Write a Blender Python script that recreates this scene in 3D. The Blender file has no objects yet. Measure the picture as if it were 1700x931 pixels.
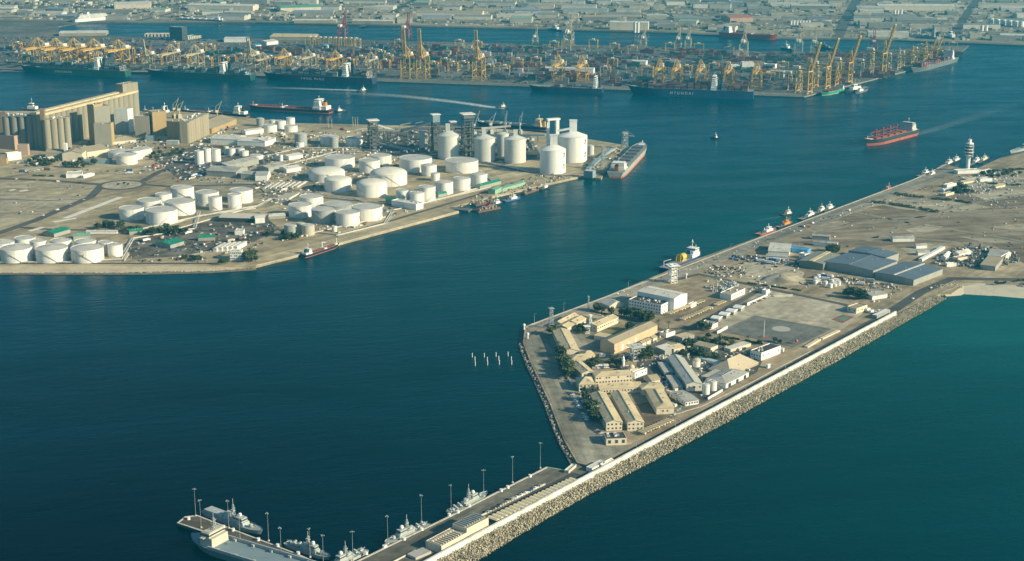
import bpy, math, random
from math import sin, cos, tan, atan, atan2, pi, radians, hypot, sqrt
from mathutils import Vector, Matrix
rnd = random.Random(11)
SC = bpy.context.scene
COL = SC.collection
# ------------------------------------------------------------------ camera, sky, sun, exposure
F, YH, H = 2500.0, -220.0, 480.0            # focal length and horizon row of the 1700 px wide photograph, flying height
PIT = atan((465.5 - YH) / F)
SP, CP = sin(PIT), cos(PIT)
cam_d = bpy.data.cameras.new("camera"); cam = bpy.data.objects.new("camera", cam_d); COL.objects.link(cam)
cam.location = (0, 0, H); cam.rotation_euler = (pi / 2 - PIT, 0, 0)
cam_d.sensor_fit = 'HORIZONTAL'; cam_d.sensor_width = 36; cam_d.lens = 36 * F / 1700
cam_d.clip_start = 1; cam_d.clip_end = 60000
SC.camera = cam
SUN_EL, SUN_AZ = radians(24), radians(-22)  # azimuth counted from +X
SV = Vector((cos(SUN_EL) * cos(SUN_AZ), cos(SUN_EL) * sin(SUN_AZ), sin(SUN_EL)))
W = bpy.data.worlds.new("World"); SC.world = W; W.use_nodes = True
nt = W.node_tree
sky = nt.nodes.new('ShaderNodeTexSky'); sky.sky_type = 'NISHITA'; sky.sun_disc = False
sky.sun_elevation = SUN_EL; sky.sun_rotation = pi / 2 - SUN_AZ
sky.air_density = 1.2; sky.dust_density = 1.5; sky.ozone_density = 2.0
bg = nt.nodes['Background']; bg.inputs['Strength'].default_value = 0.072
wb_ = nt.nodes.new('ShaderNodeMix'); wb_.data_type = 'RGBA'; wb_.blend_type = 'MULTIPLY'; wb_.inputs[0].default_value = 1; wb_.inputs[7].default_value = (.74, .98, 1.08, 1)   # cool white balance of the photograph
nt.links.new(sky.outputs[0], wb_.inputs[6]); nt.links.new(wb_.outputs[2], bg.inputs[0])
sun_d = bpy.data.lights.new("sun", 'SUN'); sun = bpy.data.objects.new("sun", sun_d); COL.objects.link(sun)
sun_d.energy = 5.0; sun_d.angle = radians(0.5); sun_d.color = (1.0, 0.86, 0.58)
sun.rotation_euler = SV.to_track_quat('Z', 'Y').to_euler()
SC.view_settings.view_transform = 'Standard'; SC.view_settings.look = 'None'
SC.view_settings.exposure = 0.58; SC.view_settings.gamma = 1.0
SC.cycles.max_bounces = 5; SC.cycles.diffuse_bounces = 2; SC.cycles.glossy_bounces = 2
SC.cycles.volume_bounces = 0; SC.cycles.use_denoising = True

# ------------------------------------------------------------------ geometry of the view: photograph pixel -> point on level z
Z0 = 3.0                                     # quay and ground level above the water
def P(px, py, z=Z0):
    u, v = (px - 850) / F, (py - 465.5) / F
    t = (H - z) / (SP + v * CP)
    return Vector((u * t, (CP - v * SP) * t, z))
def proj(p):
    q = H - p[2]; f = p[1] * CP + q * SP
    return 850 + F * p[0] / f, 465.5 + F * (-p[1] * SP + q * CP) / f
def pxm(p):                                  # pixels per metre across the line of sight at p
    return F / (p[1] * CP + (H - p[2]) * SP)
def hgt(px, pb, pt, z=Z0):                   # height of a thing whose foot is at row pb and top at row pt
    y = P(px, pb, z)[1]; v = (pt - 465.5) / F
    return H - y * (SP + v * CP) / (CP - v * SP) - z
def heading(p, q, z=Z0):
    a, b = P(*p, z), P(*q, z); return atan2(b.y - a.y, b.x - a.x)

# ------------------------------------------------------------------ materials
MATS = {}
def M(name, col, rough=.75, var=.18, scale=.12, streak=0, metal=0, bump=0, col2=None, fine=1.0, wet=0, seam=0):
    if name in MATS: return MATS[name]
    m = bpy.data.materials.new(name); m.use_nodes = True; t = m.node_tree; N = t.nodes.new; K = t.links.new
    b = t.nodes['Principled BSDF']; b.inputs['Roughness'].default_value = rough; b.inputs['Metallic'].default_value = metal
    b.inputs['Specular IOR Level'].default_value = .3
    g = N('ShaderNodeNewGeometry'); src = g.outputs['Position']
    if streak:
        mp = N('ShaderNodeMapping'); mp.inputs['Scale'].default_value = (1, 1, streak); K(src, mp.inputs[0]); src = mp.outputs[0]
    n1 = N('ShaderNodeTexNoise'); n1.inputs['Scale'].default_value = scale; n1.inputs['Detail'].default_value = 6; n1.inputs['Roughness'].default_value = .65
    K(src, n1.inputs['Vector'])
    n2 = N('ShaderNodeTexNoise'); n2.inputs['Scale'].default_value = scale * 9 * fine; n2.inputs['Detail'].default_value = 3
    K(src, n2.inputs['Vector'])
    ad = N('ShaderNodeMath'); ad.operation = 'MULTIPLY_ADD'; ad.inputs[1].default_value = .4
    K(n2.outputs['Fac'], ad.inputs[0]); K(n1.outputs['Fac'], ad.inputs[2])
    r = N('ShaderNodeValToRGB'); K(ad.outputs[0], r.inputs[0])
    c2 = col2 or tuple(c * (1 - var * 1.6) for c in col)
    r.color_ramp.elements[0].position = .48; r.color_ramp.elements[1].position = .92
    r.color_ramp.elements[0].color = (*c2, 1); r.color_ramp.elements[1].color = (*[min(.9, c * (1 + var * .6)) for c in col], 1)
    e = r.color_ramp.elements.new(.7); e.color = (*col, 1)
    K(r.outputs[0], b.inputs['Base Color'])
    if seam:                                         # horizontal weld seams of the plate courses
        sq = N('ShaderNodeSeparateXYZ'); K(g.outputs['Position'], sq.inputs[0]); fm = N('ShaderNodeMath'); fm.operation = 'PINGPONG'; fm.inputs[1].default_value = seam / 2; K(sq.outputs[2], fm.inputs[0])
        fr = N('ShaderNodeMapRange'); fr.inputs[1].default_value = .0; fr.inputs[2].default_value = .28; fr.inputs[3].default_value = .80; fr.inputs[4].default_value = 1; K(fm.outputs[0], fr.inputs[0])
        ms = N('ShaderNodeMix'); ms.data_type = 'RGBA'; ms.blend_type = 'MULTIPLY'; ms.inputs[0].default_value = 1; K(r.outputs[0], ms.inputs[6]); K(fr.outputs[0], ms.inputs[7]); K(ms.outputs[2], b.inputs['Base Color'])
    if wet:                                          # weed and water stain below a level of the tide
        sz = N('ShaderNodeSeparateXYZ'); K(g.outputs['Position'], sz.inputs[0]); wz = N('ShaderNodeMapRange'); wz.inputs[1].default_value = wet; wz.inputs[2].default_value = wet + .7; K(sz.outputs[2], wz.inputs[0])
        mw = N('ShaderNodeMix'); mw.data_type = 'RGBA'; mw.inputs[6].default_value = (.05, .05, .035, 1); K(wz.outputs[0], mw.inputs[0]); K(r.outputs[0], mw.inputs[7]); K(mw.outputs[2], b.inputs['Base Color'])
    if bump:
        bp = N('ShaderNodeBump'); bp.inputs['Strength'].default_value = bump; bp.inputs['Distance'].default_value = .5
        K(n2.outputs['Fac'], bp.inputs['Height']); K(bp.outputs[0], b.inputs['Normal'])
    MATS[name] = m; return m

def ground_mat(name, cols, s1=.006, s2=.05, ang=0, stretch=1, tracks=.25, rough=.95):
    """sand, gravel and worn concrete: broad patches, finer mottling, drawn-out vehicle marks along one heading"""
    m = bpy.data.materials.new(name); m.use_nodes = True; t = m.node_tree; N = t.nodes.new; K = t.links.new
    b = t.nodes['Principled BSDF']; b.inputs['Roughness'].default_value = rough; b.inputs['Specular IOR Level'].default_value = .1
    g = N('ShaderNodeNewGeometry'); pos = g.outputs['Position']
    def noise(sc, vec, det=5, ro=.6):
        n = N('ShaderNodeTexNoise'); n.inputs['Scale'].default_value = sc; n.inputs['Detail'].default_value = det; n.inputs['Roughness'].default_value = ro
        K(vec, n.inputs['Vector']); return n.outputs['Fac']
    mp = N('ShaderNodeMapping'); mp.vector_type = 'TEXTURE'; mp.inputs['Rotation'].default_value = (0, 0, ang); mp.inputs['Scale'].default_value = (stretch, 1, 1); K(pos, mp.inputs[0])
    a = noise(s1, mp.outputs[0]); r = N('ShaderNodeValToRGB'); K(a, r.inputs[0]); el = r.color_ramp.elements
    el[0].position = .36; el[1].position = .64; el[0].color = (*cols[0], 1); el[1].color = (*cols[2], 1); el.new(.5).color = (*cols[1], 1)
    b2 = noise(s2, pos, 6, .7); r2 = N('ShaderNodeMapRange'); r2.inputs[1].default_value = .3; r2.inputs[2].default_value = .7; r2.inputs[3].default_value = .62; r2.inputs[4].default_value = 1.25; K(b2, r2.inputs[0])
    mx = N('ShaderNodeMix'); mx.data_type = 'RGBA'; mx.blend_type = 'MULTIPLY'; mx.inputs[0].default_value = 1
    K(r.outputs[0], mx.inputs[6])
    if tracks:
        mt = N('ShaderNodeMapping'); mt.vector_type = 'TEXTURE'; mt.inputs['Rotation'].default_value = (0, 0, ang); mt.inputs['Scale'].default_value = (14, 1, 1); K(pos, mt.inputs[0])
        c = noise(.12, mt.outputs[0], 4, .7); r3 = N('ShaderNodeMapRange'); r3.inputs[1].default_value = .35; r3.inputs[2].default_value = .65; r3.inputs[3].default_value = 1 - tracks; r3.inputs[4].default_value = 1 + tracks * .5; K(c, r3.inputs[0])
        mm = N('ShaderNodeMath'); mm.operation = 'MULTIPLY'; K(r2.outputs[0], mm.inputs[0]); K(r3.outputs[0], mm.inputs[1]); K(mm.outputs[0], mx.inputs[7])
    else: K(r2.outputs[0], mx.inputs[7])
    K(mx.outputs[2], b.inputs['Base Color'])
    bp = N('ShaderNodeBump'); bp.inputs['Strength'].default_value = .3; bp.inputs['Distance'].default_value = .6; K(b2, bp.inputs['Height']); K(bp.outputs[0], b.inputs['Normal'])
    MATS[name] = m; return m

def water_mat():
    m = bpy.data.materials.new("sea_water"); m.use_nodes = True; t = m.node_tree; N = t.nodes.new; K = t.links.new
    b = t.nodes['Principled BSDF']; b.inputs['Roughness'].default_value = .22; b.inputs['IOR'].default_value = 1.33
    b.inputs['Specular IOR Level'].default_value = .07; b.inputs['Specular Tint'].default_value = (.06, .8, 1, 1)
    g = N('ShaderNodeNewGeometry'); pos = g.outputs['Position']
    def noise(sc, det, scale=(1, 1, 1), rot=0):
        mp = N('ShaderNodeMapping'); mp.vector_type = 'TEXTURE'; mp.inputs['Rotation'].default_value = (0, 0, rot); mp.inputs['Scale'].default_value = scale; K(pos, mp.inputs[0])
        n = N('ShaderNodeTexNoise'); n.inputs['Scale'].default_value = sc; n.inputs['Detail'].default_value = det; n.inputs['Roughness'].default_value = .6; K(mp.outputs[0], n.inputs['Vector']); return n.outputs['Fac']
    # depth: shallow shelf off the beach on the right, deeper and bluer away from it
    d = N('ShaderNodeVectorMath'); d.operation = 'DISTANCE'; c = P(1640, 520, 0); d.inputs[1].default_value = c
    K(pos, d.inputs[0])
    mr = N('ShaderNodeMapRange'); mr.inputs[1].default_value = 40; mr.inputs[2].default_value = 1250; K(d.outputs['Value'], mr.inputs[0])
    br = noise(.004, 4, (2.5, 1, 1), .3); ma = N('ShaderNodeMath'); ma.operation = 'MULTIPLY_ADD'; ma.inputs[1].default_value = .5; ma.inputs[2].default_value = -.25; K(br, ma.inputs[0])
    s = N('ShaderNodeMath'); s.operation = 'ADD'; K(mr.outputs[0], s.inputs[0]); K(ma.outputs[0], s.inputs[1])
    r = N('ShaderNodeValToRGB'); K(s.outputs[0], r.inputs[0]); el = r.color_ramp.elements
    el[0].position = 0; el[0].color = (.002, .085, .083, 1); el[1].position = 1; el[1].color = (.0002, .036, .066, 1)
    el.new(.13).color = (.0002, .062, .062, 1); el.new(.45).color = (.0001, .046, .053, 1)
    # vignette and weaker reflection painted as darker water towards the near left
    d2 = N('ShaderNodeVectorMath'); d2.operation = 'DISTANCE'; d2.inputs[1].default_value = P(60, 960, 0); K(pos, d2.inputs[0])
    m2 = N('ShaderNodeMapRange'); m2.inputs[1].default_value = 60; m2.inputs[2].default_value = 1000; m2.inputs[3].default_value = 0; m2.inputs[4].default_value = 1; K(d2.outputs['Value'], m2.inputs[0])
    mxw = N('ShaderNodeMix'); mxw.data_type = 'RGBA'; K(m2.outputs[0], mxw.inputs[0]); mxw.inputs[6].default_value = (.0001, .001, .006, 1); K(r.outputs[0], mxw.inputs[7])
    ws = noise(.006, 5, (6, 1, 1), .22); wr = N('ShaderNodeMapRange'); wr.inputs[1].default_value = .32; wr.inputs[2].default_value = .68; wr.inputs[3].default_value = .78; wr.inputs[4].default_value = 1.22; K(ws, wr.inputs[0])
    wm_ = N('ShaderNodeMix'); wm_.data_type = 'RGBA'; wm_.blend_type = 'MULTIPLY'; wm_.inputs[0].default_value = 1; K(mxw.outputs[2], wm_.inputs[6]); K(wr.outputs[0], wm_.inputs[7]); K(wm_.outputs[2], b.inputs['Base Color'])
    w1 = noise(.10, 3, (2.6, 1, 1), .25); w2 = noise(.35, 3, (1.8, 1, 1), -.3); w3 = noise(.018, 3, (3, 1, 1), .15)
    def add(a, bb, k):
        q = N('ShaderNodeMath'); q.operation = 'MULTIPLY_ADD'; q.inputs[1].default_value = k; K(bb, q.inputs[0]); K(a, q.inputs[2]); return q.outputs[0]
    hh = add(add(w1, w2, .45), w3, 1.3)
    bp = N('ShaderNodeBump'); bp.inputs['Strength'].default_value = .42; bp.inputs['Distance'].default_value = 1.2; K(hh, bp.inputs['Height']); K(bp.outputs[0], b.inputs['Normal'])
    # cat's paws: patches of ruffled and smoother water
    rg = N('ShaderNodeMapRange'); rg.inputs[1].default_value = .35; rg.inputs[2].default_value = .65; rg.inputs[3].default_value = .16; rg.inputs[4].default_value = .34; K(w3, rg.inputs[0]); K(rg.outputs[0], b.inputs['Roughness'])
    MATS["sea_water"] = m; return m

def foam_mat(name="wake_foam", top=1.0):
    m = bpy.data.materials.new(name); m.use_nodes = True; t = m.node_tree; N = t.nodes.new; K = t.links.new
    b = t.nodes['Principled BSDF']; b.inputs['Base Color'].default_value = (.74, .80, .80, 1); b.inputs['Roughness'].default_value = .8
    tc = N('ShaderNodeUVMap'); sx = N('ShaderNodeSeparateXYZ'); K(tc.outputs[0], sx.inputs[0])
    g = N('ShaderNodeNewGeometry'); n = N('ShaderNodeTexNoise'); n.inputs['Scale'].default_value = .16; n.inputs['Detail'].default_value = 6; K(g.outputs['Position'], n.inputs['Vector'])
    def mth(op, a, c, v=None):
        q = N('ShaderNodeMath'); q.operation = op; q.use_clamp = op == 'MULTIPLY'
        K(a, q.inputs[0]); (K(c, q.inputs[1]) if c is not None else q.inputs[1].__setattr__('default_value', v)); return q.outputs[0]
    fade = N('ShaderNodeMapRange'); fade.inputs[3].default_value = top; fade.inputs[4].default_value = 0; K(sx.outputs[0], fade.inputs[0])
    e = mth('SUBTRACT', sx.outputs[1], None, .5); e = mth('ABSOLUTE', e, None, 0); er = N('ShaderNodeMapRange'); er.inputs[1].default_value = .12; er.inputs[2].default_value = .5; er.inputs[3].default_value = 1; er.inputs[4].default_value = 0; K(e, er.inputs[0])
    nr = N('ShaderNodeMapRange'); nr.inputs[1].default_value = .35; nr.inputs[2].default_value = .62; nr.inputs[3].default_value = .5; K(n.outputs['Fac'], nr.inputs[0])
    a = mth('MULTIPLY', fade.outputs[0], er.outputs[0]); a = mth('MULTIPLY', a, nr.outputs[0]); K(a, b.inputs['Alpha'])
    MATS[name] = m; return m

# ------------------------------------------------------------------ mesh building
class MB:
    def __init__(s): s.v = []; s.f = []
    def add(s, vs, fs):
        n = len(s.v); s.v += [tuple(v) for v in vs]; s.f += [tuple(i + n for i in f) for f in fs]; return s
    def box(s, x0, x1, y0, y1, z0, z1):
        return s.add([(x0, y0, z0), (x1, y0, z0), (x1, y1, z0), (x0, y1, z0), (x0, y0, z1), (x1, y0, z1), (x1, y1, z1), (x0, y1, z1)],
                     [(3, 2, 1, 0), (4, 5, 6, 7), (0, 1, 5, 4), (1, 2, 6, 5), (2, 3, 7, 6), (3, 0, 4, 7)])
    def cbox(s, x, y, z, l, w, h): return s.box(x - l / 2, x + l / 2, y - w / 2, y + w / 2, z, z + h)
    def rbox(s, x, y, z, l, w, h, a, tap=1):
        c, d = cos(a), sin(a); vs = []
        for k, zz in ((1, z), (tap, z + h)):
            for sx, sy in ((-1, -1), (1, -1), (1, 1), (-1, 1)):
                X, Y = sx * l / 2 * k, sy * w / 2 * k; vs.append((x + X * c - Y * d, y + X * d + Y * c, zz))
        return s.add(vs, [(3, 2, 1, 0), (4, 5, 6, 7), (0, 1, 5, 4), (1, 2, 6, 5), (2, 3, 7, 6), (3, 0, 4, 7)])
    def cyl(s, x, y, z, r0, r1, h, n=12, cap=True):
        vs = [(x + r0 * cos(2 * pi * i / n), y + r0 * sin(2 * pi * i / n), z) for i in range(n)] + [(x + r1 * cos(2 * pi * i / n), y + r1 * sin(2 * pi * i / n), z + h) for i in range(n)]
        fs = [(i, (i + 1) % n, n + (i + 1) % n, n + i) for i in range(n)]
        if cap: fs += [tuple(range(n - 1, -1, -1)), tuple(range(n, 2 * n))]
        return s.add(vs, fs)
    def lathe(s, x, y, prof, n=24):
        k = len(prof); vs = [(x + r * cos(2 * pi * i / n), y + r * sin(2 * pi * i / n), z) for r, z in prof for i in range(n)]
        fs = [(j * n + i, j * n + (i + 1) % n, (j + 1) * n + (i + 1) % n, (j + 1) * n + i) for j in range(k - 1) for i in range(n)]
        if prof[-1][0] > .01: fs.append(tuple((k - 1) * n + i for i in range(n)))
        return s.add(vs, fs)
    def beam(s, p, q, w, h=None):
        p, q = Vector(p), Vector(q); d = (q - p)
        if d.length < 1e-4: return s
        d.normalize(); h = h or w
        u = d.cross(Vector((0, 0, 1)));  u = u.normalized() if u.length > .01 else Vector((1, 0, 0)); v = u.cross(d)
        vs = [a + u * (i * w / 2) + v * (j * h / 2) for a in (p, q) for i, j in ((-1, -1), (1, -1), (1, 1), (-1, 1))]
        return s.add(vs, [(0, 1, 2, 3), (7, 6, 5, 4), (4, 5, 1, 0), (5, 6, 2, 1), (6, 7, 3, 2), (7, 4, 0, 3)])
    def prism(s, poly, z0, z1, bottom=True):
        n = len(poly)
        if sum(poly[i][0] * poly[(i + 1) % n][1] - poly[(i + 1) % n][0] * poly[i][1] for i in range(n)) < 0: poly = poly[::-1]
        vs = [(p[0], p[1], z0) for p in poly] + [(p[0], p[1], z1) for p in poly]
        fs = [(i, (i + 1) % n, n + (i + 1) % n, n + i) for i in range(n)] + [tuple(range(n, 2 * n))]
        if bottom: fs.append(tuple(range(n - 1, -1, -1)))
        return s.add(vs, fs)
    def extrude_x(s, prof, x0, x1):                # profile in (y, z), counter-clockwise seen from +x
        n = len(prof); vs = [(x0, y, z) for y, z in prof] + [(x1, y, z) for y, z in prof]
        return s.add(vs, [(i, (i + 1) % n, n + (i + 1) % n, n + i)[::-1] for i in range(n)] + [tuple(range(n)), tuple(range(2 * n - 1, n - 1, -1))])
    def mesh(s, name, mat, smooth=False):
        me = bpy.data.meshes.new(name); me.from_pydata(s.v, [], s.f)
        for m in (mat if isinstance(mat, (list, tuple)) else [mat]): me.materials.append(m)
        if smooth: me.shade_smooth(); me.set_sharp_from_angle(angle=radians(35))
        me.update(); return me
    def build(s, name, mat, parent=None, loc=(0, 0, 0), rz=0, smooth=False):
        return put(name, s.mesh(name, mat, smooth), parent, loc, rz)
def put(name, me, parent=None, loc=(0, 0, 0), rz=0, sc=None):
    o = bpy.data.objects.new(name, me); COL.objects.link(o); o.location = loc
    if rz: o.rotation_euler = (0, 0, rz)
    if sc: o.scale = sc
    if parent: o.parent = parent; KIDS.setdefault(parent, []).append(o)
    return o
KIDS = {}
TH = []                                            # every top-level thing, for the labels' closing pass
def tag(o, label, cat, group=None):
    o['label'] = label; o['category'] = cat
    if group: o['group'] = group
    TH.append(o); return o
def thing(name, label, cat, loc, rz=0, group=None):
    o = bpy.data.objects.new(name, None); COL.objects.link(o); o.empty_display_size = 2
    o.location = loc; o.rotation_euler = (0, 0, rz); return tag(o, label, cat, group)
def setting(o, kind='structure'): o['kind'] = kind; return o
def copy_thing(o, loc, rz, label=None, group=None, sc=None):
    c = o.copy(); COL.objects.link(c); c.location = loc; c.rotation_euler = (0, 0, rz)
    if sc: c.scale = sc
    if label: c['label'] = label
    if group: c['group'] = group
    for k in KIDS.get(o, ()):
        d = k.copy(); COL.objects.link(d); d.parent = c; KIDS.setdefault(c, []).append(d)
        for q in KIDS.get(k, ()):
            e = q.copy(); COL.objects.link(e); e.parent = d
    TH.append(c); return c

OCC = []                                           # footprints already taken: (x, y, heading, half length, half width)
def occupy(x, y, a, l, w): OCC.append((x, y, cos(a), sin(a), l / 2, w / 2))
def free(x, y, m=2):
    for X, Y, c, s, l, w in OCC:
        dx, dy = x - X, y - Y
        if abs(dx) > l + w + m + 5 or abs(dy) > l + w + m + 5: continue
        if abs(dx * c + dy * s) < l + m and abs(-dx * s + dy * c) < w + m: return False
    return True
def inpoly(x, y, poly):
    r = False; n = len(poly)
    for i in range(n):
        a, b = poly[i], poly[i - 1]
        if (a[1] > y) != (b[1] > y) and x < (b[0] - a[0]) * (y - a[1]) / (b[1] - a[1]) + a[0]: r = not r
    return r
def ppoly(pts, z=Z0): return [tuple(P(*p, z)) for p in pts]
def random_in(poly):
    xs = [p[0] for p in poly]; ys = [p[1] for p in poly]
    for _ in range(400):
        x, y = rnd.uniform(min(xs), max(xs)), rnd.uniform(min(ys), max(ys))
        if inpoly(x, y, poly): return x, y
    return xs[0], ys[0]
# ------------------------------------------------------------------ palette
AX = heading((721, 931), (1490, 520))              # the harbour's main heading, up and to the right
WX = heading((960, 770), (872, 560))               # heading of the island's west edge
white = M('white_paint', (.80, .79, .75), .55, .12, .08, streak=.12)
tankw = M('tank_paint', (.80, .785, .735), .5, .20, .10, streak=.05, col2=(.60, .54, .45), seam=2.9)
tankroof = M('tank_roof_paint', (.52, .50, .45), .7, .12, .06)
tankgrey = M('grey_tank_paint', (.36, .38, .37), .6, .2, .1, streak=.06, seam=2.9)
conc = M('concrete', (.46, .43, .38), .85, .2, .07, streak=.2)
siloc = M('silo_concrete', (.31, .28, .21), .85, .15, .05, streak=.05)
cream = M('cream_render', (.68, .60, .46), .8, .12, .1, streak=.2)
ochre = M('ochre_render', (.43, .31, .15), .8, .12, .1, streak=.2)
tan_w = M('tan_render', (.60, .44, .28), .8, .12, .1, streak=.2)
pinkw = M('pink_render', (.46, .33, .25), .8, .12, .1, streak=.2)
roofbeige = M('beige_roof_sheet', (.60, .49, .30), .7, .22, .06)
roofgrey = M('grey_roof_sheet', (.40, .39, .355), .7, .25, .06)
roofpale = M('pale_roof_sheet', (.64, .61, .54), .7, .22, .05)
roofsand = M('sand_roof_sheet', (.38, .32, .22), .8, .15, .05)
roofblue = M('blue_grey_roof_sheet', (.13, .17, .215), .65, .12, .05)
roofgreen = M('green_roof_sheet', (.02, .22, .135), .65, .12, .1)
roofmint = M('mint_roof_sheet', (.17, .36, .25), .7, .12, .1)
bluesheet = M('bright_blue_sheet', (.10, .34, .60), .6, .12, .1)
blacktop = M('roof_felt', (.07, .065, .06), .9, .2, .2)
greywall = M('grey_wall_sheet', (.34, .34, .31), .75, .12, .1, streak=.2)
glass = M('window_glass', (.06, .075, .085), .15, .2, .5)
dark = M('dark_opening', (.05, .05, .05), .9, .2, .5)
steel = M('dark_steel', (.15, .16, .155), .6, .2, .5)
gsteel = M('galvanised_steel', (.42, .44, .44), .5, .15, .5, metal=.2)
rust = M('rusty_steel', (.17, .10, .07), .85, .3, .4)
yellow = M('crane_yellow', (.62, .39, .10), .55, .15, .2)
palecrane = M('faded_crane_yellow', (.50, .42, .26), .6, .15, .2)
redcrane = M('crane_red', (.28, .06, .065), .6, .15, .2)
navyg = M('warship_grey', (.40, .43, .42), .6, .12, .3, streak=.3)
navyd = M('warship_deck', (.30, .34, .34), .8, .12, .3)
asph = M('asphalt', (.105, .10, .09), .9, .3, .03, fine=2)
asphd = M('dark_asphalt', (.085, .085, .08), .9, .3, .03, fine=2)
kerbm = M('kerb_concrete', (.55, .52, .45), .9, .2, .2)
sandm = M('dry_sand', (.50, .42, .29), .95, .2, .03, bump=.4)
stone = M('armour_stone', (.50, .44, .31), .95, .3, .25, bump=.5)
stoned = M('wet_stone', (.20, .17, .12), .9, .35, .3, bump=.5)
rockm = M('grey_boulder', (.34, .30, .26), .95, .35, .3, bump=.5)
leafm = M('tree_leaves', (.085, .105, .045), .8, .3, .6)
leafd = M('dark_tree_leaves', (.055, .08, .038), .8, .3, .6)
bark = M('tree_bark', (.16, .11, .07), .95, .3, 1.0)
orange = M('orange_paint', (.75, .28, .05), .55, .1, .3)
redp = M('red_paint', (.45, .07, .05), .55, .15, .3)
bluep = M('blue_paint', (.05, .13, .32), .55, .15, .3)
greenp = M('green_paint', (.03, .30, .17), .55, .15, .2)
blackp = M('black_paint', (.03, .03, .035), .6, .2, .3)
redhull = M('antifouling_red', (.50, .15, .10), .7, .2, .1, streak=.4)
darkhull = M('dark_blue_hull', (.025, .05, .10), .6, .2, .05, streak=.3)
greenhull = M('dark_green_hull', (.03, .10, .085), .6, .2, .05, streak=.3)
greyhull = M('grey_hull', (.15, .17, .18), .6, .2, .05, streak=.3)
palehull = M('pale_hull', (.40, .385, .35), .6, .15, .05, streak=.3)
deckred = M('red_deck', (.30, .08, .06), .8, .2, .1)
deckgrey = M('grey_deck', (.26, .27, .25), .8, .2, .1)
deckgreen = M('green_deck', (.10, .22, .14), .8, .2, .1)
landW = ground_mat('terminal_ground', [(.32, .255, .165), (.45, .37, .235), (.56, .465, .305)], .010, .05, AX, 2, .28)
landI = ground_mat('island_ground', [(.25, .20, .135), (.37, .295, .195), (.47, .38, .255)], .012, .06, AX, 1.6, .25)
landC = ground_mat('container_yard_ground', [(.12, .118, .108), (.17, .162, .145), (.235, .22, .19)], .008, .05, 0, 2, .15)
landF = ground_mat('town_ground', [(.20, .175, .13), (.30, .255, .185), (.42, .355, .26)], .003, .02, .2, 3, .2)
apron = ground_mat('quay_apron', [(.24, .22, .18), (.31, .28, .225), (.38, .34, .265)], .02, .08, AX, 5, .3)
waste = ground_mat('waste_ground', [(.16, .125, .09), (.25, .20, .14), (.38, .31, .215)], .0045, .03, radians(12), 5, .35)
grav = ground_mat('pale_gravel', [(.38, .335, .25), (.46, .405, .30), (.53, .47, .36)], .02, .1, AX, 1, .15)
pad = ground_mat('helipad_asphalt', [(.17, .17, .155), (.20, .20, .18), (.235, .23, .205)], .02, .08, AX, 2, .15)
pave = ground_mat('west_pavement', [(.23, .22, .175), (.29, .27, .21), (.35, .325, .255)], .02, .08, WX, 4, .3)
deckc = ground_mat('pier_concrete', [(.125, .12, .10), (.165, .155, .125), (.21, .195, .155)], .02, .1, AX, 8, .3)
pierm = ground_mat('finger_pier_surface', [(.11, .095, .075), (.155, .13, .10), (.23, .205, .165)], .03, .12, heading((296, 869), (493, 921)), 6, .3)
dirt = ground_mat('brown_dirt', [(.13, .10, .07), (.17, .135, .095), (.22, .175, .125)], .03, .1, AX, 1, .15)
lawn = M('dry_lawn', (.22, .20, .08), .95, .3, .08, bump=.4)
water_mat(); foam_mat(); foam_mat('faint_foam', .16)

# ------------------------------------------------------------------ water and land
def sheet(name, pts, mat, z, kind='structure'):
    o = MB().prism(ppoly(pts, z), z - .3, z, False).build(name, mat); return setting(o, kind)
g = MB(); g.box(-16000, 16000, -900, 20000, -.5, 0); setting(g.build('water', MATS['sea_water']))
def land(name, pts, mat, z0=-6, z=Z0):
    return setting(MB().prism(ppoly(pts, z), z0, z).build(name, mat))
WEST = [(-700, 440), (0, 440.5), (200, 440.5), (345, 441), (425, 441), (480, 427), (565, 403), (762, 350.5), (741, 344), (790, 333), (835, 322),
        (890, 309), (965, 292.5), (998, 296), (1006, 283), (1046, 246), (1034, 240), (960, 228), (900, 220), (800, 211), (490, 204), (412, 195), (295, 184), (0, 184), (-700, 178)]
land('west_terminal_ground', WEST, landW)
ISLAND = [(1700, 253), (1660, 262), (1612, 284), (1570, 272), (1515, 298), (1450, 322), (1300, 379), (1150, 432), (1000, 494), (872, 541), (868, 568), (880, 600),
          (912, 668), (936, 730), (958, 768), (990, 775), (1100, 722), (1300, 617), (1490, 517), (1562, 487), (1580, 486), (1600, 474), (1640, 470), (1700, 474), (2300, 490), (2300, 240)]
land('island_ground', ISLAND, landI)
CENTRE = [(-700, 108), (0, 113), (300, 119), (625, 133.5), (850, 141), (1037, 148), (1260, 157), (1335, 160), (1440, 134), (1500, 119), (1582, 97), (1609, 75), (1560, 76), (1487, 82),
          (1400, 86), (1275, 85), (1175, 81), (1075, 76.5), (850, 72), (600, 66), (425, 64), (370, 66), (237, 61), (175, 59), (97, 57), (97, 44), (130, 38), (183, 37),
          (425, 37), (850, 47), (1112, 54), (1275, 63), (1487, 66), (1570, 70), (1700, 75), (2600, 92), (2600, -90), (-1200, -90)]
land('container_terminal_ground', CENTRE, landC)
sheet('town_ground', [(-1150, 30), (100, 34), (183, 35.5), (425, 35.5), (850, 45), (1112, 52), (1275, 61), (1487, 64), (1570, 68), (1700, 73), (2560, 90), (2560, -88), (-1150, -88)], landF, Z0 + .15)
PATCH = None
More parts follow.
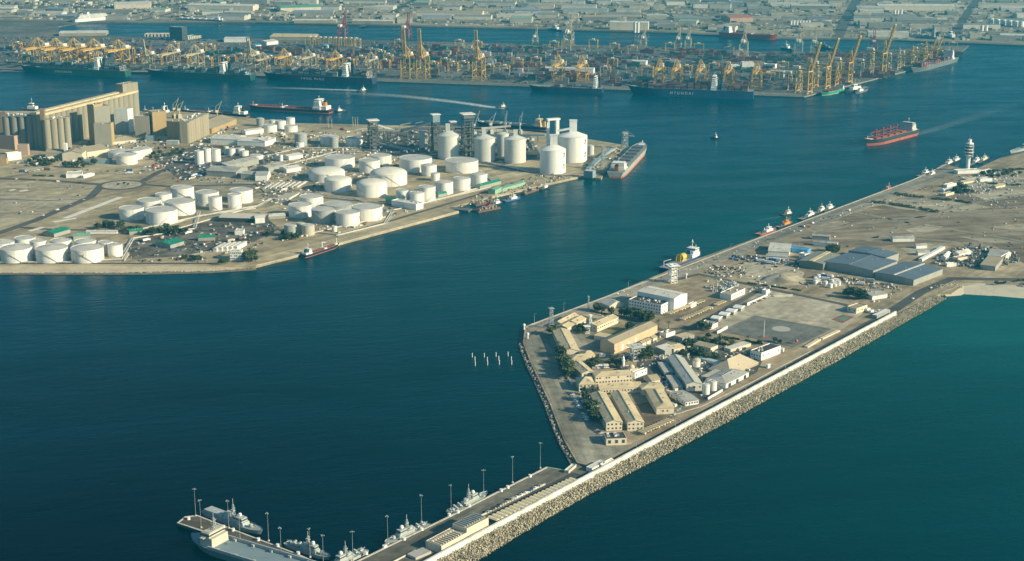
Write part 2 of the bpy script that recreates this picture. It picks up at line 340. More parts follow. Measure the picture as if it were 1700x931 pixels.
# quay faces and copings
def strip(name, pts, w, mat, z, th=.25, closed=False, kind='structure'):
    q = [P(*p, z) for p in pts]; L, R = [], []
    for i, p in enumerate(q):
        a = q[i - 1] if i else p; b = q[i + 1] if i < len(q) - 1 else p; d = (b - a); d.z = 0; d.normalize(); n = Vector((-d.y, d.x, 0)) * w / 2
        L.append(p + n); R.append(p - n)
    m = MB(); k = len(q); vs = L + R + [v - Vector((0, 0, th)) for v in L + R]; fs = []
    for i in range(k - 1):
        fs += [(k + i, k + i + 1, i + 1, i), (2 * k + i, 2 * k + i + 1, 3 * k + i + 1, 3 * k + i), (i, i + 1, 2 * k + i + 1, 2 * k + i), (3 * k + i, 3 * k + i + 1, k + i + 1, k + i)]
    fs += [(0, 2 * k, 3 * k, k), (k - 1, 2 * k - 1, 4 * k - 1, 3 * k - 1)]
    if name == 'road':
        for a, b in zip(q, q[1:]): occupy((a.x + b.x) / 2, (a.y + b.y) / 2, atan2(b.y - a.y, b.x - a.x), (b - a).length, w)
    o = m.add(vs, fs).build(name, mat); return setting(o, kind)
for nm, pts in (('quay_edge', [(425, 440), (480, 426.6), (565, 402.6), (761, 350)]), ('quay_edge', [(790, 333), (835, 322), (890, 309), (965, 292)]),
                ('quay_edge', [(1612, 284.5), (1570, 272.5), (1515, 298.5), (1300, 379.5), (1000, 494.5), (873, 541.5)]), ('quay_edge', [(-300, 110.5), (0, 113.4), (300, 119.4), (625, 133.8), (1037, 148.3), (1260, 157.3), (1335, 160.3), (1440, 134.4), (1582, 97.5)])):
    strip(nm, pts, 2.2, kerbm, Z0 + .25, .5)
# sloped sand bank along the south shore of the west terminal
def slope_sheet(name, top, bot, mat, zt, zb):
    a = [P(*p, zt) for p in top]; b = [P(*p, zb) for p in bot]; k = len(a)
    o = MB().add(a + b + [v + Vector((0, 0, -3)) for v in a], [(i, k + i, k + i + 1, i + 1) for i in range(k - 1)] + [(i, i + 1, 2 * k + i + 1, 2 * k + i) for i in range(k - 1)]).build(name, mat)
    return setting(o)
slope_sheet('sand_bank', [(-700, 438.5), (0, 439), (200, 439), (345, 440), (426, 440)], [(-700, 454.5), (0, 455), (200, 454.5), (345, 451.5), (432, 445)], sandm, Z0 + .2, -.6)
slope_sheet('beach', [(1564, 485), (1600, 471), (1640, 470), (1700, 474), (2300, 490)], [(1572, 493), (1600, 491), (1650, 494), (1700, 498.5), (2300, 520)], M('beach_sand', (.56, .50, .38), .95, .12, .03, bump=.3), Z0 + .15, -.5)

# ------------------------------------------------------------------ roads and surfaces, each a few centimetres above the last
s = sheet
Z1, Z2, Z3 = Z0 + .12, Z0 + .24, Z0 + .36
s('waste_ground', [(1178, 447), (1300, 396), (1420, 352), (1500, 345), (1700, 352), (2200, 365), (2200, 450), (1700, 437), (1640, 400), (1500, 405), (1400, 412), (1300, 405), (1230, 428)], waste, Z1)
s('waste_ground', [(1440, 345), (1560, 322), (1700, 300), (2000, 275), (2000, 360), (1700, 350), (1560, 352)], waste, Z1 + .02)
sp_ = ground_mat('sandy_patch_surface', [(.32, .275, .20), (.41, .355, .26), (.50, .435, .32)], .02, .06, radians(12), 4, .3)
for pts in ([(1462, 339), (1498, 327), (1560, 329), (1606, 334), (1645, 344), (1600, 350), (1560, 353), (1490, 346)], [(1606, 302), (1660, 290), (1760, 284), (1760, 318), (1690, 326), (1640, 334), (1612, 322)], [(1502, 381), (1536, 372), (1566, 376), (1552, 384), (1518, 389)], [(1494, 412), (1540, 404), (1576, 410), (1556, 419), (1512, 422)], [(1395, 418), (1440, 412), (1470, 417), (1440, 424)], [(1640, 376), (1700, 371), (1780, 378), (1700, 384)], [(1330, 378), (1390, 366), (1412, 369), (1352, 386)], [(1590, 392), (1660, 396), (1700, 404), (1640, 403)]): s('sandy_patch', pts, sp_, Z1 + .05)
for pts in ([(1420, 352), (1520, 372), (1640, 390), (1760, 412)], [(1300, 402), (1400, 392), (1520, 396), (1600, 402)], [(1440, 400), (1520, 362), (1600, 340), (1700, 322)], [(1360, 385), (1450, 365), (1560, 358), (1760, 356)]): strip('track', pts, 7, M('worn_track', (.27, .235, .18), .95, .3, .05), Z1 + .07)
s('quay_apron', [(1612, 286), (1570, 274), (1515, 300), (1300, 381), (1000, 496), (874, 544), (884, 552), (920, 537), (1012, 508), (1180, 441), (1330, 385), (1470, 333), (1560, 297)], apron, Z2)
s('gravel_yard', [(1258, 487), (1290, 485), (1400, 500), (1437, 515), (1400, 545), (1382, 546), (1252, 523), (1196, 549), (1178, 547)], grav, Z1)
s('helipad', [(1196, 549), (1252, 523.5), (1381, 546), (1319, 576)], pad, Z2)
m = MB(); c = P(1297, 546); m.cyl(c.x, c.y, Z2, 9.8, 9.8, .06, 40); setting(m.build('helipad_circle', M('pad_paint', (.42, .41, .35), .9, .2, .3)))
s('sports_court', [(1380, 530), (1398, 522), (1418, 526), (1399, 536)], M('court_red', (.26, .12, .09), .9, .2, .2), Z2)
s('sports_court', [(1391, 529.5), (1400, 525), (1409, 527), (1399, 532.3)], M('court_green', (.08, .26, .18), .9, .2, .2), Z3)
s('sand_mound_yard', [(1230, 435), (1285, 428), (1335, 452), (1330, 472), (1290, 474), (1240, 462)], grav, Z1 + .05)
s('west_pavement', [(874, 545), (892, 551), (918, 548), (962, 640), (998, 712), (1004, 742), (1046, 738), (1080, 724), (988, 770), (962, 768), (938, 726), (914, 664), (884, 600), (872, 572)], pave, Z1)
s('courtyard', [(935, 548), (958, 540), (1015, 560), (1002, 575), (966, 590)], pave, Z2)
s('dirt_yard', [(1053, 672), (1075, 667), (1094, 682), (1122, 690), (1128, 684), (1122, 692), (1058, 712), (1060, 700)], dirt, Z2)
s('lawn', [(1000, 552), (1028, 538), (1047, 539), (1020, 557)], lawn, Z2)
s('parking_ground', [(1058, 600), (1096, 596), (1108, 640), (1080, 650), (1055, 640)], asph, Z1)
s('compound_ground', [(1090, 585), (1160, 560), (1270, 590), (1256, 618), (1170, 668), (1115, 690), (1105, 645)], ground_mat('compound_surface', [(.10, .095, .08), (.16, .15, .12), (.25, .23, .18)], .03, .1, AX, 1, .25), Z1)
strip('road', [(1012, 772), (1090, 730), (1250, 644), (1400, 562), (1470, 523), (1530, 484), (1580, 462), (1700, 464), (2000, 470)], 12.5, asphd, Z2)
strip('road', [(1465, 524), (1400, 505), (1300, 484), (1235, 470), (1160, 455), (1100, 470)], 8, asph, Z2 - .04)
strip('road', [(1262, 480), (1190, 521), (1150, 543), (1100, 548), (1060, 535), (1000, 520)], 8, asph, Z2 - .02)
strip('road', [(1150, 543), (1090, 572), (1040, 597), (970, 600)], 8, asph, Z2 - .06)
strip('road', [(1260, 580), (1190, 612), (1165, 640)], 6.5, asph, Z2 - .05)
strip('kerb', [(1130, 698), (1112, 690), (1165, 674), (1250, 633), (1288, 612), (1345, 583)], .8, kerbm, Z2 + .15, .3)
# west terminal roads with the roundabout
strip('road', [(-300, 285), (0, 296), (80, 299), (166, 306)], 13, asph, Z1)
strip('road', [(167, 310), (150, 327), (60, 365), (0, 386), (-200, 440)], 14, asph, Z1 + .02)
strip('road', [(236, 301), (262, 286), (300, 271), (330, 262), (372, 250), (440, 246)], 12, asph, Z1 + .02)
strip('road', [(238, 306), (275, 309), (420, 306), (470, 312)], 10, asph, Z1 + .04)
strip('road', [(30, 377), (90, 381), (180, 382), (300, 380), (420, 388)], 8, asphd, Z1)
strip('road', [(0, 437.5), (200, 437), (350, 437)], 6, asphd, Z1)
strip('road', [(470, 380), (560, 390), (650, 366), (720, 345), (830, 312)], 7, asph, Z1)
strip('road', [(425, 318), (560, 330), (640, 338), (700, 346)], 7, asph, Z1 + .03)
strip('road', [(800, 270), (900, 290), (960, 292)], 9, asph, Z1)
m = MB(); c = P(202, 307); m.cyl(c.x, c.y, Z0, 38, 38, .2, 48); setting(m.build('roundabout', asph))
m = MB(); m.cyl(c.x, c.y, Z0 + .2, 30, 29.5, .2, 48); setting(m.build('roundabout_island', grav))
for pts in ([(0, 318), (60, 322), (150, 326), (110, 352), (0, 372)], [(0, 303), (120, 307), (150, 317), (0, 311)]):
    s('sandy_plot', pts, ground_mat('sandy_plot_surface', [(.33, .28, .19), (.43, .365, .255), (.52, .45, .33)], .02, .06, radians(8), 5, .3) if 'sandy_plot_surface' not in MATS else MATS['sandy_plot_surface'], Z1 - .04)
for pts in ([(186, 371), (240, 381), (300, 377), (372, 356), (432, 340)], [(330, 300), (424, 303), (440, 318)], [(468, 398), (560, 376), (640, 359)], [(640, 350), (700, 338), (815, 309)], [(206, 432), (214, 420)], [(262, 378), (330, 357), (425, 345)]): strip('bund_wall', pts, .8, kerbm, Z0 + 1.4, 1.6)
strip('paved_strip', [(108, 362), (200, 327)], 9, M('white_gravel', (.70, .68, .62), .95, .12, .1), Z1 + .05)
strip('paved_strip', [(48, 383), (72, 377)], 8, MATS['white_gravel'], Z1 + .05)
strip('paved_strip', [(88, 368), (126, 362)], 6, MATS['white_gravel'], Z1 + .07)
for a, b in (((15, 316), (25, 314)), ((32, 317), (46, 315))): strip('paved_strip', [a, b], 7, MATS['white_gravel'], Z1 + .09)
for pts in ([(0, 343), (40, 336), (80, 330)], [(0, 330), (70, 333), (140, 330)], [(10, 352), (60, 340)], [(0, 360), (45, 352), (88, 333)]): strip('track', pts, 3.5, asph if pts[0][1] == 330 else grav, Z1 + .03)
s('tank_yard', [(330, 300), (430, 300), (520, 322), (440, 345), (330, 362), (240, 378), (180, 372), (240, 336), (290, 300)], ground_mat('tank_yard_surface', [(.24, .205, .14), (.35, .30, .205), (.45, .385, .27)], .03, .1, AX, 1, .25), Z1 - .06)
s('dark_yard', [(260, 384), (430, 352), (465, 380), (420, 402), (300, 425), (220, 430), (205, 405)], ground_mat('dark_yard_surface', [(.09, .085, .07), (.15, .135, .11), (.24, .21, .165)], .03, .1, AX, 1, .2), Z1 - .05)
s('dark_yard', [(600, 218), (720, 210), (880, 225), (900, 262), (830, 275), (700, 262), (600, 250)], MATS['dark_yard_surface'], Z1 - .05)
s('dark_yard', [(255, 262), (330, 240), (430, 242), (480, 262), (400, 282), (300, 300)], MATS['dark_yard_surface'], Z1 - .08)
# far container yard lanes and town roads
for y, x0, x1 in ((104, 0, 620), (126, 640, 1300), (98, 640, 1330), (86, 700, 1300)): strip('yard_lane', [(x0, y), (x1, y + (x1 - x0) * .012)], 16, asph, Z1)
strip('quay_apron', [(0, 117), (300, 118.5), (625, 131.5), (1037, 146), (1260, 155), (1330, 158)], 26, ground_mat('far_apron', [(.17, .165, .145), (.21, .20, .175), (.25, .235, .205)], .02, .1, 0, 3, .2), Z1 + .06)
for pts, w in (([(1390, 62), (1405, 30), (1425, -5), (1450, -40)], 34), ([(-200, 30), (400, 27), (800, 38), (1300, 47), (1700, 58)], 22), ([(-100, 12), (600, 10), (1200, 22), (1800, 36)], 22), ([(600, 44), (660, 15), (720, -20)], 20), ([(1580, 64), (1600, 30), (1625, -5)], 28), ([(230, 34), (330, 12), (420, -15)], 20)):
    strip('road', pts, w, asph, Z0 + .35, .2)
# ------------------------------------------------------------------ breakwater: stone bank, parapet wall, armour blocks; rock edge of the island; piers
wa, wb = P(721, 931), P(1490, 520)                 # foot line of the white wall
ta, tb = P(735 - 12, 970, 0), P(1585, 490, 0)
bd = (wb - wa).normalized(); bn = Vector((bd.y, -bd.x, 0))   # seaward
def bwp(t, off, z): p = wa + bd * t + bn * off; p.z = z; return p
BL = (wb - wa).length
t_toe = []                                         # seaward reach of the bank along its length
for px, py in ((806, 926), (870, 886), (980, 822), (1070, 775), (1200, 707), (1275, 665), (1375, 610), (1510, 533), (1585, 490)):
    q = P(px, py, 0); t_toe.append(((q - wa).dot(bd), (q - wa).dot(bn)))
def reach(t):
    if t <= t_toe[0][0]: return t_toe[0][1]
    for (a, x), (b, y) in zip(t_toe, t_toe[1:]):
        if t <= b: return x + (y - x) * (t - a) / (b - a)
    return t_toe[-1][1]
WTOP = 2.6
vs, fs = [], []
ts = [-90 + i * 12 for i in range(int((BL + 175) / 12))]
for t in ts:
    r = reach(t) * rnd.uniform(.94, 1.05)
    for off, z in ((-1.5, 2.9), (-1.0, WTOP - .2), (3.2, WTOP - .2), (r * .55, 1.4), (r, -.6), (r + 3, -4)):
        vs.append(bwp(t, off, z + (rnd.uniform(-.4, .4) if 1 < off < r else 0)))
for i in range(len(ts) - 1):
    for k in range(5): fs.append((i * 6 + k, i * 6 + k + 1, i * 6 + 6 + k + 1, i * 6 + 6 + k))
bw = setting(MB().add(vs, [f[::-1] for f in fs]).build('breakwater', stoned))
bw['label'] = 'long stone breakwater with a bank of pale concrete armour blocks'
# armour blocks: an H of tapered arms twisted a quarter turn
def block_mesh(k):
    m = MB(); r = random.Random(k)
    h, a = 2.3, .50
    m.rbox(0, 0, -h, a * 1.5, a * 1.1, 2 * h, 0)
    m.beam((-1.15, 0, h), (1.15, 0, h), a * 1.5, a * 1.3); m.beam((0, -1.15, -h), (0, 1.15, -h), a * 1.5, a * 1.3)
    R = Matrix.Rotation(r.uniform(0, 6.28), 3, 'Z') @ Matrix.Rotation(r.uniform(.1, .8), 3, 'X') @ Matrix.Rotation(r.uniform(0, 6.28), 3, 'Z')
    m.v = [tuple(R @ Vector(v)) for v in m.v]; return m
stone2 = M('armour_concrete', (.52, .455, .325), .95, .35, .12, wet=.45)
BM = [block_mesh(k) for k in range(9)]; BMESH = [b.mesh('concrete_block', stone2) for b in BM]
spots = []
t = -60
while t < BL + 95:
    r = reach(t); n = max(6, int(r / 1.5))
    for k in range(n + 1):
        f = (k + rnd.uniform(-.25, .25)) / n; off = 3.6 + (r - 4.6) * f
        z = WTOP + (-.3 - WTOP) * max(0, (off - 3)) / (r - 3)
        spots.append((bwp(t + rnd.uniform(-.8, .8), off, z + .55 + rnd.uniform(-.2, .4)), rnd.randrange(9), rnd.choice((.42, .5, .55, .6, .66, .8)) * rnd.uniform(.9, 1.1) * (1 if t < BL * .92 else .8)))
    t += 1.35
def shown(p):
    x, y = proj(p); return 0 < x < 1700 and y < 929
spots.sort(key=lambda q: (not shown(q[0]), q[0].y))
rest = MB()
for i, (p, k, sc) in enumerate(spots):
    if i < 300: put('concrete_block', BMESH[k], bw, p, 0, (sc, sc, sc))
    else: rest.add([Vector(v) * sc + p for v in BM[k].v], BM[k].f)
setting(rest.build('concrete_block_bank', stone2, bw), 'stuff')
# white parapet wall in cast lengths
sw = thing('sea_wall', 'long white concrete parapet wall running along the top of the breakwater', 'wall', bwp(0, 0, 3), AX)
PAN = MB().box(0, 9.94, -.9, .9, -1.5, 3.9); PAN.box(0, 9.94, .9, 2.2, -1.5, 1.0); PAN.box(0, 9.94, -2.4, -.9, -1.5, .35)
pm = PAN.mesh('wall_panel', M('wall_paint', (.70, .68, .61), .8, .22, .12, streak=.3))
n = int(BL / 10)
for i in range(-7, n): put('wall_panel', pm, sw, (i * 10, 0, rnd.uniform(-.06, .06)), 0)
# boulder edges
def boulder(k, s=1):
    r = random.Random(k); m = MB(); n = 6
    m.lathe(0, 0, [(.55, -.6), (1, -.2), (.95, .25), (.5, .7), (0, .8)], n); m.v = [tuple(Vector(v) * r.uniform(.75, 1.2)) for v in m.v]; return m
BO = [boulder(k) for k in range(7)]
def rock_edge(name, pts, w, n, mat, big=300, z0=-.2, z1=2.6, smin=.7, smax=1.7, base=True, label=None):
    q = [P(*p, 0) for p in pts]; seg = [(b - a).length for a, b in zip(q, q[1:])]; tot = sum(seg)
    if base: root = strip(name, pts, w * 1.05, stoned, 1.0, 4)
    root['label'] = label
    ms = [b.mesh('boulder', mat) for b in BO]; al = []
    for i in range(n):
        d = rnd.uniform(0, tot); k = 0
        while d > seg[k] and k < len(seg) - 1: d -= seg[k]; k += 1
        e = (q[k + 1] - q[k]).normalized(); nn = Vector((-e.y, e.x, 0)); o = rnd.uniform(-.5, .5)
        p = q[k] + e * d + nn * o * w; p.z = z0 + (z1 - z0) * rnd.uniform(.2, .8); al.append((p, rnd.randrange(7), rnd.uniform(smin, smax)))
    al.sort(key=lambda a: -a[2] * pxm(a[0])); rest = MB()
    for i, (p, k, sc) in enumerate(al):
        a = rnd.uniform(0, 6.28)
        if i < big: put('boulder', ms[k], root, p, a, (sc, sc, sc * .8))
        else: rest.add([Vector((v[0] * cos(a) - v[1] * sin(a), v[0] * sin(a) + v[1] * cos(a), v[2] * .8)) * sc + p for v in BO[k].v], BO[k].f)
    if rest.v: setting(rest.build('rubble', mat, root), 'stuff')
rock_edge('rock_revetment', [(869, 573), (879, 602), (893, 630), (911, 670), (935, 732), (957, 771)], 9, 620, rockm, 240, label='band of grey boulders along the west edge of the island')
rock_edge('shore_rocks', [(-40, 453.5), (120, 454), (240, 453.5), (345, 451), (425, 446)], 5, 420, M('pale_shore_rock', (.50, .45, .35), .95, .3, .3), 60, .0, .9, .5, 1.2, label='line of pale rocks at the water under the sand bank')
rock_edge('beach_rocks', [(1555, 481), (1575, 477), (1600, 478)], 14, 120, stone, 60, 1.5, 3.6, .7, 1.5, label='pale rocks where the breakwater meets the beach')

# ------------------------------------------------------------------ naval piers
pd = [(908, 774.5), (745, 857), (716, 871), (594, 930.5), (480, 985), (640, 985), (721, 931), (988, 786), (957, 770), (942, 781)]
land('naval_quay', pd, deckc, -6, Z0 + .02)
strip('quay_edge', [(941, 781), (908, 775), (745, 857.4), (594, 930.9), (480, 985)], 1.6, kerbm, Z0 + .4, .5)
strip('road', [(1012, 772), (940, 808), (880, 842), (808, 880), (700, 940)], 8.5, asphd, Z2 + .05)
strip('parking_lane', [(958, 786), (900, 815), (808, 864)], 9, asphd, Z2 + .02)
strip('retaining_wall', [(905, 802), (840, 834), (806, 851), (790, 858)], .7, kerbm, Z0 + 1.2, 1.4)
strip('retaining_wall', [(690, 912), (640, 938)], .7, kerbm, Z0 + 1.2, 1.4)
FP = [(294, 867), (308, 857), (327, 855), (388, 879), (459, 906), (493, 919), (640, 985), (560, 985), (463, 921), (334, 880)]
land('finger_pier', FP, pierm, -6, Z0 + .02)
strip('quay_edge', [(500, 936), (463, 921.2), (334, 880.3), (295, 867.3), (308, 857.4), (327, 855.3), (388, 879.3), (493, 919.3), (640, 985)], 1.5, kerbm, Z0 + .4, .5)
def lamp_tree(h=22):
    return [('mast', MB().lathe(0, 0, [(.36, 0), (.34, 1.2), (.16, 1.3), (.09, h)], 8), gsteel), ('lamp_head', MB().cyl(0, 0, h, .55, .65, .35, 10).box(-1.6, -.9, -.3, .3, h - .1, h + .35).box(.9, 1.6, -.3, .3, h - .1, h + .35).box(-.3, .3, .9, 1.6, h - .1, h + .35), gsteel), ('base_block', MB().cyl(0, 0, 0, .9, .8, .9, 8), kerbm)]
proto = None
for px, pb, pt, lb in ((325, 856.5, 821, 'tall lamp mast at the far outer corner of the finger pier'), (334, 876, 841, 'tall lamp mast beside the bridge of the grey landing ship'), (380, 876.5, 840, 'tall lamp mast standing in front of the corvette stern'),
                       (399, 902, 868, 'tall lamp mast on the pier edge in front of the corvette'), (446, 898, 862, 'tall lamp mast past the corvette bow on the finger pier'), (467, 923, 888, 'tall lamp mast at the bow of the landing ship'), (515, 925, 888, 'tall lamp mast in front of the patrol boat by the finger pier'), (537, 936, 914, 'last tall lamp mast at the bottom end of the finger pier'),
                       (586, 930, 897, 'tall lamp mast at the bow of the bottom patrol boat'), (644, 903, 867, 'tall lamp mast at the bow of the middle patrol boat'), (700, 867, 840, 'tall lamp mast at the stern of the middle patrol boat'), (749, 850, 816, 'tall lamp mast at the bow of the upper patrol boat'), (803, 824, 790, 'tall lamp mast at the stern of the upper patrol boat'), (851, 801, 767, 'tall lamp mast on the bare stretch of naval quay'), (897, 777, 745, 'tall lamp mast at the upper corner of the naval quay')):
    p = P(px, pb)
    if proto is None:
        proto = thing('lamp_mast', lb, 'lamp mast', p, 0, 'tall lamp masts on the naval piers')
        for nm, mb, mt in lamp_tree(): mb.build(nm, mt, proto, smooth=True)
    else: copy_thing(proto, p, rnd.uniform(0, 3), lb)
# fenders, bollards and crates along the piers
bol = MB().cyl(0, 0, 0, .9, .8, .5, 10).cyl(0, 0, .5, .6, .6, .6, 10).cyl(0, 0, 1.1, .85, .85, .4, 10).mesh('quay_bollard', white)
for i, (px, py) in enumerate(((313, 862), (371, 876), (387, 881), (429, 897), (448, 915), (461, 907), (495, 920), (608, 920), (640, 908), (671, 896), (700, 880), (746, 856), (760, 851), (779, 841), (832, 815.5), (843, 810), (880, 791.5), (638, 909))):
    o = put('quay_bollard', bol, None, P(px, py), 0, (1.6, 1.6, 1.3)); tag(o, 'white mooring bollard on the edge of the %s' % ('finger pier' if px < 560 else 'naval quay'), 'bollard', 'mooring bollards on the naval piers')
# white marker posts in the water
post = None
for col, (x, y) in enumerate(((784, 590), (788.5, 596), (789, 604), (804, 590), (809, 597), (809.5, 603), (823.5, 589), (828, 595), (829, 602), (843.5, 588), (849, 596), (849.5, 602))):
    p = P(x, y + 3, 0)
    if post is None:
        post = thing('marker_post', '', 'marker post', p, 0, 'white marker posts in the water off the island')
        MB().lathe(0, 0, [(.36, -4), (.36, 4.0), (.34, 4.2)], 10).build('pile', white, post, smooth=True); MB().cyl(0, 0, 4.2, .5, .1, .6, 10).build('cap', white, post)
        o = post
    else: o = copy_thing(post, p, 0)
    o['label'] = ('back', 'middle', 'front')[col % 3] + ' white marker post in the ' + ('first', 'second', 'third', 'fourth')[col // 3] + ' column from the open water'
# ------------------------------------------------------------------ builders: buildings
def rect(p1, p2, w, z):
    """p1 -> p2 one long edge in the photograph, lying at height z; w metres to its left (right when negative)"""
    a, b = P(*p1, z), P(*p2, z); L = (b - a).length; rz = atan2(b.y - a.y, b.x - a.x)
    if isinstance(w, tuple): c = P(*w, z) - a; w = -c.x * sin(rz) + c.y * cos(rz)
    n = Vector((-sin(rz), cos(rz), 0)) * w / 2; c = (a + b) / 2 + n; c.z = Z0
    return c, rz, L, abs(w)
WM = {}
def unit(name, mat):
    if (name, mat.name) not in WM: WM[name, mat.name] = MB().box(-.5, .5, -.5, .5, -.5, .5).mesh(name, mat)
    return WM[name, mat.name]
def faces_cam(c, a): return cos(a) * (0 - c.x) + sin(a) * (0 - c.y) > 0
def windows(root, c, rz, L, Wd, h, rows, cl, cs, mat=None, size=(1.6, 1.5), z0=0, name='window'):
    me = unit(name, mat or glass)
    for a, ln, dp, n in ((-pi / 2, L, Wd / 2, cl), (pi / 2, L, Wd / 2, cl), (0, Wd, L / 2, cs), (pi, Wd, L / 2, cs)):
        if not n or not faces_cam(c, rz + a): continue
        for r in range(rows):
            z = z0 + h * (r + .58) / rows
            for i in range(n):
                if rnd.random() < .1: continue
                s = -ln / 2 + ln * (i + .5 + rnd.uniform(-.08, .08)) / n
                x, y = (s, dp * (1 if a > 0 else -1)) if abs(a) == pi / 2 else (dp * (1 if a == 0 else -1), s)
                put(name, me, root, (x, y, z), 0, (size[0], .12, size[1]) if abs(a) == pi / 2 else (.12, size[0], size[1]))
def roof_mb(kind, L, Wd, h, rh, ov, z0=0):
    m = MB(); y = Wd / 2 + ov; x = L / 2 + ov; z = z0 + h
    if kind == 'gable':
        d = ov * rh / (Wd / 2); t = .35
        m.extrude_x([(-y, z - d), (-y, z - d + t), (0, z + rh + t), (y, z - d + t), (y, z - d), (0, z + rh)][::-1], -x, x)
    elif kind == 'hip':
        k = max(0, x - y * 1.0); t = .35
        v = [(-x, -y, z), (x, -y, z), (x, y, z), (-x, y, z), (-x, -y, z + t), (x, -y, z + t), (x, y, z + t), (-x, y, z + t)]
        if k > .1: m.add(v + [(-k, 0, z + rh), (k, 0, z + rh)], [(3, 2, 1, 0), (0, 1, 5, 4), (1, 2, 6, 5), (2, 3, 7, 6), (3, 0, 4, 7), (4, 5, 9, 8), (5, 6, 9), (6, 7, 8, 9), (7, 4, 8)])
        else: m.add(v + [(0, 0, z + rh)], [(3, 2, 1, 0), (0, 1, 5, 4), (1, 2, 6, 5), (2, 3, 7, 6), (3, 0, 4, 7), (4, 5, 8), (5, 6, 8), (6, 7, 8), (7, 4, 8)])
    elif kind == 'barrel':
        n = 9; pr = [(y * cos(pi * i / n), z + rh * sin(pi * i / n)) for i in range(n + 1)]; m.extrude_x(pr + [(-y + .3, z - .1), (y - .3, z - .1)], -x, x)
    elif kind == 'shed':
        m.extrude_x([(-y, z), (y, z), (y, z + rh + .3), (-y, z + .3)], -x, x)
    else: m.box(-x, x, -y, y, z, z + .3)
    return m
def bld(name, label, p1, p2, w, h, roof='gable', wm=cream, rm=roofbeige, rh=None, ov=.5, at='eave', win=None, cat='building', group=None, units=0, door=0, parts=(), wsize=(1.6, 1.5), par=.9, swap=False):
    c, rz, L, Wd = rect(p1, p2, w, Z0 + (h if at == 'eave' else 0))
    if swap: L, Wd, rz = Wd, L, rz + pi / 2          # ridge across the given edge
    root = thing(name, label, cat, c, rz, group); occupy(c.x, c.y, rz, L, Wd)
    rh = Wd * .22 if rh is None else rh
    m = MB()
    if roof == 'gable': m.extrude_x([(-Wd / 2, 0), (Wd / 2, 0), (Wd / 2, h), (0, h + rh), (-Wd / 2, h)], -L / 2, L / 2)
    else: m.box(-L / 2, L / 2, -Wd / 2, Wd / 2, 0, h - .02)
    m.build('wall', wm, root)
    if roof == 'flat':
        q = .35; pm = MB().box(-L / 2, L / 2, -Wd / 2, -Wd / 2 + q, h, h + par).box(-L / 2, L / 2, Wd / 2 - q, Wd / 2, h, h + par).box(-L / 2, -L / 2 + q, -Wd / 2 + q, Wd / 2 - q, h, h + par).box(L / 2 - q, L / 2, -Wd / 2 + q, Wd / 2 - q, h, h + par)
        pm.build('parapet', wm, root); MB().box(-L / 2 + q, L / 2 - q, -Wd / 2 + q, Wd / 2 - q, h, h + .12).build('roof', rm, root)
        for _ in range(units):
            a, b = rnd.uniform(1.5, 3), rnd.uniform(1.2, 2.4); x, y = rnd.uniform(-.4, .4) * L, rnd.uniform(-.36, .36) * Wd
            MB().box(-a / 2, a / 2, -b / 2, b / 2, 0, 1.3).cyl(0, 0, 1.3, b * .35, b * .35, .2, 8).build('cooling_unit', rnd.choice((gsteel, white, greywall)), root, (x, y, h + .13))
    else:
        ro = roof_mb(roof, L, Wd, h, rh, ov).build('roof', rm, root)
        if roof in ('gable', 'hip') and L * pxm(c) > 22:
            e = L / 2 if roof == 'gable' else max(0, L / 2 - Wd / 2)
            if e > 2: MB().box(-e, e, -.35, .35, h + rh + .2, h + rh + .55).build('ridge_cap', rm, ro)
            m = MB(); k = rnd.randint(2, 5)
            for i in range(k):
                x, y = rnd.uniform(-.42, .42) * L * (1 if roof == 'gable' else .6), rnd.choice((-1, 1)) * rnd.uniform(.1, .32) * Wd; z = h + rh * (1 - abs(y) / (Wd / 2)); m.cbox(x, y, z - .2, rnd.uniform(.8, 1.8), rnd.uniform(.8, 1.4), rnd.uniform(.9, 1.6))
            m.build('roof_vent', gsteel, ro)
    if win: windows(root, c, rz, L, Wd, h, *win, size=wsize)
    for k in range(door):
        dw = min(5, L * .5 / door); x = -L / 2 + L * (k + .5) / door
        for sg in (-1, 1):
            if faces_cam(c, rz + sg * pi / 2): put('door', unit('door', dark), root, (x, sg * Wd / 2, min(4.6, h * .8) / 2), 0, (dw, .14, min(4.6, h * .8)))
    return root, c, rz, L, Wd
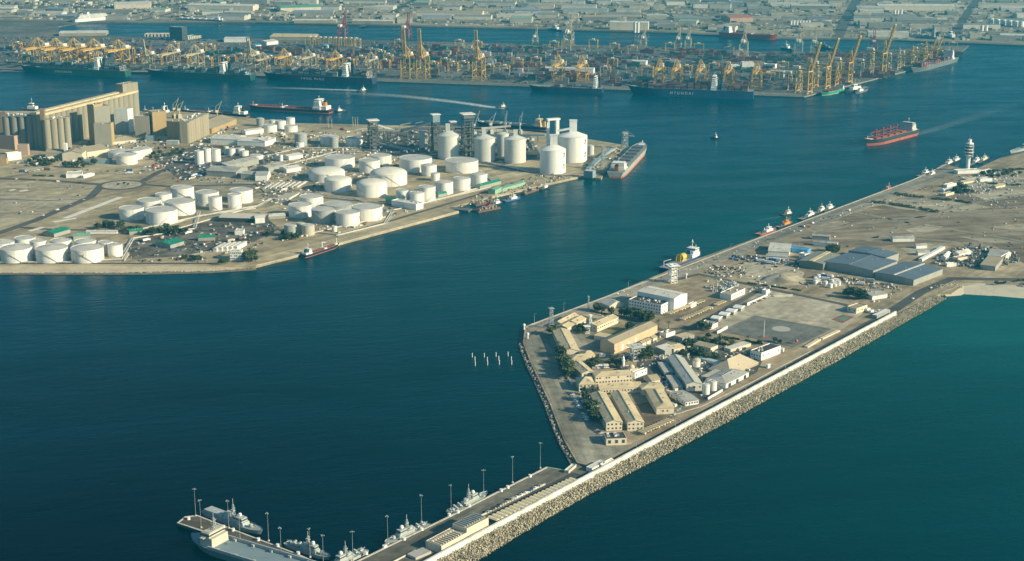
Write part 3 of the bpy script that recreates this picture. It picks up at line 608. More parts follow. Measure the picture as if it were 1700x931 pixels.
# ------------------------------------------------------------------ builders: tanks and silos
def tank(xl, xr, yb, yt, label, kind='flat', mat=tankw, group=None, rm=tankroof, stair=True, apex=None, name='storage_tank'):
    g = P((xl + xr) / 2, yb); s = pxm(g); r = (xr - xl) / 2 / s; h = max(2, hgt((xl + xr) / 2, yb, yt))
    root = thing(name, label, 'tank', g, 0, group); occupy(g.x, g.y, 0, 2 * r, 2 * r)
    n = 44 if r > 8 else 28
    m = MB().lathe(0, 0, [(r, 0), (r, h - 1.0), (r + .3, h - 1.0), (r + .3, h - .75), (r, h - .75), (r, h), (r - .25, h), (r - .25, h - .9)], n)
    nb = 4
    m.f.pop(); m.build('shell', mat, root, smooth=True)
    if kind == 'dome':
        R = r - .25; top = R * .34 if apex is None else apex
        pr = [(R * cos(a), h - .5 + top * sin(a) / 1.0) for a in [i * pi / 2 / 7 for i in range(8)]]; pr[-1] = (.02, pr[-1][1])
        MB().lathe(0, 0, pr, n).build('roof', rm, root, smooth=True); zt = h - .5 + top
    elif kind == 'cone':
        zt = h + r * (.14 if apex is None else apex); MB().lathe(0, 0, [(r - .26, h - .4), (.3, zt), (.02, zt)], n).build('roof', rm, root, smooth=True)
    else:
        zt = h + .02 * r; MB().lathe(0, 0, [(r - .26, h - .35), (r * .5, h + .0), (.02, zt)], n).build('roof', rm, root, smooth=True)
    MB().cyl(0, 0, zt - .3, .7, .7, 1.0, 8).cyl(r * .55, r * .3, zt - .25 * (zt - h) - .9, .5, .5, 1.3, 8).cyl(-r * .5, -r * .2, zt - .25 * (zt - h) - .9, .5, .5, 1.2, 8).build('roof_vent', gsteel, KIDS[root][-1])
    if r > 6 and stair:
        m = MB(); a0 = rnd.uniform(-1.9, -.5); da = h * 1.25 / r; k = 12; sg = rnd.choice((-1, 1))
        for i in range(k):
            b0, b1 = a0 + sg * da * i / k, a0 + sg * da * (i + 1) / k; rr = r + .75
            m.beam((rr * cos(b0), rr * sin(b0), h * i / k + .3), (rr * cos(b1), rr * sin(b1), h * (i + 1) / k + .3), .6, .3)
        m.build('stairway', gsteel, root)
        m = MB(); k = 24
        for i in range(k):
            b0, b1 = 2 * pi * i / k, 2 * pi * (i + 1) / k; m.beam(((r - .1) * cos(b0), (r - .1) * sin(b0), h + 1), ((r - .1) * cos(b1), (r - .1) * sin(b1), h + 1), .1); m.beam(((r - .1) * cos(b0), (r - .1) * sin(b0), h), ((r - .1) * cos(b0), (r - .1) * sin(b0), h + 1), .1)
        m.build('handrail', gsteel, root)
    return root, g, r, h
def silo(xl, xr, yb, yt, ya, label, head=None, mat=tankw, group=None, marks=False):
    g = P((xl + xr) / 2, yb); s = pxm(g); r = (xr - xl) / 2 / s; h = hgt((xl + xr) / 2, yb, yt); za = hgt((xl + xr) / 2, yb, ya)
    root = thing('storage_silo', label, 'silo', g, 0, group); occupy(g.x, g.y, 0, 2 * r, 2 * r)
    pr = [(r, 0)]
    for k in range(1, 6): z = h * k / 6; pr += [(r, z - .1), (r + .12, z), (r, z + .1)]
    MB().lathe(0, 0, pr + [(r, h), (r + .25, h), (r + .25, h + .5), (r, h + .5)], 44).build('shell', mat, root, smooth=True)
    MB().lathe(0, 0, [(r - .02, h + .45), (r * .22, za), (.02, za)], 44).build('cone_roof', mat, root, smooth=True)
    m = MB()
    for k in range(24):
        b0, b1 = 2 * pi * k / 24, 2 * pi * (k + 1) / 24; m.beam((r * cos(b0), r * sin(b0), h + 1.5), (r * cos(b1), r * sin(b1), h + 1.5), .14)
    m.build('handrail', gsteel, root)
    if head:
        hx0, hx1, hy = head; cxp = (hx0 + hx1) / 2; w = (hx1 - hx0) / s; dx = (cxp - (xl + xr) / 2) / s; zt = hgt(cxp, yb, hy)
        MB().cbox(dx, 0, za - 2.5, w * .86, w * .86, zt - za + 2.5).build('head_house', mat, root); MB().cbox(dx, 0, zt, w * .95, w * .95, .5).build('head_house_roof', white, KIDS[root][-1])
    if marks:
        for zc, a in ((h * .83, -.62), (h * .33, -.62)):
            m = MB(); q = h * .10
            for (u0, v0, u1, v1) in ((-.5, -1, .5, -1), (.5, -1, .5, .7), (.1, .2, .1, 1), (-.5, -1, -.5, -.5), (-.6, .2, .1, .2)):
                k = 4
                for i in range(k):
                    f0, f1 = i / k, (i + 1) / k; A = a + (u0 + (u1 - u0) * f0) * q / r; B = a + (u0 + (u1 - u0) * f1) * q / r
                    m.beam(((r + .1) * cos(A), (r + .1) * sin(A), zc + (v0 + (v1 - v0) * f0) * q), ((r + .1) * cos(B), (r + .1) * sin(B), zc + (v0 + (v1 - v0) * f1) * q), 1.3, .9)
            m.build('painted_mark', M('mark_grey', (.20, .24, .27), .7, .1, .2), root)
    return root, g, r, h
# ------------------------------------------------------------------ builders: lattice and cranes
def lattice(m, x, y, w0, w1, z0, z1, n, t):
    c = [(-1, -1), (1, -1), (1, 1), (-1, 1)]
    for i in range(n):
        f0, f1 = i / n, (i + 1) / n; a, b = (w0 + (w1 - w0) * f0) / 2, (w0 + (w1 - w0) * f1) / 2; za, zb = z0 + (z1 - z0) * f0, z0 + (z1 - z0) * f1
        for k in range(4):
            p, q = c[k], c[(k + 1) % 4]
            m.beam((x + p[0] * a, y + p[1] * a, za), (x + p[0] * b, y + p[1] * b, zb), t)
            m.beam((x + p[0] * b, y + p[1] * b, zb), (x + q[0] * b, y + q[1] * b, zb), t * .7)
            m.beam((x + p[0] * a, y + p[1] * a, za), (x + q[0] * b, y + q[1] * b, zb), t * .6) if i % 2 else m.beam((x + q[0] * a, y + q[1] * a, za), (x + p[0] * b, y + p[1] * b, zb), t * .6)
    return m
def make_crane(up, mat, hg=50, bl=66, wd=22, ga=32, ap=28, lean=.12):
    """quay crane standing at the origin, rails along x, boom over +y"""
    root = bpy.data.objects.new('quay_crane', None); COL.objects.link(root); T = []
    def pt(n, mb, mt=mat): mb.build(n, mt, root)
    w, t = wd / 2, 2.0
    for sx in (-1, 1):
        for y in (0, -ga): pt('leg', MB().box(sx * w - t / 2, sx * w + t / 2, y - t / 2, y + t / 2, 1.6, hg))
    for y in (0, -ga):
        m = MB().box(-w + t / 2, w - t / 2, y - .8, y + .8, 4, 6.2).box(-w + t / 2, w - t / 2, y - .8, y + .8, hg - 3, hg - .5)
        m.beam((-w, y, 6), (0, y, hg * .42), .8).beam((w, y, 6), (0, y, hg * .42), .8).beam((-w, y, hg * .42), (w, y, hg * .42), 1.0)
        m.beam((-w, y, hg * .42), (0, y, hg * .78), .7).beam((w, y, hg * .42), (0, y, hg * .78), .7); pt('portal_beam', m)
        pt('bogie', MB().box(-w - 5, -w + 4, y - 1, y + 1, 0, 1.6).box(w - 4, w + 5, y - 1, y + 1, 0, 1.6))
    m = MB()
    for sx in (-1, 1): m.box(sx * w - .7, sx * w + .7, -ga + t / 2, -t / 2, hg * .44, hg * .44 + 1.8).beam((sx * w, -ga, hg * .46), (sx * w, 0, hg - 2), .9).beam((sx * w, -ga, 6), (sx * w, 0, hg * .43), .8)
    pt('side_brace', m)
    m = MB()
    for x in (-3.2, 3.2): m.box(x - .9, x + .9, -ga - 22, 2, hg, hg + 3)
    for k in range(8): m.box(-2.3, 2.3, -ga - 21 + k * 7.4, -ga - 20.3 + k * 7.4, hg + .6, hg + 1.4)
    pt('girder', m)
    m = MB()
    for sx in (-1, 1): m.beam((sx * w * .85, 0, hg), (sx * 2, -1, hg + ap), 1.5).beam((sx * w * .85, -ga, hg), (sx * 2, -2, hg + ap), 1.0).beam((sx * w * .6, 0, hg + ap * .4), (-sx * w * .5, 0, hg + ap * .55), .7)
    m.box(-3, 3, -2.4, -.4, hg + ap, hg + ap + 1.6); pt('apex_frame', m)
    a = pi / 2 - lean if up else 0.02; d = Vector((0, cos(a), sin(a))); nrm = Vector((0, -sin(a), cos(a))); o = Vector((0, 3, hg + 1.5)); m = MB()
    for x in (-3.2, 3.2):
        X = Vector((x, 0, 0)); m.beam(o + X, o + X + d * bl, 1.8, 2.8)
        k = 9
        for i in range(k): m.beam(o + X + d * (bl * i / k) + nrm * 1.5, o + X + d * (bl * (i + .5) / k) + nrm * 3.2, .5).beam(o + X + d * (bl * (i + .5) / k) + nrm * 3.2, o + X + d * (bl * (i + 1) / k) + nrm * 1.5, .5)
        m.beam(o + X + nrm * 3.2, o + X + d * bl * .96 + nrm * 3.2, .6)
    for i in range(10): m.beam(o + Vector((-3, 0, 0)) + d * (bl * (i + .3) / 10), o + Vector((3, 0, 0)) + d * (bl * (i + .3) / 10), .7)
    m.beam(o + Vector((-4.5, 0, 0)) + d * bl, o + Vector((4.5, 0, 0)) + d * bl, 2.2, 3); pt('boom', m)
    m = MB(); top = Vector((0, -1.4, hg + ap + 1))
    for x in (-2.6, 2.6):
        for f in (.45, .9): m.beam(top + Vector((x * .7, 0, 0)), o + Vector((x, 0, 0)) + d * bl * f + nrm * 3, .35)
        m.beam(top + Vector((x * .7, 0, 0)), (x, -ga - 19, hg + 3), .5)
    pt('stay', m)
    pt('machinery_house', MB().box(-4.6, 4.6, -ga - 14, -ga + 3, hg + 3.1, hg + 9), white)
    yc = 16 if not up else -10
    pt('cab', MB().box(-1.5, 1.5, yc, yc + 3, hg - 3.2, hg - .3).box(-4, 4, yc - 5, yc - .5, hg - 1.2, hg - .3), M('cab_grey', (.5, .5, .48), .5, .1, .3))
    m = MB()
    for k in range(5): m.box(w + 1, w + 2.4, -ga * .9 + (k % 2) * 1.5, -ga * .9 + 5 + (k % 2) * 1.5, 6 + k * (hg - 8) / 5, 6.5 + k * (hg - 8) / 5).beam((w + 1.7, -ga * .9, 6 + k * (hg - 8) / 5), (w + 1.7, -ga * .9 + 5, 6 + (k + 1) * (hg - 8) / 5), .8)
    pt('stairway', m, gsteel)
    return root
CR = {}
def crane(px, py, rz, key, label, group, sc=1.0):
    p = P(px, py, Z0)
    if key not in CR:
        up, mt, kw = {'up': (True, yellow, {}), 'down': (False, yellow, dict(hg=42, bl=50, ap=25)), 'faded': (False, palecrane, dict(hg=42, bl=50, ap=25)), 'fadedup': (True, palecrane, dict(hg=40, bl=48, ap=20, lean=.2)), 'red': (True, redcrane, dict(hg=34, bl=42, ap=18, lean=.25)),
                      'tall': (True, yellow, dict(lean=.28, hg=54, bl=68)), 'white': (True, M('crane_white', (.50, .44, .31), .6, .12, .2), dict(hg=36, bl=44, ap=18, lean=.2))}[key]
        CR[key] = o = make_crane(up, mt, **kw); o.location = p; o.rotation_euler = (0, 0, rz); o.scale = (sc, sc, sc); tag(o, label, 'crane', group)
    else: o = copy_thing(CR[key], p, rz, label, group, (sc, sc, sc))
    occupy(p.x, p.y, rz, 34, 40); return o
def make_rtg():
    root = bpy.data.objects.new('yard_gantry', None); COL.objects.link(root)
    for x in (-12, 12):
        m = MB()
        for y in (-4.5, 4.5): m.box(x - .7, x + .7, y - .7, y + .7, 1, 21)
        m.box(x - .6, x + .6, -6, 6, .9, 2.2).box(x - .6, x + .6, -3.8, 3.8, 18.5, 20.5); m.build('leg_frame', yellow, root)
    MB().box(-13, 13, -4.6, -3, 21, 23).box(-13, 13, 3, 4.6, 21, 23).build('top_beam', yellow, root)
    MB().box(-4, 3, -4, 4, 23, 25).box(3.2, 5.2, -2, 1, 18.5, 21).build('trolley', white, root)
    return root
def jib_crane(px, pb, pt, label, mat=gsteel, a=.9, group=None):
    p = P(px, pb); h = hgt(px, pb, pt); o = thing('jib_crane', label, 'crane', p, a, group)
    MB().box(-4, 4, -4, -2.8, 0, 6).box(-4, 4, 2.8, 4, 0, 6).box(-4, 4, -2.8, 2.8, 6, 8).build('portal', mat, o)
    MB().cyl(0, 0, 8, 1.4, 1.2, h * .22, 8).box(-4.5, 2, -2, 2, 8 + h * .22, 12 + h * .22).build('slewing_house', mat, o)
    z = 10 + h * .22; m = MB(); e = Vector((h * .30, 0, h)); b = Vector((1.5, 0, z))
    for y in (-1, 1): m.beam(b + Vector((0, y, 0)), e + Vector((0, y * .4, 0)), .6)
    for i in range(8): f = (i + .5) / 8; q = b + (e - b) * f; m.beam(q + Vector((0, -1 + f * .5, 0)), q + Vector((.4, 1 - f * .5, .6)), .35)
    m.build('jib', mat, o); m = MB().beam((-3, 0, z + 2), (-2, 0, z + h * .25), .6).beam((-2, 0, z + h * .25), e * .95, .3); m.build('stay', mat, o)
    return o
# ------------------------------------------------------------------ builders: ships
def hw(t, f):
    """half breadth (1 = full) at t from stern to bow, f from waterline to deck"""
    st = min(1, (.62 + .3 * f) + t * 4); e = .80 - .06 * (1 - f)
    bo = 1 if t < e else max(0, 1 - ((t - e) / (1 - e)) ** (1.9 + .5 * f))
    return st * bo
TS = [0, .03, .08, .16, .3, .5, .7, .78, .84, .89, .93, .965, .99, 1]
def hull(root, L, B, bands, zd, sheer=.12, deck=deckgrey, keel=-2.0, full=1.0):
    """bands: (name, material, z0, z1) from the water up to the deck line zd"""
    def ring(z):
        f = max(0, min(1, z / zd)); out = []
        for t in TS:
            lift = (zd * sheer * max(0, (t - .72) / .28) ** 2 if z >= zd - .01 else 0)
            out.append((-L / 2 + L * t * (.955 + .045 * f), max(.02, hw(t, f) * B / 2), z + lift))
        return out
    for nm, mt, z0, z1 in bands:
        a, b = ring(z0), ring(z1); n = len(TS); vs = a + b + [(x, -y, z) for x, y, z in a] + [(x, -y, z) for x, y, z in b]; fs = []
        for i in range(n - 1): fs += [(i + 1, i, n + i, n + i + 1), (2 * n + i, 2 * n + i + 1, 3 * n + i + 1, 3 * n + i)]
        fs += [(0, 2 * n, 3 * n, n)]
        MB().add(vs, fs).build(nm, mt, root, smooth=True)
    b = ring(zd); n = len(TS); vs = [(x, y, z - .4) for x, y, z in b] + [(x, -y, z - .4) for x, y, z in b]
    MB().add(vs, [(n + i, n + i + 1, i + 1, i) for i in range(n - 1)]).build('deck', deck, root)
def ship_root(name, label, stern, bow, cat='ship', group=None):
    a, b = P(*stern, 0), P(*bow, 0); c = (a + b) / 2; L = (b - a).length; rz = atan2(b.y - a.y, b.x - a.x)
    return thing(name, label, cat, c, rz, group), L
def house(root, x, L, B, z, h, tiers, mat=white, step=.9, wing=True, name='superstructure', win=True):
    m = MB(); th = h / tiers
    for k in range(tiers):
        l = L * (step ** k); bb = B * (1 if k == 0 else .86 if k < tiers - 1 else .8); m.cbox(x, 0, z + k * th, l, bb, th - .02)
        if k < tiers - 1: m.cbox(x, 0, z + (k + 1) * th - .25, l * 1.02, bb * 1.04, .22)
    if wing: m.cbox(x + L * .12, 0, z + h - th * .95, L * .3, B * 1.08, .25); m.cbox(x + L * .12, 0, z + h, L * .75 * step ** tiers, B * .8, .25)
    sup_ = m.build(name, mat, root)
    if win:
        l = L * step ** (tiers - 1); w = MB().cbox(x, 0, z + h - th * .62, l + .25, B * .8 + .25, th * .34)
        for k in range(1, tiers - 1):
            l = L * step ** k; nn = max(3, int(B * .86 / 2.2))
            for i in range(nn):
                y = -B * .43 + B * .86 * (i + .5) / nn; w.cbox(x, y, z + k * th + th * .4, l + .2, .8, th * .3)
        w.build('bridge_window', glass, sup_)
def funnel(root, x, z, l, b, h, mat, top=blackp):
    MB().rbox(x, 0, z, l, b, h * .8, 0, .85).build('funnel', mat, root); MB().rbox(x, 0, z + h * .8, l * .85, b * .85, h * .2, 0, .95).cyl(x, 0, z + h, b * .16, b * .16, h * .15, 8).build('funnel_top', top, KIDS[root][-1])
def mast(root, x, z, h, mat=white, w=.5, y=0):
    MB().beam((x, y, z), (x, y, z + h), w).beam((x, y - h * .22, z + h * .6), (x, y + h * .22, z + h * .6), w * .6).beam((x - h * .1, y, z + h * .8), (x + h * .1, y, z + h * .8), w * .6).cbox(x, y, z + h * .7, w * 2, w * 4, w).build('mast', mat, root)
def rails(root, L, B, z):
    m = MB()
    for sy in (-1, 1): m.beam((-L * .46, sy * B * .48, z + 1), (L * .3, sy * B * .48, z + 1), .12)
    m.build('rail', white, root)
def lettering(root, text, size, x, y, z, rot, mat=white):
    c = bpy.data.curves.new('lettering', 'FONT'); c.body = text; c.size = size; c.align_x = 'CENTER'; c.extrude = .05; c.space_character = 1.6; c.materials.append(mat)
    tmp = bpy.data.objects.new('lettering_outline', c); me = bpy.data.meshes.new_from_object(tmp); me.name = 'lettering'; bpy.data.objects.remove(tmp)
    if not me.materials: me.materials.append(mat)
    o = bpy.data.objects.new('lettering', me); COL.objects.link(o); o.parent = root; o.location = (x, y, z); o.rotation_euler = rot; KIDS.setdefault(root, []).append(o)
def bulk_carrier(label, stern, bow, B, zd, sup=white, top=darkhull, low=redhull, lowz=None, deck=deckred, hatch=None, cranes=4, cranemat=redp, hh=15, fun=blackp, name='bulk_carrier', nh=5):
    root, L = ship_root(name, label, stern, bow); lz = zd * .42 if lowz is None else lowz
    hull(root, L, B, [('lower_hull', low, -2, lz), ('hull', top, lz, zd)], zd, .22, deck)
    a, b = -L * .27, L * .38
    for i in range(nh):
        x = a + (b - a) * (i + .5) / nh; l = (b - a) / nh * .68
        MB().cbox(x, 0, zd - .4, l, B * .56, 2.1).cbox(x, 0, zd + 1.7, l * 1.04, B * .6, .5).build('hatch_cover', hatch or deck, root)
    for i in range(cranes):
        x = a + (b - a) * (i + 1) / (cranes + .6); m = MB().cyl(x, 0, zd - .4, 1.5, 1.3, 14, 8).cbox(x, 0, zd + 12, 3.6, 3.6, 3.6); m.build('deck_crane', cranemat, root)
        k = (b - a) / (cranes + 1) * .95; MB().beam((x + 1, -1, zd + 12), (x + k, -.7, zd + 9), .7).beam((x + 1, 1, zd + 12), (x + k, .7, zd + 9), .7).beam((x, 0, zd + 16), (x + k, 0, zd + 9.4), .25).build('crane_jib', cranemat, KIDS[root][-1])
    house(root, -L * .385, L * .095, B * .9, zd - .4, hh, 5, sup); funnel(root, -L * .45, zd - .4, L * .04, B * .22, hh * .9, fun); mast(root, -L * .385, zd + hh, 8)
    MB().cbox(L * .42, 0, zd, L * .05, B * .35, 1.4).cyl(L * .46, 0, zd, .6, .4, 7, 8).build('forecastle_gear', white, root); rails(root, L, B, zd - .4)
    return root, L
def tanker(label, stern, bow, B, zd, funm, hullm=darkhull, deck=deckred, hh=14, name='tanker', low=redhull, sup=white):
    root, L = ship_root(name, label, stern, bow)
    hull(root, L, B, [('lower_hull', low, -2, zd * .2), ('hull', hullm, zd * .2, zd)], zd, .2, deck)
    m = MB().cbox(L * .05, 0, zd + .7, L * .66, .7, .6).cbox(L * .05, 1.6, zd + .7, L * .6, .5, .5).cbox(L * .05, -1.6, zd + .7, L * .6, .5, .5)
    for i in range(12): m.cbox(-L * .26 + L * .052 * i, 0, zd - .4, .4, 5.5, 1.2)
    m.build('deck_piping', deckred if deck is not deckred else rust, root)
    MB().cbox(L * .06, 0, zd - .3, 5, B * .8, 1.4).beam((L * .06, B * .2, zd), (L * .06, B * .2, zd + 8), .8).beam((L * .06, B * .2, zd + 8), (L * .06 + 8, B * .2, zd + 6), .5).build('manifold_crane', white, root)
    house(root, -L * .36, L * .09, B * .92, zd - .4, hh, 5, sup); funnel(root, -L * .43, zd - .4, L * .035, B * .25, hh * .9, funm); MB().cbox(-L * .435, 0, zd - .4, L * .07, B * .7, hh * .35).build('engine_casing', sup, root); mast(root, -L * .36, zd + hh, 7)
    MB().cyl(L * .43, 0, zd, .5, .3, 8, 8).cbox(L * .4, 0, zd, 5, B * .3, 1.2).build('forecastle_gear', white, root); rails(root, L, B, zd - .4)
    return root, L
def tug(label, stern, bow, hullm=blackp, B=8.5, sup=white, funm=orange, group=None, zd=2.2, deck=deckgrey, band=None, k=1.0):
    root, L = ship_root('tug_boat', label, stern, bow, 'boat', group)
    hull(root, L, B, [('hull', hullm, -1.5, zd)], zd, .55, deck)
    MB().cbox(L * .06, 0, zd - .3, L * .36, B * .62, 2.6 * k).build('deckhouse', sup, root)
    MB().rbox(L * .1, 0, zd + 2.3 * k, L * .19, B * .5, 2.7 * k, 0, .88).cbox(L * .1, 0, zd + 5.0 * k, L * .17, B * .48, .3).build('wheelhouse', sup, root)
    MB().rbox(L * .1, 0, zd + 3.4 * k, L * .184, B * .486, 1.0 * k, 0, .97).build('bridge_window', glass, KIDS[root][-1])
    for s in (-1, 1): MB().cyl(-L * .08, s * B * .2, zd - .3, .8, .65, 5.2 * k, 8).build('funnel', funm, root)
    mast(root, L * .08, zd + 5.2 * k, 5 * k, white, .35)
    MB().cbox(-L * .27, 0, zd - .3, 2, 2.4, 1.6).beam((-L * .2, -1.6, zd), (-L * .2, 1.6, zd + 2.2), .3).build('towing_winch', steel, root)
    if band: MB().cbox(L * .06, 0, zd - .25, L * .38, B * .66, .8).build('band', band, root)
    return root, L
def warship(label, stern, bow, B=8, zd=3.2, name='patrol_boat', heli=False, group=None):
    root, L = ship_root(name, label, stern, bow, 'warship', group)
    hull(root, L, B, [('boot_line', blackp, -1.5, .35), ('hull', navyg, .35, zd)], zd, .30, navyd)
    k = L / 46; z = zd - .4
    MB().rbox(L * .04, 0, z, L * .36, B * .72, 2.5, 0, .96).build('deckhouse', navyg, root)
    MB().rbox(L * .12, 0, z + 2.4, L * .15, B * .66, 2.7, 0, .88).cbox(L * .12, 0, z + 5.1, L * .14, B * .6, .25).build('bridge', navyg, root)
    MB().rbox(L * .125, 0, z + 3.5, L * .147, B * .645, .9, 0, .97).build('bridge_window', glass, KIDS[root][-1])
    m = MB(); lattice(m, L * .0, 0, 2.6, .9, z + 2.4, z + 11 * k ** .5, 4, .35); m.beam((0, 0, z + 10), (0, 0, z + 15 * k ** .5), .3).beam((0, -2.2, z + 9.5), (0, 2.2, z + 9.5), .25).cbox(0, 0, z + 8, 2.6, 2.2, .5); m.build('lattice_mast', navyg, root)
    MB().lathe(L * .115, 0, [(.2, z + 5.3), (1.2, z + 5.8), (1.5, z + 6.8), (1.2, z + 7.8), (.1, z + 8.4)], 12).build('radar_dome', white, root, smooth=True)
    t = MB().lathe(L * .30, 0, [(1.5, z + .3), (1.6, z + 1.2), (1.1, z + 2.6), (.1, z + 2.9)], 10); t.beam((L * .3 + 1, 0, z + 1.8), (L * .3 + 5.2, 0, z + 2.6), .35); t.build('gun_turret', navyg, root, smooth=True)
    if heli:
        MB().rbox(-L * .30, 0, z + 2.3, L * .30, B * .82, .35, 0, 1).cbox(-L * .30, 0, z, L * .30, B * .8, 2.3).build('helicopter_deck', navyg, root); c = MB()
        for i in range(20):
            b0, b1 = 2 * pi * i / 20, 2 * pi * (i + 1) / 20; c.beam((-L * .3 + 3 * cos(b0), 3 * sin(b0), z + 2.7), (-L * .3 + 3 * cos(b1), 3 * sin(b1), z + 2.7), .35, .06)
        c.build('landing_circle', M('deck_mark', (.6, .6, .55), .8, .1, .3), root)
        MB().rbox(-L * .08, 0, z + 2.4, L * .1, B * .55, 3.2, 0, .85).build('funnel', navyg, root)
    else:
        for i, s in ((0, -1), (1, 1), (2, -1), (3, 1)):
            x = -L * (.17 + .055 * i); MB().beam((x, -s * 2.4, z + .8), (x + .4, s * 2.6, z + 2.6), 1.3, 1.1).build('missile_launcher', navyg, root)
        t = MB().lathe(-L * .40, 0, [(1.2, z + .2), (1.3, z + 1), (.8, z + 2), (.1, z + 2.2)], 10); t.beam((-L * .40 - .5, 0, z + 1.4), (-L * .4 - 3.6, 0, z + 2), .3); t.build('gun_turret', navyg, root)
        MB().cbox(-L * .07, 0, z + 2.4, 3, B * .4, 2).cyl(-L * .1, 0, z + 2.4, .9, .7, 2.4, 8).build('fire_control', navyg, root)
    m = MB()
    for s in (-1, 1):
        m.beam((-L * .48, s * B * .44, z + 1.1), (L * .3, s * B * .46, z + 1.3), .08)
        for i in range(14): x = -L * .47 + L * .77 * i / 13; m.beam((x, s * B * .44, z), (x, s * B * .44, z + 1.1), .07)
    m.build('rail', navyg, root)
    return root, L
# ------------------------------------------------------------------ builders: trees, vehicles, containers
def crown_mesh(k, n=230, R=3.2, Hh=4.2, mat=leafm, low=1.5):
    r = random.Random(100 + k); m = MB(); cl = [(r.uniform(-1, 1) * R * .62, r.uniform(-1, 1) * R * .62, low + Hh * r.uniform(.25, .85), r.uniform(.3, .55) * R) for _ in range(9)]
    for i in range(n):
        c = cl[i % 9]; a, b = r.uniform(0, 2 * pi), r.uniform(-1, 1); q = sqrt(1 - b * b); d = c[3] * r.uniform(.6, 1.25)
        p = Vector((c[0] + d * q * cos(a), c[1] + d * q * sin(a), c[2] + d * b * .85)); u = Vector((r.uniform(-1, 1), r.uniform(-1, 1), r.uniform(-.6, .6))).normalized(); v = u.cross(Vector((r.uniform(-1, 1), r.uniform(-1, 1), 1))).normalized(); s = r.uniform(.35, .75)
        m.add([p - u * s - v * s * .6, p + u * s - v * s * .6, p + u * s + v * s * .6, p - u * s + v * s * .6], [(0, 1, 2, 3)])
    for c in cl: m.lathe(c[0], c[1], [(.1, c[2] - c[3] * .5), (c[3] * .45, c[2] - c[3] * .1), (c[3] * .35, c[2] + c[3] * .3), (.05, c[2] + c[3] * .5)], 6)
    return m.mesh('crown', mat)
def trunk_mesh(k, h=3.6):
    r = random.Random(k); m = MB().lathe(0, 0, [(.32, 0), (.22, h * .5), (.14, h)], 6)
    for i in range(4): a = i * 1.6 + r.random(); m.beam((0, 0, h * .55), (1.6 * cos(a), 1.6 * sin(a), h * .55 + 1.6), .16)
    return m.mesh('trunk', bark)
CROWNS = [crown_mesh(k, mat=leafm if k % 2 else leafd) for k in range(5)]; TRUNKS = [trunk_mesh(k) for k in range(2)]
def palm_mesh():
    m = MB()
    for i in range(16):
        a = i * 2.4; e = .55 - .9 * (i / 16); p = Vector((0, 0, 7)); 
        for j in range(3):
            q = p + Vector((cos(a) * cos(e), sin(a) * cos(e), sin(e))) * 1.1; w = Vector((-sin(a), cos(a), 0)) * (.38 - .1 * j); m.add([p - w, p + w, q + w * .7, q - w * .7], [(0, 1, 2, 3)]); p = q; e -= .55
    return m.mesh('crown', leafm)
PALMC = palm_mesh(); PALMT = MB().lathe(0, 0, [(.3, 0), (.2, 3), (.17, 7)], 7).mesh('trunk', bark)
def tree(p, sc, label, group, palm=False):
    o = thing('palm_tree' if palm else 'broadleaf_tree', label, 'palm' if palm else 'tree', p, rnd.uniform(0, 6.28), group); sc *= 1.25; o.scale = (sc, sc, sc * rnd.uniform(.85, 1.1))
    put('trunk', PALMT if palm else rnd.choice(TRUNKS), o); put('crown', PALMC if palm else rnd.choice(CROWNS), o); return o
def car_mesh(paint, kind):
    m = MB(); L, Wd = (4.6, 1.85) if kind == 'car' else (5.6, 2.0)
    prof = {'car': [(-2.3, .35), (2.3, .35), (2.3, .8), (1.2, .95), (.6, 1.5), (-1.2, 1.5), (-1.9, .98), (-2.3, .9)], 'van': [(-2.8, .35), (2.7, .35), (2.75, 1.0), (2.0, 1.3), (1.5, 2.2), (-2.8, 2.2)]}[kind]
    n = len(prof); m.add([(x, -Wd / 2, z) for x, z in prof] + [(x, Wd / 2, z) for x, z in prof], [tuple(range(n)), tuple(range(2 * n - 1, n - 1, -1))] + [(i, n + i, n + (i + 1) % n, (i + 1) % n) for i in range(n)])
    nb = len(m.f)
    if kind == 'car': m.rbox(-.3, 0, 1.0, 2.6, Wd + .04, .42, 0, .86); m.rbox(-.3, 0, 1.02, 3.0, Wd * .8, .34, 0, .78)
    else: m.box(.6, 1.9, -Wd / 2 - .02, Wd / 2 + .02, 1.3, 1.9)
    ng = len(m.f)
    for x in (-L * .31, L * .31):
        for y in (-Wd / 2, Wd / 2):
            k = 10; a = len(m.v); m.v += [(x + .34 * cos(2 * pi * i / k), y + s, .34 + .34 * sin(2 * pi * i / k)) for s in (-.12, .12) for i in range(k)]
            m.f += [tuple(a + i for i in range(k)), tuple(a + 2 * k - 1 - i for i in range(k))] + [(a + i, a + (i + 1) % k, a + k + (i + 1) % k, a + k + i) for i in range(k)]
    me = m.mesh(kind, [paint, glass, blackp])
    me.polygons.foreach_set('material_index', [0] * nb + [1] * (ng - nb) + [2] * (len(m.f) - ng)); return me
PAINT = {'white': M('car_white', (.78, .78, .76), .35, .05, .3), 'silver': M('car_silver', (.42, .43, .44), .35, .05, .3, metal=.3), 'dark': M('car_dark', (.05, .05, .06), .3, .1, .3), 'red': M('car_red', (.40, .05, .04), .35, .1, .3), 'blue': M('car_blue', (.06, .12, .28), .35, .1, .3), 'beige': M('car_beige', (.52, .45, .33), .4, .1, .3)}
CARM = {(c, k): car_mesh(PAINT[c], k) for c in PAINT for k in ('car', 'van')}
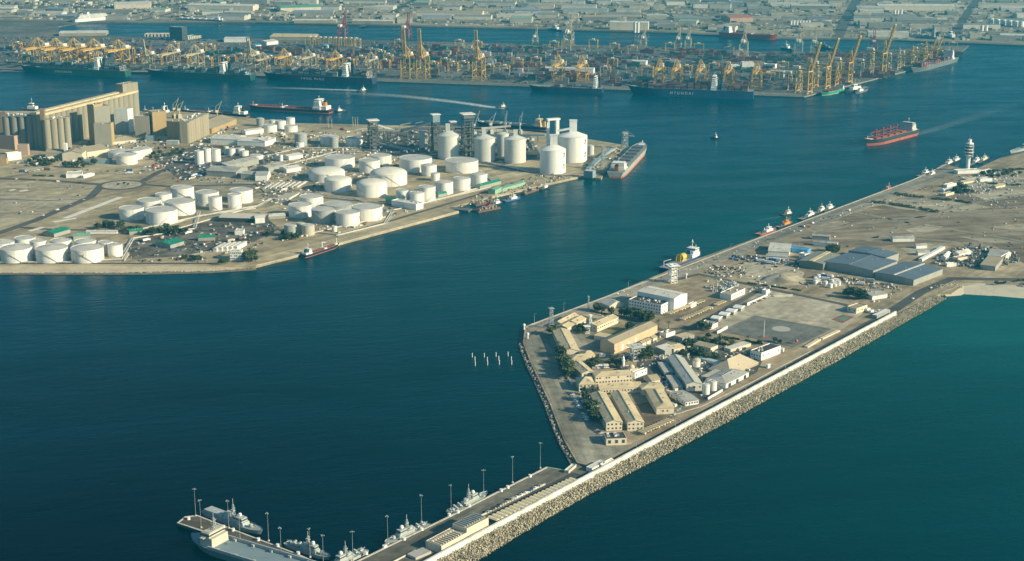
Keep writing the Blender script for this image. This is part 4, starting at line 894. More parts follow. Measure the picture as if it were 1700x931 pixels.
def truck_mesh(cab, box):
    m = MB().box(3.2, 5.4, -1.2, 1.2, .6, 2.9); n0 = len(m.f); m.box(-6.5, 2.8, -1.25, 1.25, 1.25, 3.9); n1 = len(m.f); m.box(-6.4, 5.2, -.5, .5, .7, 1.2).box(3.6, 5.44, -1.1, 1.1, 1.9, 2.6)
    for x in (-5.4, -4.1, 1.8, 4.2): m.box(x - .5, x + .5, -1.25, -.8, 0, 1).box(x - .5, x + .5, .8, 1.25, 0, 1)
    me = m.mesh('lorry', [cab, box, blackp]); me.polygons.foreach_set('material_index', [0] * n0 + [1] * (n1 - n0) + [2] * (len(m.f) - n1)); return me
TRK = {'white': truck_mesh(PAINT['white'], PAINT['white']), 'red': truck_mesh(PAINT['white'], MATS['rusty_steel']), 'blue': truck_mesh(PAINT['white'], bluep), 'beige': truck_mesh(PAINT['white'], PAINT['beige'])}
CCOL = {'red': (.20, .07, .055), 'blue': (.045, .085, .14), 'green': (.05, .12, .095), 'grey': (.22, .225, .22), 'white': (.42, .42, .40), 'orange': (.26, .13, .07), 'maroon': (.14, .045, .05), 'brown': (.15, .09, .065)}
CM = {k: M('container_' + k, v, .7, .18, .15, streak=.4) for k, v in CCOL.items()}
def cont_mb(m=None, x=0, y=0, z=0, a=0, l=12.2):
    m = m or MB(); return m.rbox(x, y, z, l, 2.44, 2.59, a)
def cont_mesh(c):
    m = MB().box(-6, 6, -1.15, 1.15, .1, 2.5)
    for x in (-6, 6):
        for y in (-1.15, 1.15): m.cbox(x, y, 0, .25, .25, 2.6)
    for k in range(12): m.cbox(-5.5 + k, 0, .2, .3, 2.42, 2.25)
    return m.mesh('container', CM[c])
CMESH = {c: cont_mesh(c) for c in CM}
# ------------------------------------------------------------------ the island: barracks, halls, masts
B = bld
B('white_hall', 'big white hall with a pale roof standing by the channel quay', (1119, 496), (1141, 487.3), (1060, 483), 15.5, 'gable', white, roofpale, rh=2, ov=.2, swap=True, door=0)
B('white_office_block', 'lower white block with rows of windows and rooftop plant beside the big white hall', (1097.5, 507.5), (1113.5, 500), (1046.5, 496.5), 10.5, 'flat', white, blacktop, win=(3, 4, 12), units=16)
B('annex', 'small white annex at the right foot of the white hall', (1142, 505), (1151, 501), -4, 4, 'flat', white, roofpale)
B('shed', 'low pale shed left of the white hall near the quay', (1000, 503), (1012, 508), (1026, 500), 3.5, 'gable', cream, roofpale)
B('long_barrack', 'long beige gabled barrack nearest the west corner of the island', (934.5, 583), (917.5, 548), -17, 6.5, 'gable', cream, roofbeige, rh=2.1, win=(1, 12, 3))
B('barrack', 'back one of two parallel beige barracks by the quay corner', (918, 535.5), (946, 521), -11, 5, 'gable', cream, roofbeige, rh=2.2, win=(1, 9, 2))
B('barrack', 'front one of two parallel beige barracks, its long wall lit', (942, 544.5), (973, 528.5), 13, 6, 'gable', cream, roofbeige, rh=1.9, win=(1, 10, 2))
B('barrack', 'beige hipped block turned across behind the small red lattice mast', (968, 523.5), (1002, 531.5), 12, 5, 'hip', cream, roofbeige, rh=2.4)
B('barrack', 'beige barrack with a long lit wall beside the dry lawn', (991.5, 541.5), (1026.5, 526.5), 14, 6.5, 'gable', cream, roofbeige, rh=1.9, win=(1, 10, 2))
B('flat_shelter', 'flat beige roof at the lower end of the dry lawn', (986, 556.5), (1010, 561), (1020, 556), 4.5, 'flat', cream, roofbeige, par=.2)
B('brown_hall', 'long brown hall with a tall orange lit wall', (1020, 571.5), (1091.5, 539.5), 17, 10.5, 'gable', tan_w, roofsand, rh=2.6, ov=.3)
for i, (px, py) in enumerate(((1034, 583), (1044, 578.5), (1056, 573))):
    c = P(px, py - 4, Z0); o = thing('side_porch', 'white buttress porch against the orange hall wall', 'porch', P(px, py - 1), AX, 'white porches along the orange hall wall'); MB().cbox(0, 2, 0, 3.2, 3, 6.5).build('wall', white, o); MB().rbox(0, 2, 6.5, 3.4, 3.2, 2, 0, .2).build('roof', roofpale, o)
for i, (px, py) in enumerate(((1066, 570), (1074, 566.5), (1084, 562))): B('lean_to', ['small white house under the orange hall wall, nearest the white porches', 'middle small house under the orange hall wall', 'small tan house at the right end of the orange hall'][i], (px, py), (px + 7, py - 3), 6, 4, 'gable', cream, roofsand)
B('hipped_house', 'beige hipped house below the long west barrack', (946, 600), (984, 597.5), 20, 5, 'hip', cream, roofbeige, rh=4, win=(1, 6, 3))
B('hipped_house', 'small hipped wing to the upper right of the beige hipped house', (968, 591.5), (988, 590), 15, 5.5, 'hip', cream, roofbeige, rh=3.5)
B('courtyard_wing', 'beige two storey wing running up from the windowed block', (966, 620), (946, 603), -13, 7, 'gable', cream, roofbeige, rh=2.1, win=(2, 8, 2))
B('pavilion', 'square hipped pavilion at the corner of the windowed block', (961.5, 638.5), (987, 637.5), 20, 7, 'hip', cream, roofbeige, rh=4.5, win=(2, 4, 4))
B('two_storey_block', 'cream two storey block with two rows of small windows', (989, 625.5), (1049.5, 621.5), 14, 8, 'hip', cream, roofbeige, rh=2.1, win=(2, 12, 3))
B('barrack_rear_range', 'low rear range joining the three long barrack wings', (996, 646), (1066, 642), 14, 5.5, 'gable', cream, roofbeige, rh=2.4, win=(1, 14, 2))
B('barrack_rear_range', 'hipped end of the rear range beyond the third barrack wing', (1066, 646), (1103, 644), 16, 6, 'hip', cream, roofbeige, rh=2.5)
B('barrack_wing', 'leftmost of the three long beige barrack wings', (1006.5, 702), (980, 653.5), -14.5, 7.5, 'gable', cream, roofbeige, rh=2.2, win=(2, 16, 4))
B('barrack_wing', 'middle one of the three long beige barrack wings', (1042, 702), (1014, 652), -14.5, 7.5, 'gable', cream, roofbeige, rh=2.2, win=(2, 16, 4))
B('barrack_wing', 'rightmost barrack wing, shorter and hipped, beside the dirt yard', (1090, 678), (1071, 645), -16, 6, 'hip', cream, roofbeige, rh=2.1, win=(1, 10, 4))
B('wing_porch', 'small hipped porch on the middle barrack wing', (1046, 676), (1055, 675), 7, 6, 'hip', cream, roofbeige, rh=1.5)
B('wing_porch', 'small gabled porch on the shaded side of the leftmost barrack wing', (984, 678), (992, 679), 7, 6.5, 'gable', cream, roofbeige, rh=1.5)
for i, (px, py) in enumerate(((1094, 662), (1102, 671))): B('lean_to', ['upper lean-to against the rightmost barrack wing', 'lower pale lean-to against the rightmost barrack wing'][i], (px, py), (px - 6, py - 12), -7, 3.5, 'shed', cream, roofsand, rh=.8)
B('black_roof_block', 'small cream block with a black flat roof at the foot of the barracks', (1006.5, 729.5), (1040.5, 728), 16, 5.5, 'flat', cream, blacktop, win=(1, 3, 3), units=7, par=.5, wsize=(2.6, 3.0))
o = thing('minaret', 'slim white minaret behind the windowed block', 'tower', P(1034.5, 612), 0); MB().lathe(0, 0, [(1.5, 0), (1.4, 8.3), (1.9, 8.6), (1.9, 9.1), (1.2, 9.2), (1.1, 11)], 12).build('shaft', white, o, smooth=True); MB().lathe(0, 0, [(1.3, 11), (1.2, 11.8), (.6, 12.6), (.02, 13.4)], 12).build('cap', white, o, smooth=True)
_, c, rz, L, Wd = B('mosque', 'small white mosque with a low dome beside the minaret', (1046, 614), (1060, 612), 12, 4.5, 'flat', cream, roofsand); MB().lathe(0, 0, [(3.2, 4.6), (3.0, 6), (1.8, 7.4), (.02, 8)], 14).build('dome', M('dome_tan', (.62, .50, .36), .7, .1, .2), _, smooth=True)
B('screen_wall_house', 'white walled house right of the windowed block', (1054, 619.5), (1074.5, 612), 4, 5.5, 'flat', white, roofsand, win=(1, 4, 0))
B('shed', 'sand roofed shed in the shade right of the windowed block', (1082, 632), (1096, 629.5), (1090, 621), 3.5, 'gable', cream, roofsand)
B('car_shelter', 'white barrel roof left of the tall minaret', (989, 607.5), (1000, 607), 5, 3, 'barrel', greywall, roofpale, rh=.9); B('car_shelter', 'white barrel roof nearest the tall minaret', (1003, 607), (1010, 606.7), 5, 3, 'barrel', greywall, roofpale, rh=.9)
o = thing('water_dome', 'small white domed tank above the hipped house', 'tank', P(1000, 591), 0); MB().lathe(0, 0, [(3.2, 0), (3.2, 1.6), (2.4, 2.8), (.02, 3.4)], 16).build('shell', white, o, smooth=True)
def mast_tower(px, pb, pt, w0, w1, label, mat, n=8, t=.35, plat=True, name='lattice_mast'):
    h = hgt(px, pb, pt); o = thing(name, label, 'mast', P(px, pb), radians(20)); lattice(MB(), 0, 0, w0, w1, 0, h * .93, n, t).build('lattice', mat, o)
    if plat: MB().cbox(0, 0, h * .9, w1 * 2.2, w1 * 2.2, .4).cyl(0, 0, h * .9, .15, .1, h * .1, 6).cyl(-w1, 0, h * .9, .3, .3, 1.6, 6).build('platform', mat, o)
    MB().cbox(0, 0, 0, w0 * 1.15, w0 * 1.15, .6).build('footing', kerbm, o); return o
mast_tower(915, 545, 508, 4.5, 2.6, 'tall grey lattice tower with a cup shaped head at the quay corner', gsteel, 9)
mast_tower(980, 549, 520, 3.4, 1.6, 'small white lattice mast between the beige barracks', white, 6)
mast_tower(974, 553, 540, 5, 3, 'white timber frame stand at the foot of the small mast', white, 3)
mast_tower(1055, 597, 572, 8.5, 7, 'square pale scaffold tower under the brown hall', M('pale_scaffold', (.55, .55, .5), .7, .1, .3), 4, .6)
mast_tower(1047.5, 594, 585, 4, 3, 'low pale scaffold left of the square scaffold tower', MATS['pale_scaffold'], 3, .4)
mast_tower(1116.5, 469, 437, 8, 6.5, 'white lattice tower with a square top by the supply vessel', white, 6, .9)
mast_tower(977, 516, 490, 1.6, 1.0, 'thin lattice pole on the quay above the beige barracks', gsteel, 7, .2)
for px, pb, pt, lb in ((887, 535.5, 520, 'thin lamp pole on the quay left of the lattice tower'), (936, 518, 502, 'thin lamp pole on the quay behind the barracks'), (1043, 475, 466, 'thin lamp pole on the quay left of the white hall'), (904, 545, 533, 'thin pole beside the lattice tower'), (1212, 430, 404, 'thin lamp pole on the quay near the trucks'), (1327, 414, 398, 'white lamp pole beside the bright blue roof'), (1304, 617, 599, 'lamp post on the breakwater road near the white kiosk'), (1340, 590, 576, 'lamp post on the breakwater road near the red ball'), (1238, 655, 640, 'lamp post on the breakwater road near the hipped grey roof'), (1182, 678, 659, 'lamp post on the breakwater road near the three white tanks'), (1121, 712, 692, 'lamp post on the breakwater road near the striped carport'), (1056, 748, 729, 'lamp post on the breakwater road near the black roof'), (1458, 522, 508, 'lamp post by the gate in the breakwater road'), (1084, 590, 573, 'lamp post beside the square scaffold tower'), (1197, 572, 556, 'lamp post behind the sandy lots')):
    o = thing('lamp_post', lb, 'lamp post', P(px, pb), AX); h = hgt(px, pb, pt); MB().lathe(0, 0, [(.22, 0), (.1, h)], 6).build('post', gsteel, o); MB().beam((0, 0, h), (0, -2.2, h + .3), .14).box(-.3, .3, -2.8, -1.8, h + .15, h + .4).build('lamp_head', gsteel, o)
for (px, py, lb) in ((876, 562, 'white capped navigation light on the west corner of the island'), (870, 547, 'white box at the outermost quay corner'), (1139, 462, 'white water tank on a short tower behind the white hall')):
    o = thing('beacon', lb, 'beacon', P(px, py)); MB().lathe(0, 0, [(.8, 0), (.7, 4), (1.5, 4.2), (1.6, 6), (.5, 6.6), (.02, 6.8)], 12).build('column', white, o, smooth=True)
# middle of the island
B('gabled_hall', 'long pale gabled hall in the middle of the compound', (1140, 638), (1108, 592), -15, 7, 'gable', M('pale_render', (.60, .57, .50), .8, .1, .1, streak=.2), M('light_grey_roof', (.50, .48, .42),   .7, .12, .08), rh=2.1, win=(1, 14, 3))
B('side_shed', 'upper grey shed alongside the pale gabled hall', (1103, 618), (1092, 602), -9, 3.5, 'shed', greywall, roofgrey, rh=.6); B('side_shed', 'lower grey shed alongside the pale gabled hall', (1118, 642), (1106, 624), -9, 3.5, 'shed', greywall, roofgrey, rh=.6)
o = thing('round_house', 'small round white house with a beige domed cap', 'building', P(1156, 608), 0); MB().lathe(0, 0, [(3.8, 0), (3.8, 6.5)], 20).build('wall', white, o); MB().lathe(0, 0, [(4.1, 6.2), (3.7, 7.6), (2, 8.4), (.02, 8.6)], 20).build('roof', roofbeige, o, smooth=True)
B('tent_hall', 'large tan tent shaped roof near the breakwater road', (1213, 622), (1259, 602), 26, 2.2, 'hip', roofsand, M('tan_tent_roof', (.50, .42, .30), .8, .1, .1), rh=9.5)
B('workshop', 'hipped grey workshop with a bright white end wall', (1205, 637.5), (1243, 618), 22, 4.5, 'hip', white, roofgrey, rh=2.8, door=3)
for i, (a, b) in enumerate(((1166, 1178), (1176, 1190))): tank(a, b, (653.5, 647)[i], (637, 632)[i], ['front white upright tank by the breakwater road', 'rear white upright tank by the breakwater road'][i], 'cone', stair=False)
tank(1169, 1177, 643, 633, 'small white tank half hidden behind the front upright tank', 'cone', stair=False)
B('tank_wall', 'white low wall around the upright tanks', (1176, 660), (1200, 646), 1, 2.2, 'flat', white, roofpale, par=.1)
B('gatehouse', 'flat roofed white building with a parapet and roof plant near the helipad', (1264, 587), (1296, 575), (1252, 580), 7.5, 'flat', white, blacktop, win=(1, 4, 4), units=4)
B('annex', 'thin white canopy behind the flat white building', (1283, 578), (1300, 580), 6, 3, 'flat', white, roofpale, par=.2)
B('kiosk', 'white guard kiosk beside the breakwater road', (1275, 606.5), (1279, 605), 2.6, 3.2, 'hip', white, white, rh=1)
B('car_shelter', 'brown striped carport with slatted roof right of the brown hall', (1133, 561), (1153, 555.5), (1121, 556), 5.5, 'flat', greywall, roofbeige, par=.15)
B('open_shelter', 'white gabled shelter roof below the slatted carport', (1104, 582), (1122, 577), (1092, 576), 5.5, 'shed', greywall, roofpale, rh=1); B('open_shelter', 'beige shelter roof right of the white gabled shelter', (1119, 580), (1137, 575.5), (1109, 572), 5, 'gable', cream, roofbeige, rh=1.2)
B('small_house', 'small pale house behind the slatted carport', (1106, 555), (1121, 550), (1096, 552), 4, 'flat', white, roofsand, units=2)
B('low_range', 'low flat range with a pale end behind the hedges', (1180, 578), (1192, 573), (1158, 568), 3.5, 'flat', cream, roofsand, par=.2); B('low_range', 'pale flat roofs stepping towards the flat white building', (1213, 580), (1247, 570), 9, 3, 'flat', cream, roofpale, par=.2)
B('pale_lean_to', 'long pale blue lean-to in the middle of the compound', (1159, 594), (1190, 602), 5, 2.4, 'shed', white, M('pale_blue_roof', (.42, .50, .50), .7, .1, .1), rh=.4)
B('garden_wall', 'short white wall beside the inner road', (1183, 607), (1197, 600), 1, 2.2, 'flat', white, white, par=.1)
B('service_building', 'small grey roofed building with white front on the bend of the road', (1138, 667.5), (1160, 664), (1125, 649), 4, 'gable', white, roofgrey, rh=1, win=(1, 5, 3))
o = thing('flagpole', 'tall white flagpole on a red plinth at the edge of the helipad', 'flagpole', P(1268, 560), 0); MB().lathe(0, 0, [(.35, .8), (.22, hgt(1268, 560, 531))], 8).build('pole', white, o); MB().cbox(0, 0, 0, 9, 6, .5).cbox(0, 0, .5, 5, 4, .4).build('plinth', M('plinth_red', (.30, .14, .11), .9, .2, .2), o)
o = thing('marker_ball', 'red ball marker on a short post at the helipad corner', 'marker', P(1322, 571), 0); MB().lathe(0, 0, [(.15, 0), (.15, 2), (1.2, 2.4), (1.7, 3.6), (1.2, 4.8), (.05, 5.2)], 12).build('ball', M('marker_red', (.55, .12, .08), .6, .1, .3), o, smooth=True)
B('low_wall_block', 'long low beige stand beside the helipad and the breakwater road', (1341, 575.5), (1363, 562.5), 4, 1.6, 'flat', cream, cream, par=.1); B('low_wall_block', 'upper low beige stand further along the breakwater road', (1366, 562), (1395, 548), 4, 1.2, 'flat', cream, cream, par=.1)
B('guard_house', 'cream guard house beside the green and red court', (1422, 513), (1440, 507), (1410, 508), 5.5, 'flat', cream, roofsand, win=(1, 3, 2))
B('gate_canopy', 'flat white canopy over the gate in the breakwater road', (1456, 524), (1478, 514), 6, 4, 'flat', greywall, white, par=.2)
for i, (x, y) in enumerate(((1440, 513), (1446, 516))): B('kiosk', ['white gate kiosk next to the cream guard house', 'second white gate kiosk nearer the canopy'][i], (x, y), (x + 5, y - 2), 3, 3, 'flat', white, roofpale, par=.2)
for i, ((ax, ay), (bx, by)) in enumerate((((1193, 530), (1202, 523.5)), ((1206, 524), (1214.5, 518)), ((1218, 518.5), (1226, 512.5)), ((1230, 512.5), (1239, 507)))):
    B('barrel_hut', 'white barrel roofed hut, %s of four in the row above the helipad' % ('nearest', 'second', 'third', 'farthest')[i], (ax, ay), (ax + 6.2, ay - 4.3), (ax - 9.5, ay - 4), 3.4, 'barrel', greywall, white, rh=1.6, swap=True)
B('small_house', 'cream flat house with a walled yard at the corner of the helipad', (1179, 542), (1192, 536), (1164, 535), 4, 'flat', white, roofpale, win=(1, 3, 3)); B('garden_wall', 'bright white yard wall at the corner of the helipad', (1191, 550), (1208, 541), .8, 3, 'flat', white, white, par=.1)
B('store', 'white store with a long bright wall below the radar vehicles', (1214, 490), (1237, 479.5), (1200, 484.5), 6, 'flat', white, roofsand, win=(1, 6, 0), units=4)
B('boundary_wall', 'long bright white wall leading up from the barrel roofed huts', (1241, 503), (1275, 488), 1.2, 3.2, 'flat', white, white, par=.1); B('store', 'small white cabin at the top of the long white wall', (1272, 483), (1278, 481), 6, 4, 'flat', white, white)
B('wall', 'pale wall panels along the far edge of the gravel yard', (1285, 489.5), (1316, 488.5), 1, 2.6, 'flat', kerbm, kerbm, par=.1)
def carport(label, p1, p2, n, w=5.2, mat=roofbeige, group=None):
    a, b = P(*p1, Z0 + 2.6), P(*p2, Z0 + 2.6); L = (b - a).length; rz = atan2(b.y - a.y, b.x - a.x); c = (a + b) / 2; c.z = Z0; o = thing('carport', label, 'carport', c, rz, group); occupy(c.x, c.y, rz, L, w + 1)
    q = L / n; pm = MB(); k = 6
    pr = [(-q * .46 + q * .92 * i / k, .95 * sin(pi * i / k)) for i in range(k + 1)]
    pm.add([(x, -w / 2, z) for x, z in pr] + [(x, w / 2, z) for x, z in pr], [(i, i + 1, k + 2 + i, k + 1 + i) for i in range(k)] + [tuple(range(k, -1, -1)), tuple(range(k + 1, 2 * k + 2))]); me = pm.mesh('roof_panel', mat); po = MB()
    for i in range(n): put('roof_panel', me, o, (-L / 2 + q * (i + .5), 0, 2.6), 0); po.cbox(-L / 2 + q * (i + .5), w * .4, 0, .2, .2, 2.65)
    po.build('frame', gsteel, o); return o
carport('row of cream barrel carports along the naval quay road', (816, 862), (957, 795), 21, 9.5, M('cream_canopy', (.78, .67, .44), .8, .1, .2))
carport('striped carport roof at the foot of the dirt yard', (1064, 718), (1114, 696), 11, 7.5)
carport('striped carport roof beside the hipped grey workshop', (1171, 626), (1205, 609), 9, 8, M('grey_cream_canopy', (.62, .57, .46), .8, .1, .2))
carport('front row of striped carports below the white hall', (1131, 530), (1181, 509), 13, 6); carport('rear row of striped carports below the white hall', (1108, 521), (1168, 498), 15, 6); carport('short striped carport right of the front carports', (1188, 506), (1203, 499.5), 4, 6)
# headquarters block on the naval quay
_, c, rz, L, Wd = B('quay_building', 'long cream building with ribbed roof beside the sea wall on the naval quay', (733, 908), (806, 868.5), 15, 5.2, 'flat', cream, M('dark_cream_roof', (.36, .32, .24), .8, .15, .1), win=None, par=.7)
for i in range(9): MB().cbox(0, 0, 0, .7, Wd * .8, 1.0).cbox(.9, Wd * .2, 0, 1.4, 2, 1.2).build('roof_rib', cream, _, (-L * .47 + L * .055 * i, 0, 5.33))
_, c, rz, L, Wd = B('quay_building', 'raised upper storey with roof ribs on the cream quay building', (775, 878.5), (811, 860), 14, 8.2, 'flat', cream, MATS['dark_cream_roof'], par=.5)
for i in range(9): MB().cbox(-L * .44 + L * .11 * i, 1, 0, .7, Wd * .72, 1.2).build('roof_rib', gsteel, _, (0, 0, 8.32))
B('ramp_block', 'low grey block at the near end of the cream quay building', (690, 926), (716, 915), 9, 1.8, 'flat', conc, roofgrey, par=.2)
B('footbridge', 'small pale footbridge between the naval quay and the island', (944, 783), (957, 772), 4, 1.6, 'flat', kerbm, roofpale, par=.8)
B('guard_cabin', 'long white cabin at the start of the naval quay road', (983, 778), (1006, 766), 6, 3.2, 'flat', white, roofpale, par=.2); B('guard_cabin', 'second white cabin behind the long cabin on the quay road', (1000, 773), (1018, 763), 4, 3, 'gable', white, roofpale)
# blue roofed warehouses and the truck yard
def ridge_strip(r, w=1.3, mat=roofpale, off=0):
    o, c, rz, L, Wd, h, rh = r; MB().box(-L / 2 - .6, L / 2 + .6, off - w, off + w, h + rh + .1, h + rh + .75).build('ridge_cap', mat, o)
ridge_strip(B('blue_warehouse', 'largest blue grey warehouse with a wide lower roof', (1367, 445.5), (1449, 461), (1405, 429), 8.5, 'gable', greywall, roofblue, rh=2.2, at='ground', swap=True, ov=.3) + (8.5, 2.2), .8, roofblue)
B('blue_warehouse', 'higher rear half of the blue grey warehouse', (1408, 429.5), (1470, 441.5), (1425, 421), 10.5, 'gable', greywall, roofblue, rh=1.8, at='ground', swap=True, ov=.3)
ridge_strip(B('blue_warehouse', 'lower blue grey warehouse with a pale ridge strip at the right', (1452, 461.5), (1516, 474.5), (1490, 441), 7, 'gable', greywall, roofblue, rh=1.6, at='ground', swap=True, ov=.3) + (7, 1.6))
ridge_strip(B('olive_warehouse', 'olive grey warehouse with a cream roof strip left of the blue warehouses', (1326, 443), (1366, 449), (1352, 427), 8, 'gable', M('olive_wall', (.20, .21, .17), .8, .1, .1), M('olive_roof', (.26, .26, .21), .8, .1, .1), rh=1.6, at='ground', swap=True, ov=.3) + (8, 1.6), 3, roofbeige)
B('white_shed', 'white ribbed shed in front of the bright blue roof', (1275, 424), (1310, 426), (1276, 410), 6, 'gable', white, roofpale, rh=2, at='ground'); B('white_shed', 'lower white shed roof facing the truck yard', (1272, 431), (1306, 432.5), 9, 5, 'gable', white, roofgrey, rh=1.5, at='ground')
B('blue_shed', 'long bright blue roofed shed near the quay', (1300, 416), (1340, 422), 12, 5, 'gable', bluesheet, bluesheet, rh=1.4, at='ground'); B('small_house', 'small white block at the right end of the bright blue shed', (1336, 423), (1344, 421), 9, 5.5, 'flat', white, roofpale)
for lb, p1, p2, w, hh in (('long dark sided shed with a white end on the waste ground', (1482, 401.5), (1518, 401), 9, 5), ('low shed on the waste ground behind the bright blue shed', (1348, 397.5), (1377, 399.5), 9, 5.5), ('longer low shed in front of it with a white end wall', (1350, 407.5), (1389, 411), 9, 5), ('short dark shed with a white end on the waste ground', (1521, 413), (1539, 412), 7, 4.5), ('tiny dark shed with a white end above the blue warehouses', (1524, 424), (1543, 423), 7, 4), ('pale low shed behind the large blue warehouse', (1435, 421), (1459, 422), 10, 5)):
    B('shed', lb, p1, p2, w, hh, 'gable', white if 'white' in lb else greywall, roofgrey, rh=1.4, at='ground')
B('long_store', 'long thin cream store slanting up beside the scrap yard', (1531, 434), (1569, 413), 5, 3.2, 'flat', white, white, par=.1, at='ground')
B('scrap_shed', 'wide flat roofed shed of rusty sheets in the scrap yard', (1627, 447), (1652, 450), (1650, 434), 6, 'shed', greywall, roofsand, rh=.7, at='ground'); B('scrap_shed', 'upper flat shed of pale sheets in the scrap yard', (1638, 430), (1668, 433), (1650, 419), 5, 'flat', greywall, roofgrey, par=.2, at='ground')
B('scrap_shed', 'narrow white roofed shed in the scrap yard', (1664, 433), (1678, 425), 5, 4, 'gable', cream, white, at='ground'); B('scrap_shed', 'small white shed left in the scrap yard', (1570, 432), (1578, 424), 6, 4, 'gable', white, white, at='ground'); B('scrap_shed', 'pale low roof in the middle of the scrap yard', (1592, 427), (1612, 422), 10, 4, 'gable', white, roofpale, at='ground'); B('scrap_shed', 'pink roofed hut in the middle of the scrap yard', (1590, 434), (1606, 431), 9, 3.5, 'flat', cream, pinkw, at='ground')
B('small_house', 'small white house by the dark trees above the breakwater road', (1448, 498), (1473, 494), (1440, 489), 4.5, 'gable', white, roofgrey, rh=1, at='ground'); B('kiosk', 'white kiosk right of the blue warehouses at the road bend', (1572, 443), (1588, 442), 5, 3.5, 'flat', white, roofpale, at='ground')
# sand mound in the island yard
m = MB(); pts = []; g = P(1300, 464); nn = 18
for j in range(6):
    for i in range(nn): a = 2 * pi * i / nn; r = (27 - 4.6 * j) * (1 + .18 * sin(3 * a + j)) ; pts.append((r * cos(a) * 1.3, r * sin(a) * .9, [0, 1.2, 3.2, 4.6, 5.4, 5.6][j] * (1 + .2 * sin(2 * a))))
o = m.add(pts, [(j * nn + i, j * nn + (i + 1) % nn, (j + 1) * nn + (i + 1) % nn, (j + 1) * nn + i) for j in range(5) for i in range(nn)] + [tuple(5 * nn + i for i in range(nn))]).build('sand_mound', MATS['sandy_patch_surface'], None, g, AX, True); setting(o)
# control tower
h = hgt(1606, 284, 236); g = P(1606, 284); o = thing('control_tower', 'white harbour control tower with a wide stacked cabin and mast', 'tower', g, radians(-15)); k = h / 48
MB().lathe(0, 0, [(3.2, 0), (3.3, h * .4), (4.4, h * .56), (4.4, h * .9)], 8).build('shaft', white, o); MB().rbox(6.0, -2.5, h * .5, 2.4, 5, h * .42, 0, 1).build('stair_shaft', white, o)
for i in range(4): z = h * (.53 + .105 * i); R = (6.4, 7.8, 7.5, 6.8)[i]; MB().lathe(0, 0, [(5, z), (R, z + h * .02), (R, z + h * .05), (5, z + h * .052)], 12).build('cabin_storey', white, o); MB().lathe(0, 0, [(R - 1.6, z + h * .05), (R - 1.3, z + h * .108)], 12).build('window_band', glass, o)
MB().lathe(0, 0, [(6.4, h * .94), (6.2, h * .98), (3, h * 1.0), (3, h * 1.1), (.02, h * 1.1)], 8).build('roof', white, o); MB().beam((0, 0, h * 1.05), (0, 0, hgt(1606, 284, 224)), .5).beam((3, 0, h), (3, 0, h * 1.14), .3).build('mast', gsteel, o); occupy(g.x, g.y, 0, 14, 14)
B('harbour_office', 'white low building wrapped round the foot of the control tower', (1590, 289), (1630, 287), 14, 4.5, 'flat', white, roofpale, units=3, at='ground'); B('harbour_office', 'small white building right of the control tower', (1627, 302), (1647, 301), 12, 4.5, 'flat', white, roofpale, units=2, at='ground')
for i, (x, y, l) in enumerate(((1572, 311, 16), (1597, 306, 20), (1604, 301, 16), (1567, 319, 22), (1570, 326, 14), (1600, 321, 10), (1635, 288, 14), (1653, 313, 16))): B('office', ['pale office in front of the control tower', 'bright roofed office below the control tower', 'white office close under the control tower', 'long pale hut left of the dark trees', 'small hut at the left end of the hedge', 'cream cabin by the dark trees', 'cream villa right of the tower base', 'white hut on the sand right of the dark trees'][i], (x, y), (x + l, y - 3.5), 7, 3.2, 'gable' if i % 2 else 'flat', (white, cream, greywall)[i % 3], (roofpale, roofsand, roofgrey)[i % 3], at='ground')
# ------------------------------------------------------------------ west terminal: tanks
G1 = 'white tanks in the waterfront row'
for a in ((2.5, 54, 431, 410, 'first big white tank of the waterfront row, cut by its seam line', 'cone'), (61, 113, 431, 410, 'second big white tank of the waterfront row', 'cone'), (119.5, 172.5, 431, 410, 'big white waterfront tank with a small dark tick mark on its wall', 'cone'),
          (179.5, 204, 424, 405, 'small white tank with a diagonal stair at the right end of the waterfront row', 'flat'), (-15, 24.5, 420, 401, 'white tank at the photo edge behind the waterfront row', 'cone'), (25, 59, 409, 394, 'flat pale tank farthest back behind the waterfront row', 'flat'), (51, 78, 419, 399, 'narrow white tank peeping between the first two waterfront tanks', 'flat'),
          (86, 119.5, 418, 398, 'white tank behind the gap of the second and third waterfront tanks', 'cone'), (125, 160, 419, 399, 'white tank directly behind the tick marked tank', 'cone'), (164, 188, 419, 401, 'white tank behind the small waterfront tank', 'flat')):
    r = tank(a[0], a[1], a[2], a[3], a[4], a[5], group=G1)
    if 'tick' in a[4]:
        R, Hh = r[2] + .12, r[3]; m = MB()
        for u0, v0, u1, v1 in ((-1.8, .68, -.2, .52), (-.2, .52, .9, .74)):
            A, Bq = -pi / 2 + u0 / R, -pi / 2 + u1 / R; m.beam((R * cos(A), R * sin(A), Hh * v0), (R * cos(Bq), R * sin(Bq), Hh * v1), .8, .3)
        m.build('painted_mark', steel, r[0])
G2 = 'white tanks in the middle tank farm'
for a in ((199, 239.5, 362, 344, 'leftmost white tank of the middle tank farm'), (243, 295, 368, 347, 'front big white tank of the middle farm with a diagonal stair'), (274, 324.5, 353, 333, 'big white tank behind the front one in the middle farm'), (229, 269, 345.5, 331, 'white tank behind the leftmost one in the middle farm'), (259, 286, 338, 321, 'low white tank second from the back in the middle farm'), (284.5, 322.5, 329, 310, 'white tank at the back of the middle farm'),
          (326, 364, 338, 318, 'wide white tank right of the middle farm'), (347.5, 369, 347.5, 326, 'slim white tank in front of the wide right hand one'), (379, 401, 344, 322, 'slim white tank before the rightmost wide tank of the middle farm'), (382.5, 420, 334, 314, 'rightmost wide white tank of the middle farm')): tank(*a[:4], a[4], rnd.choice(('flat', 'cone')), group=G2)
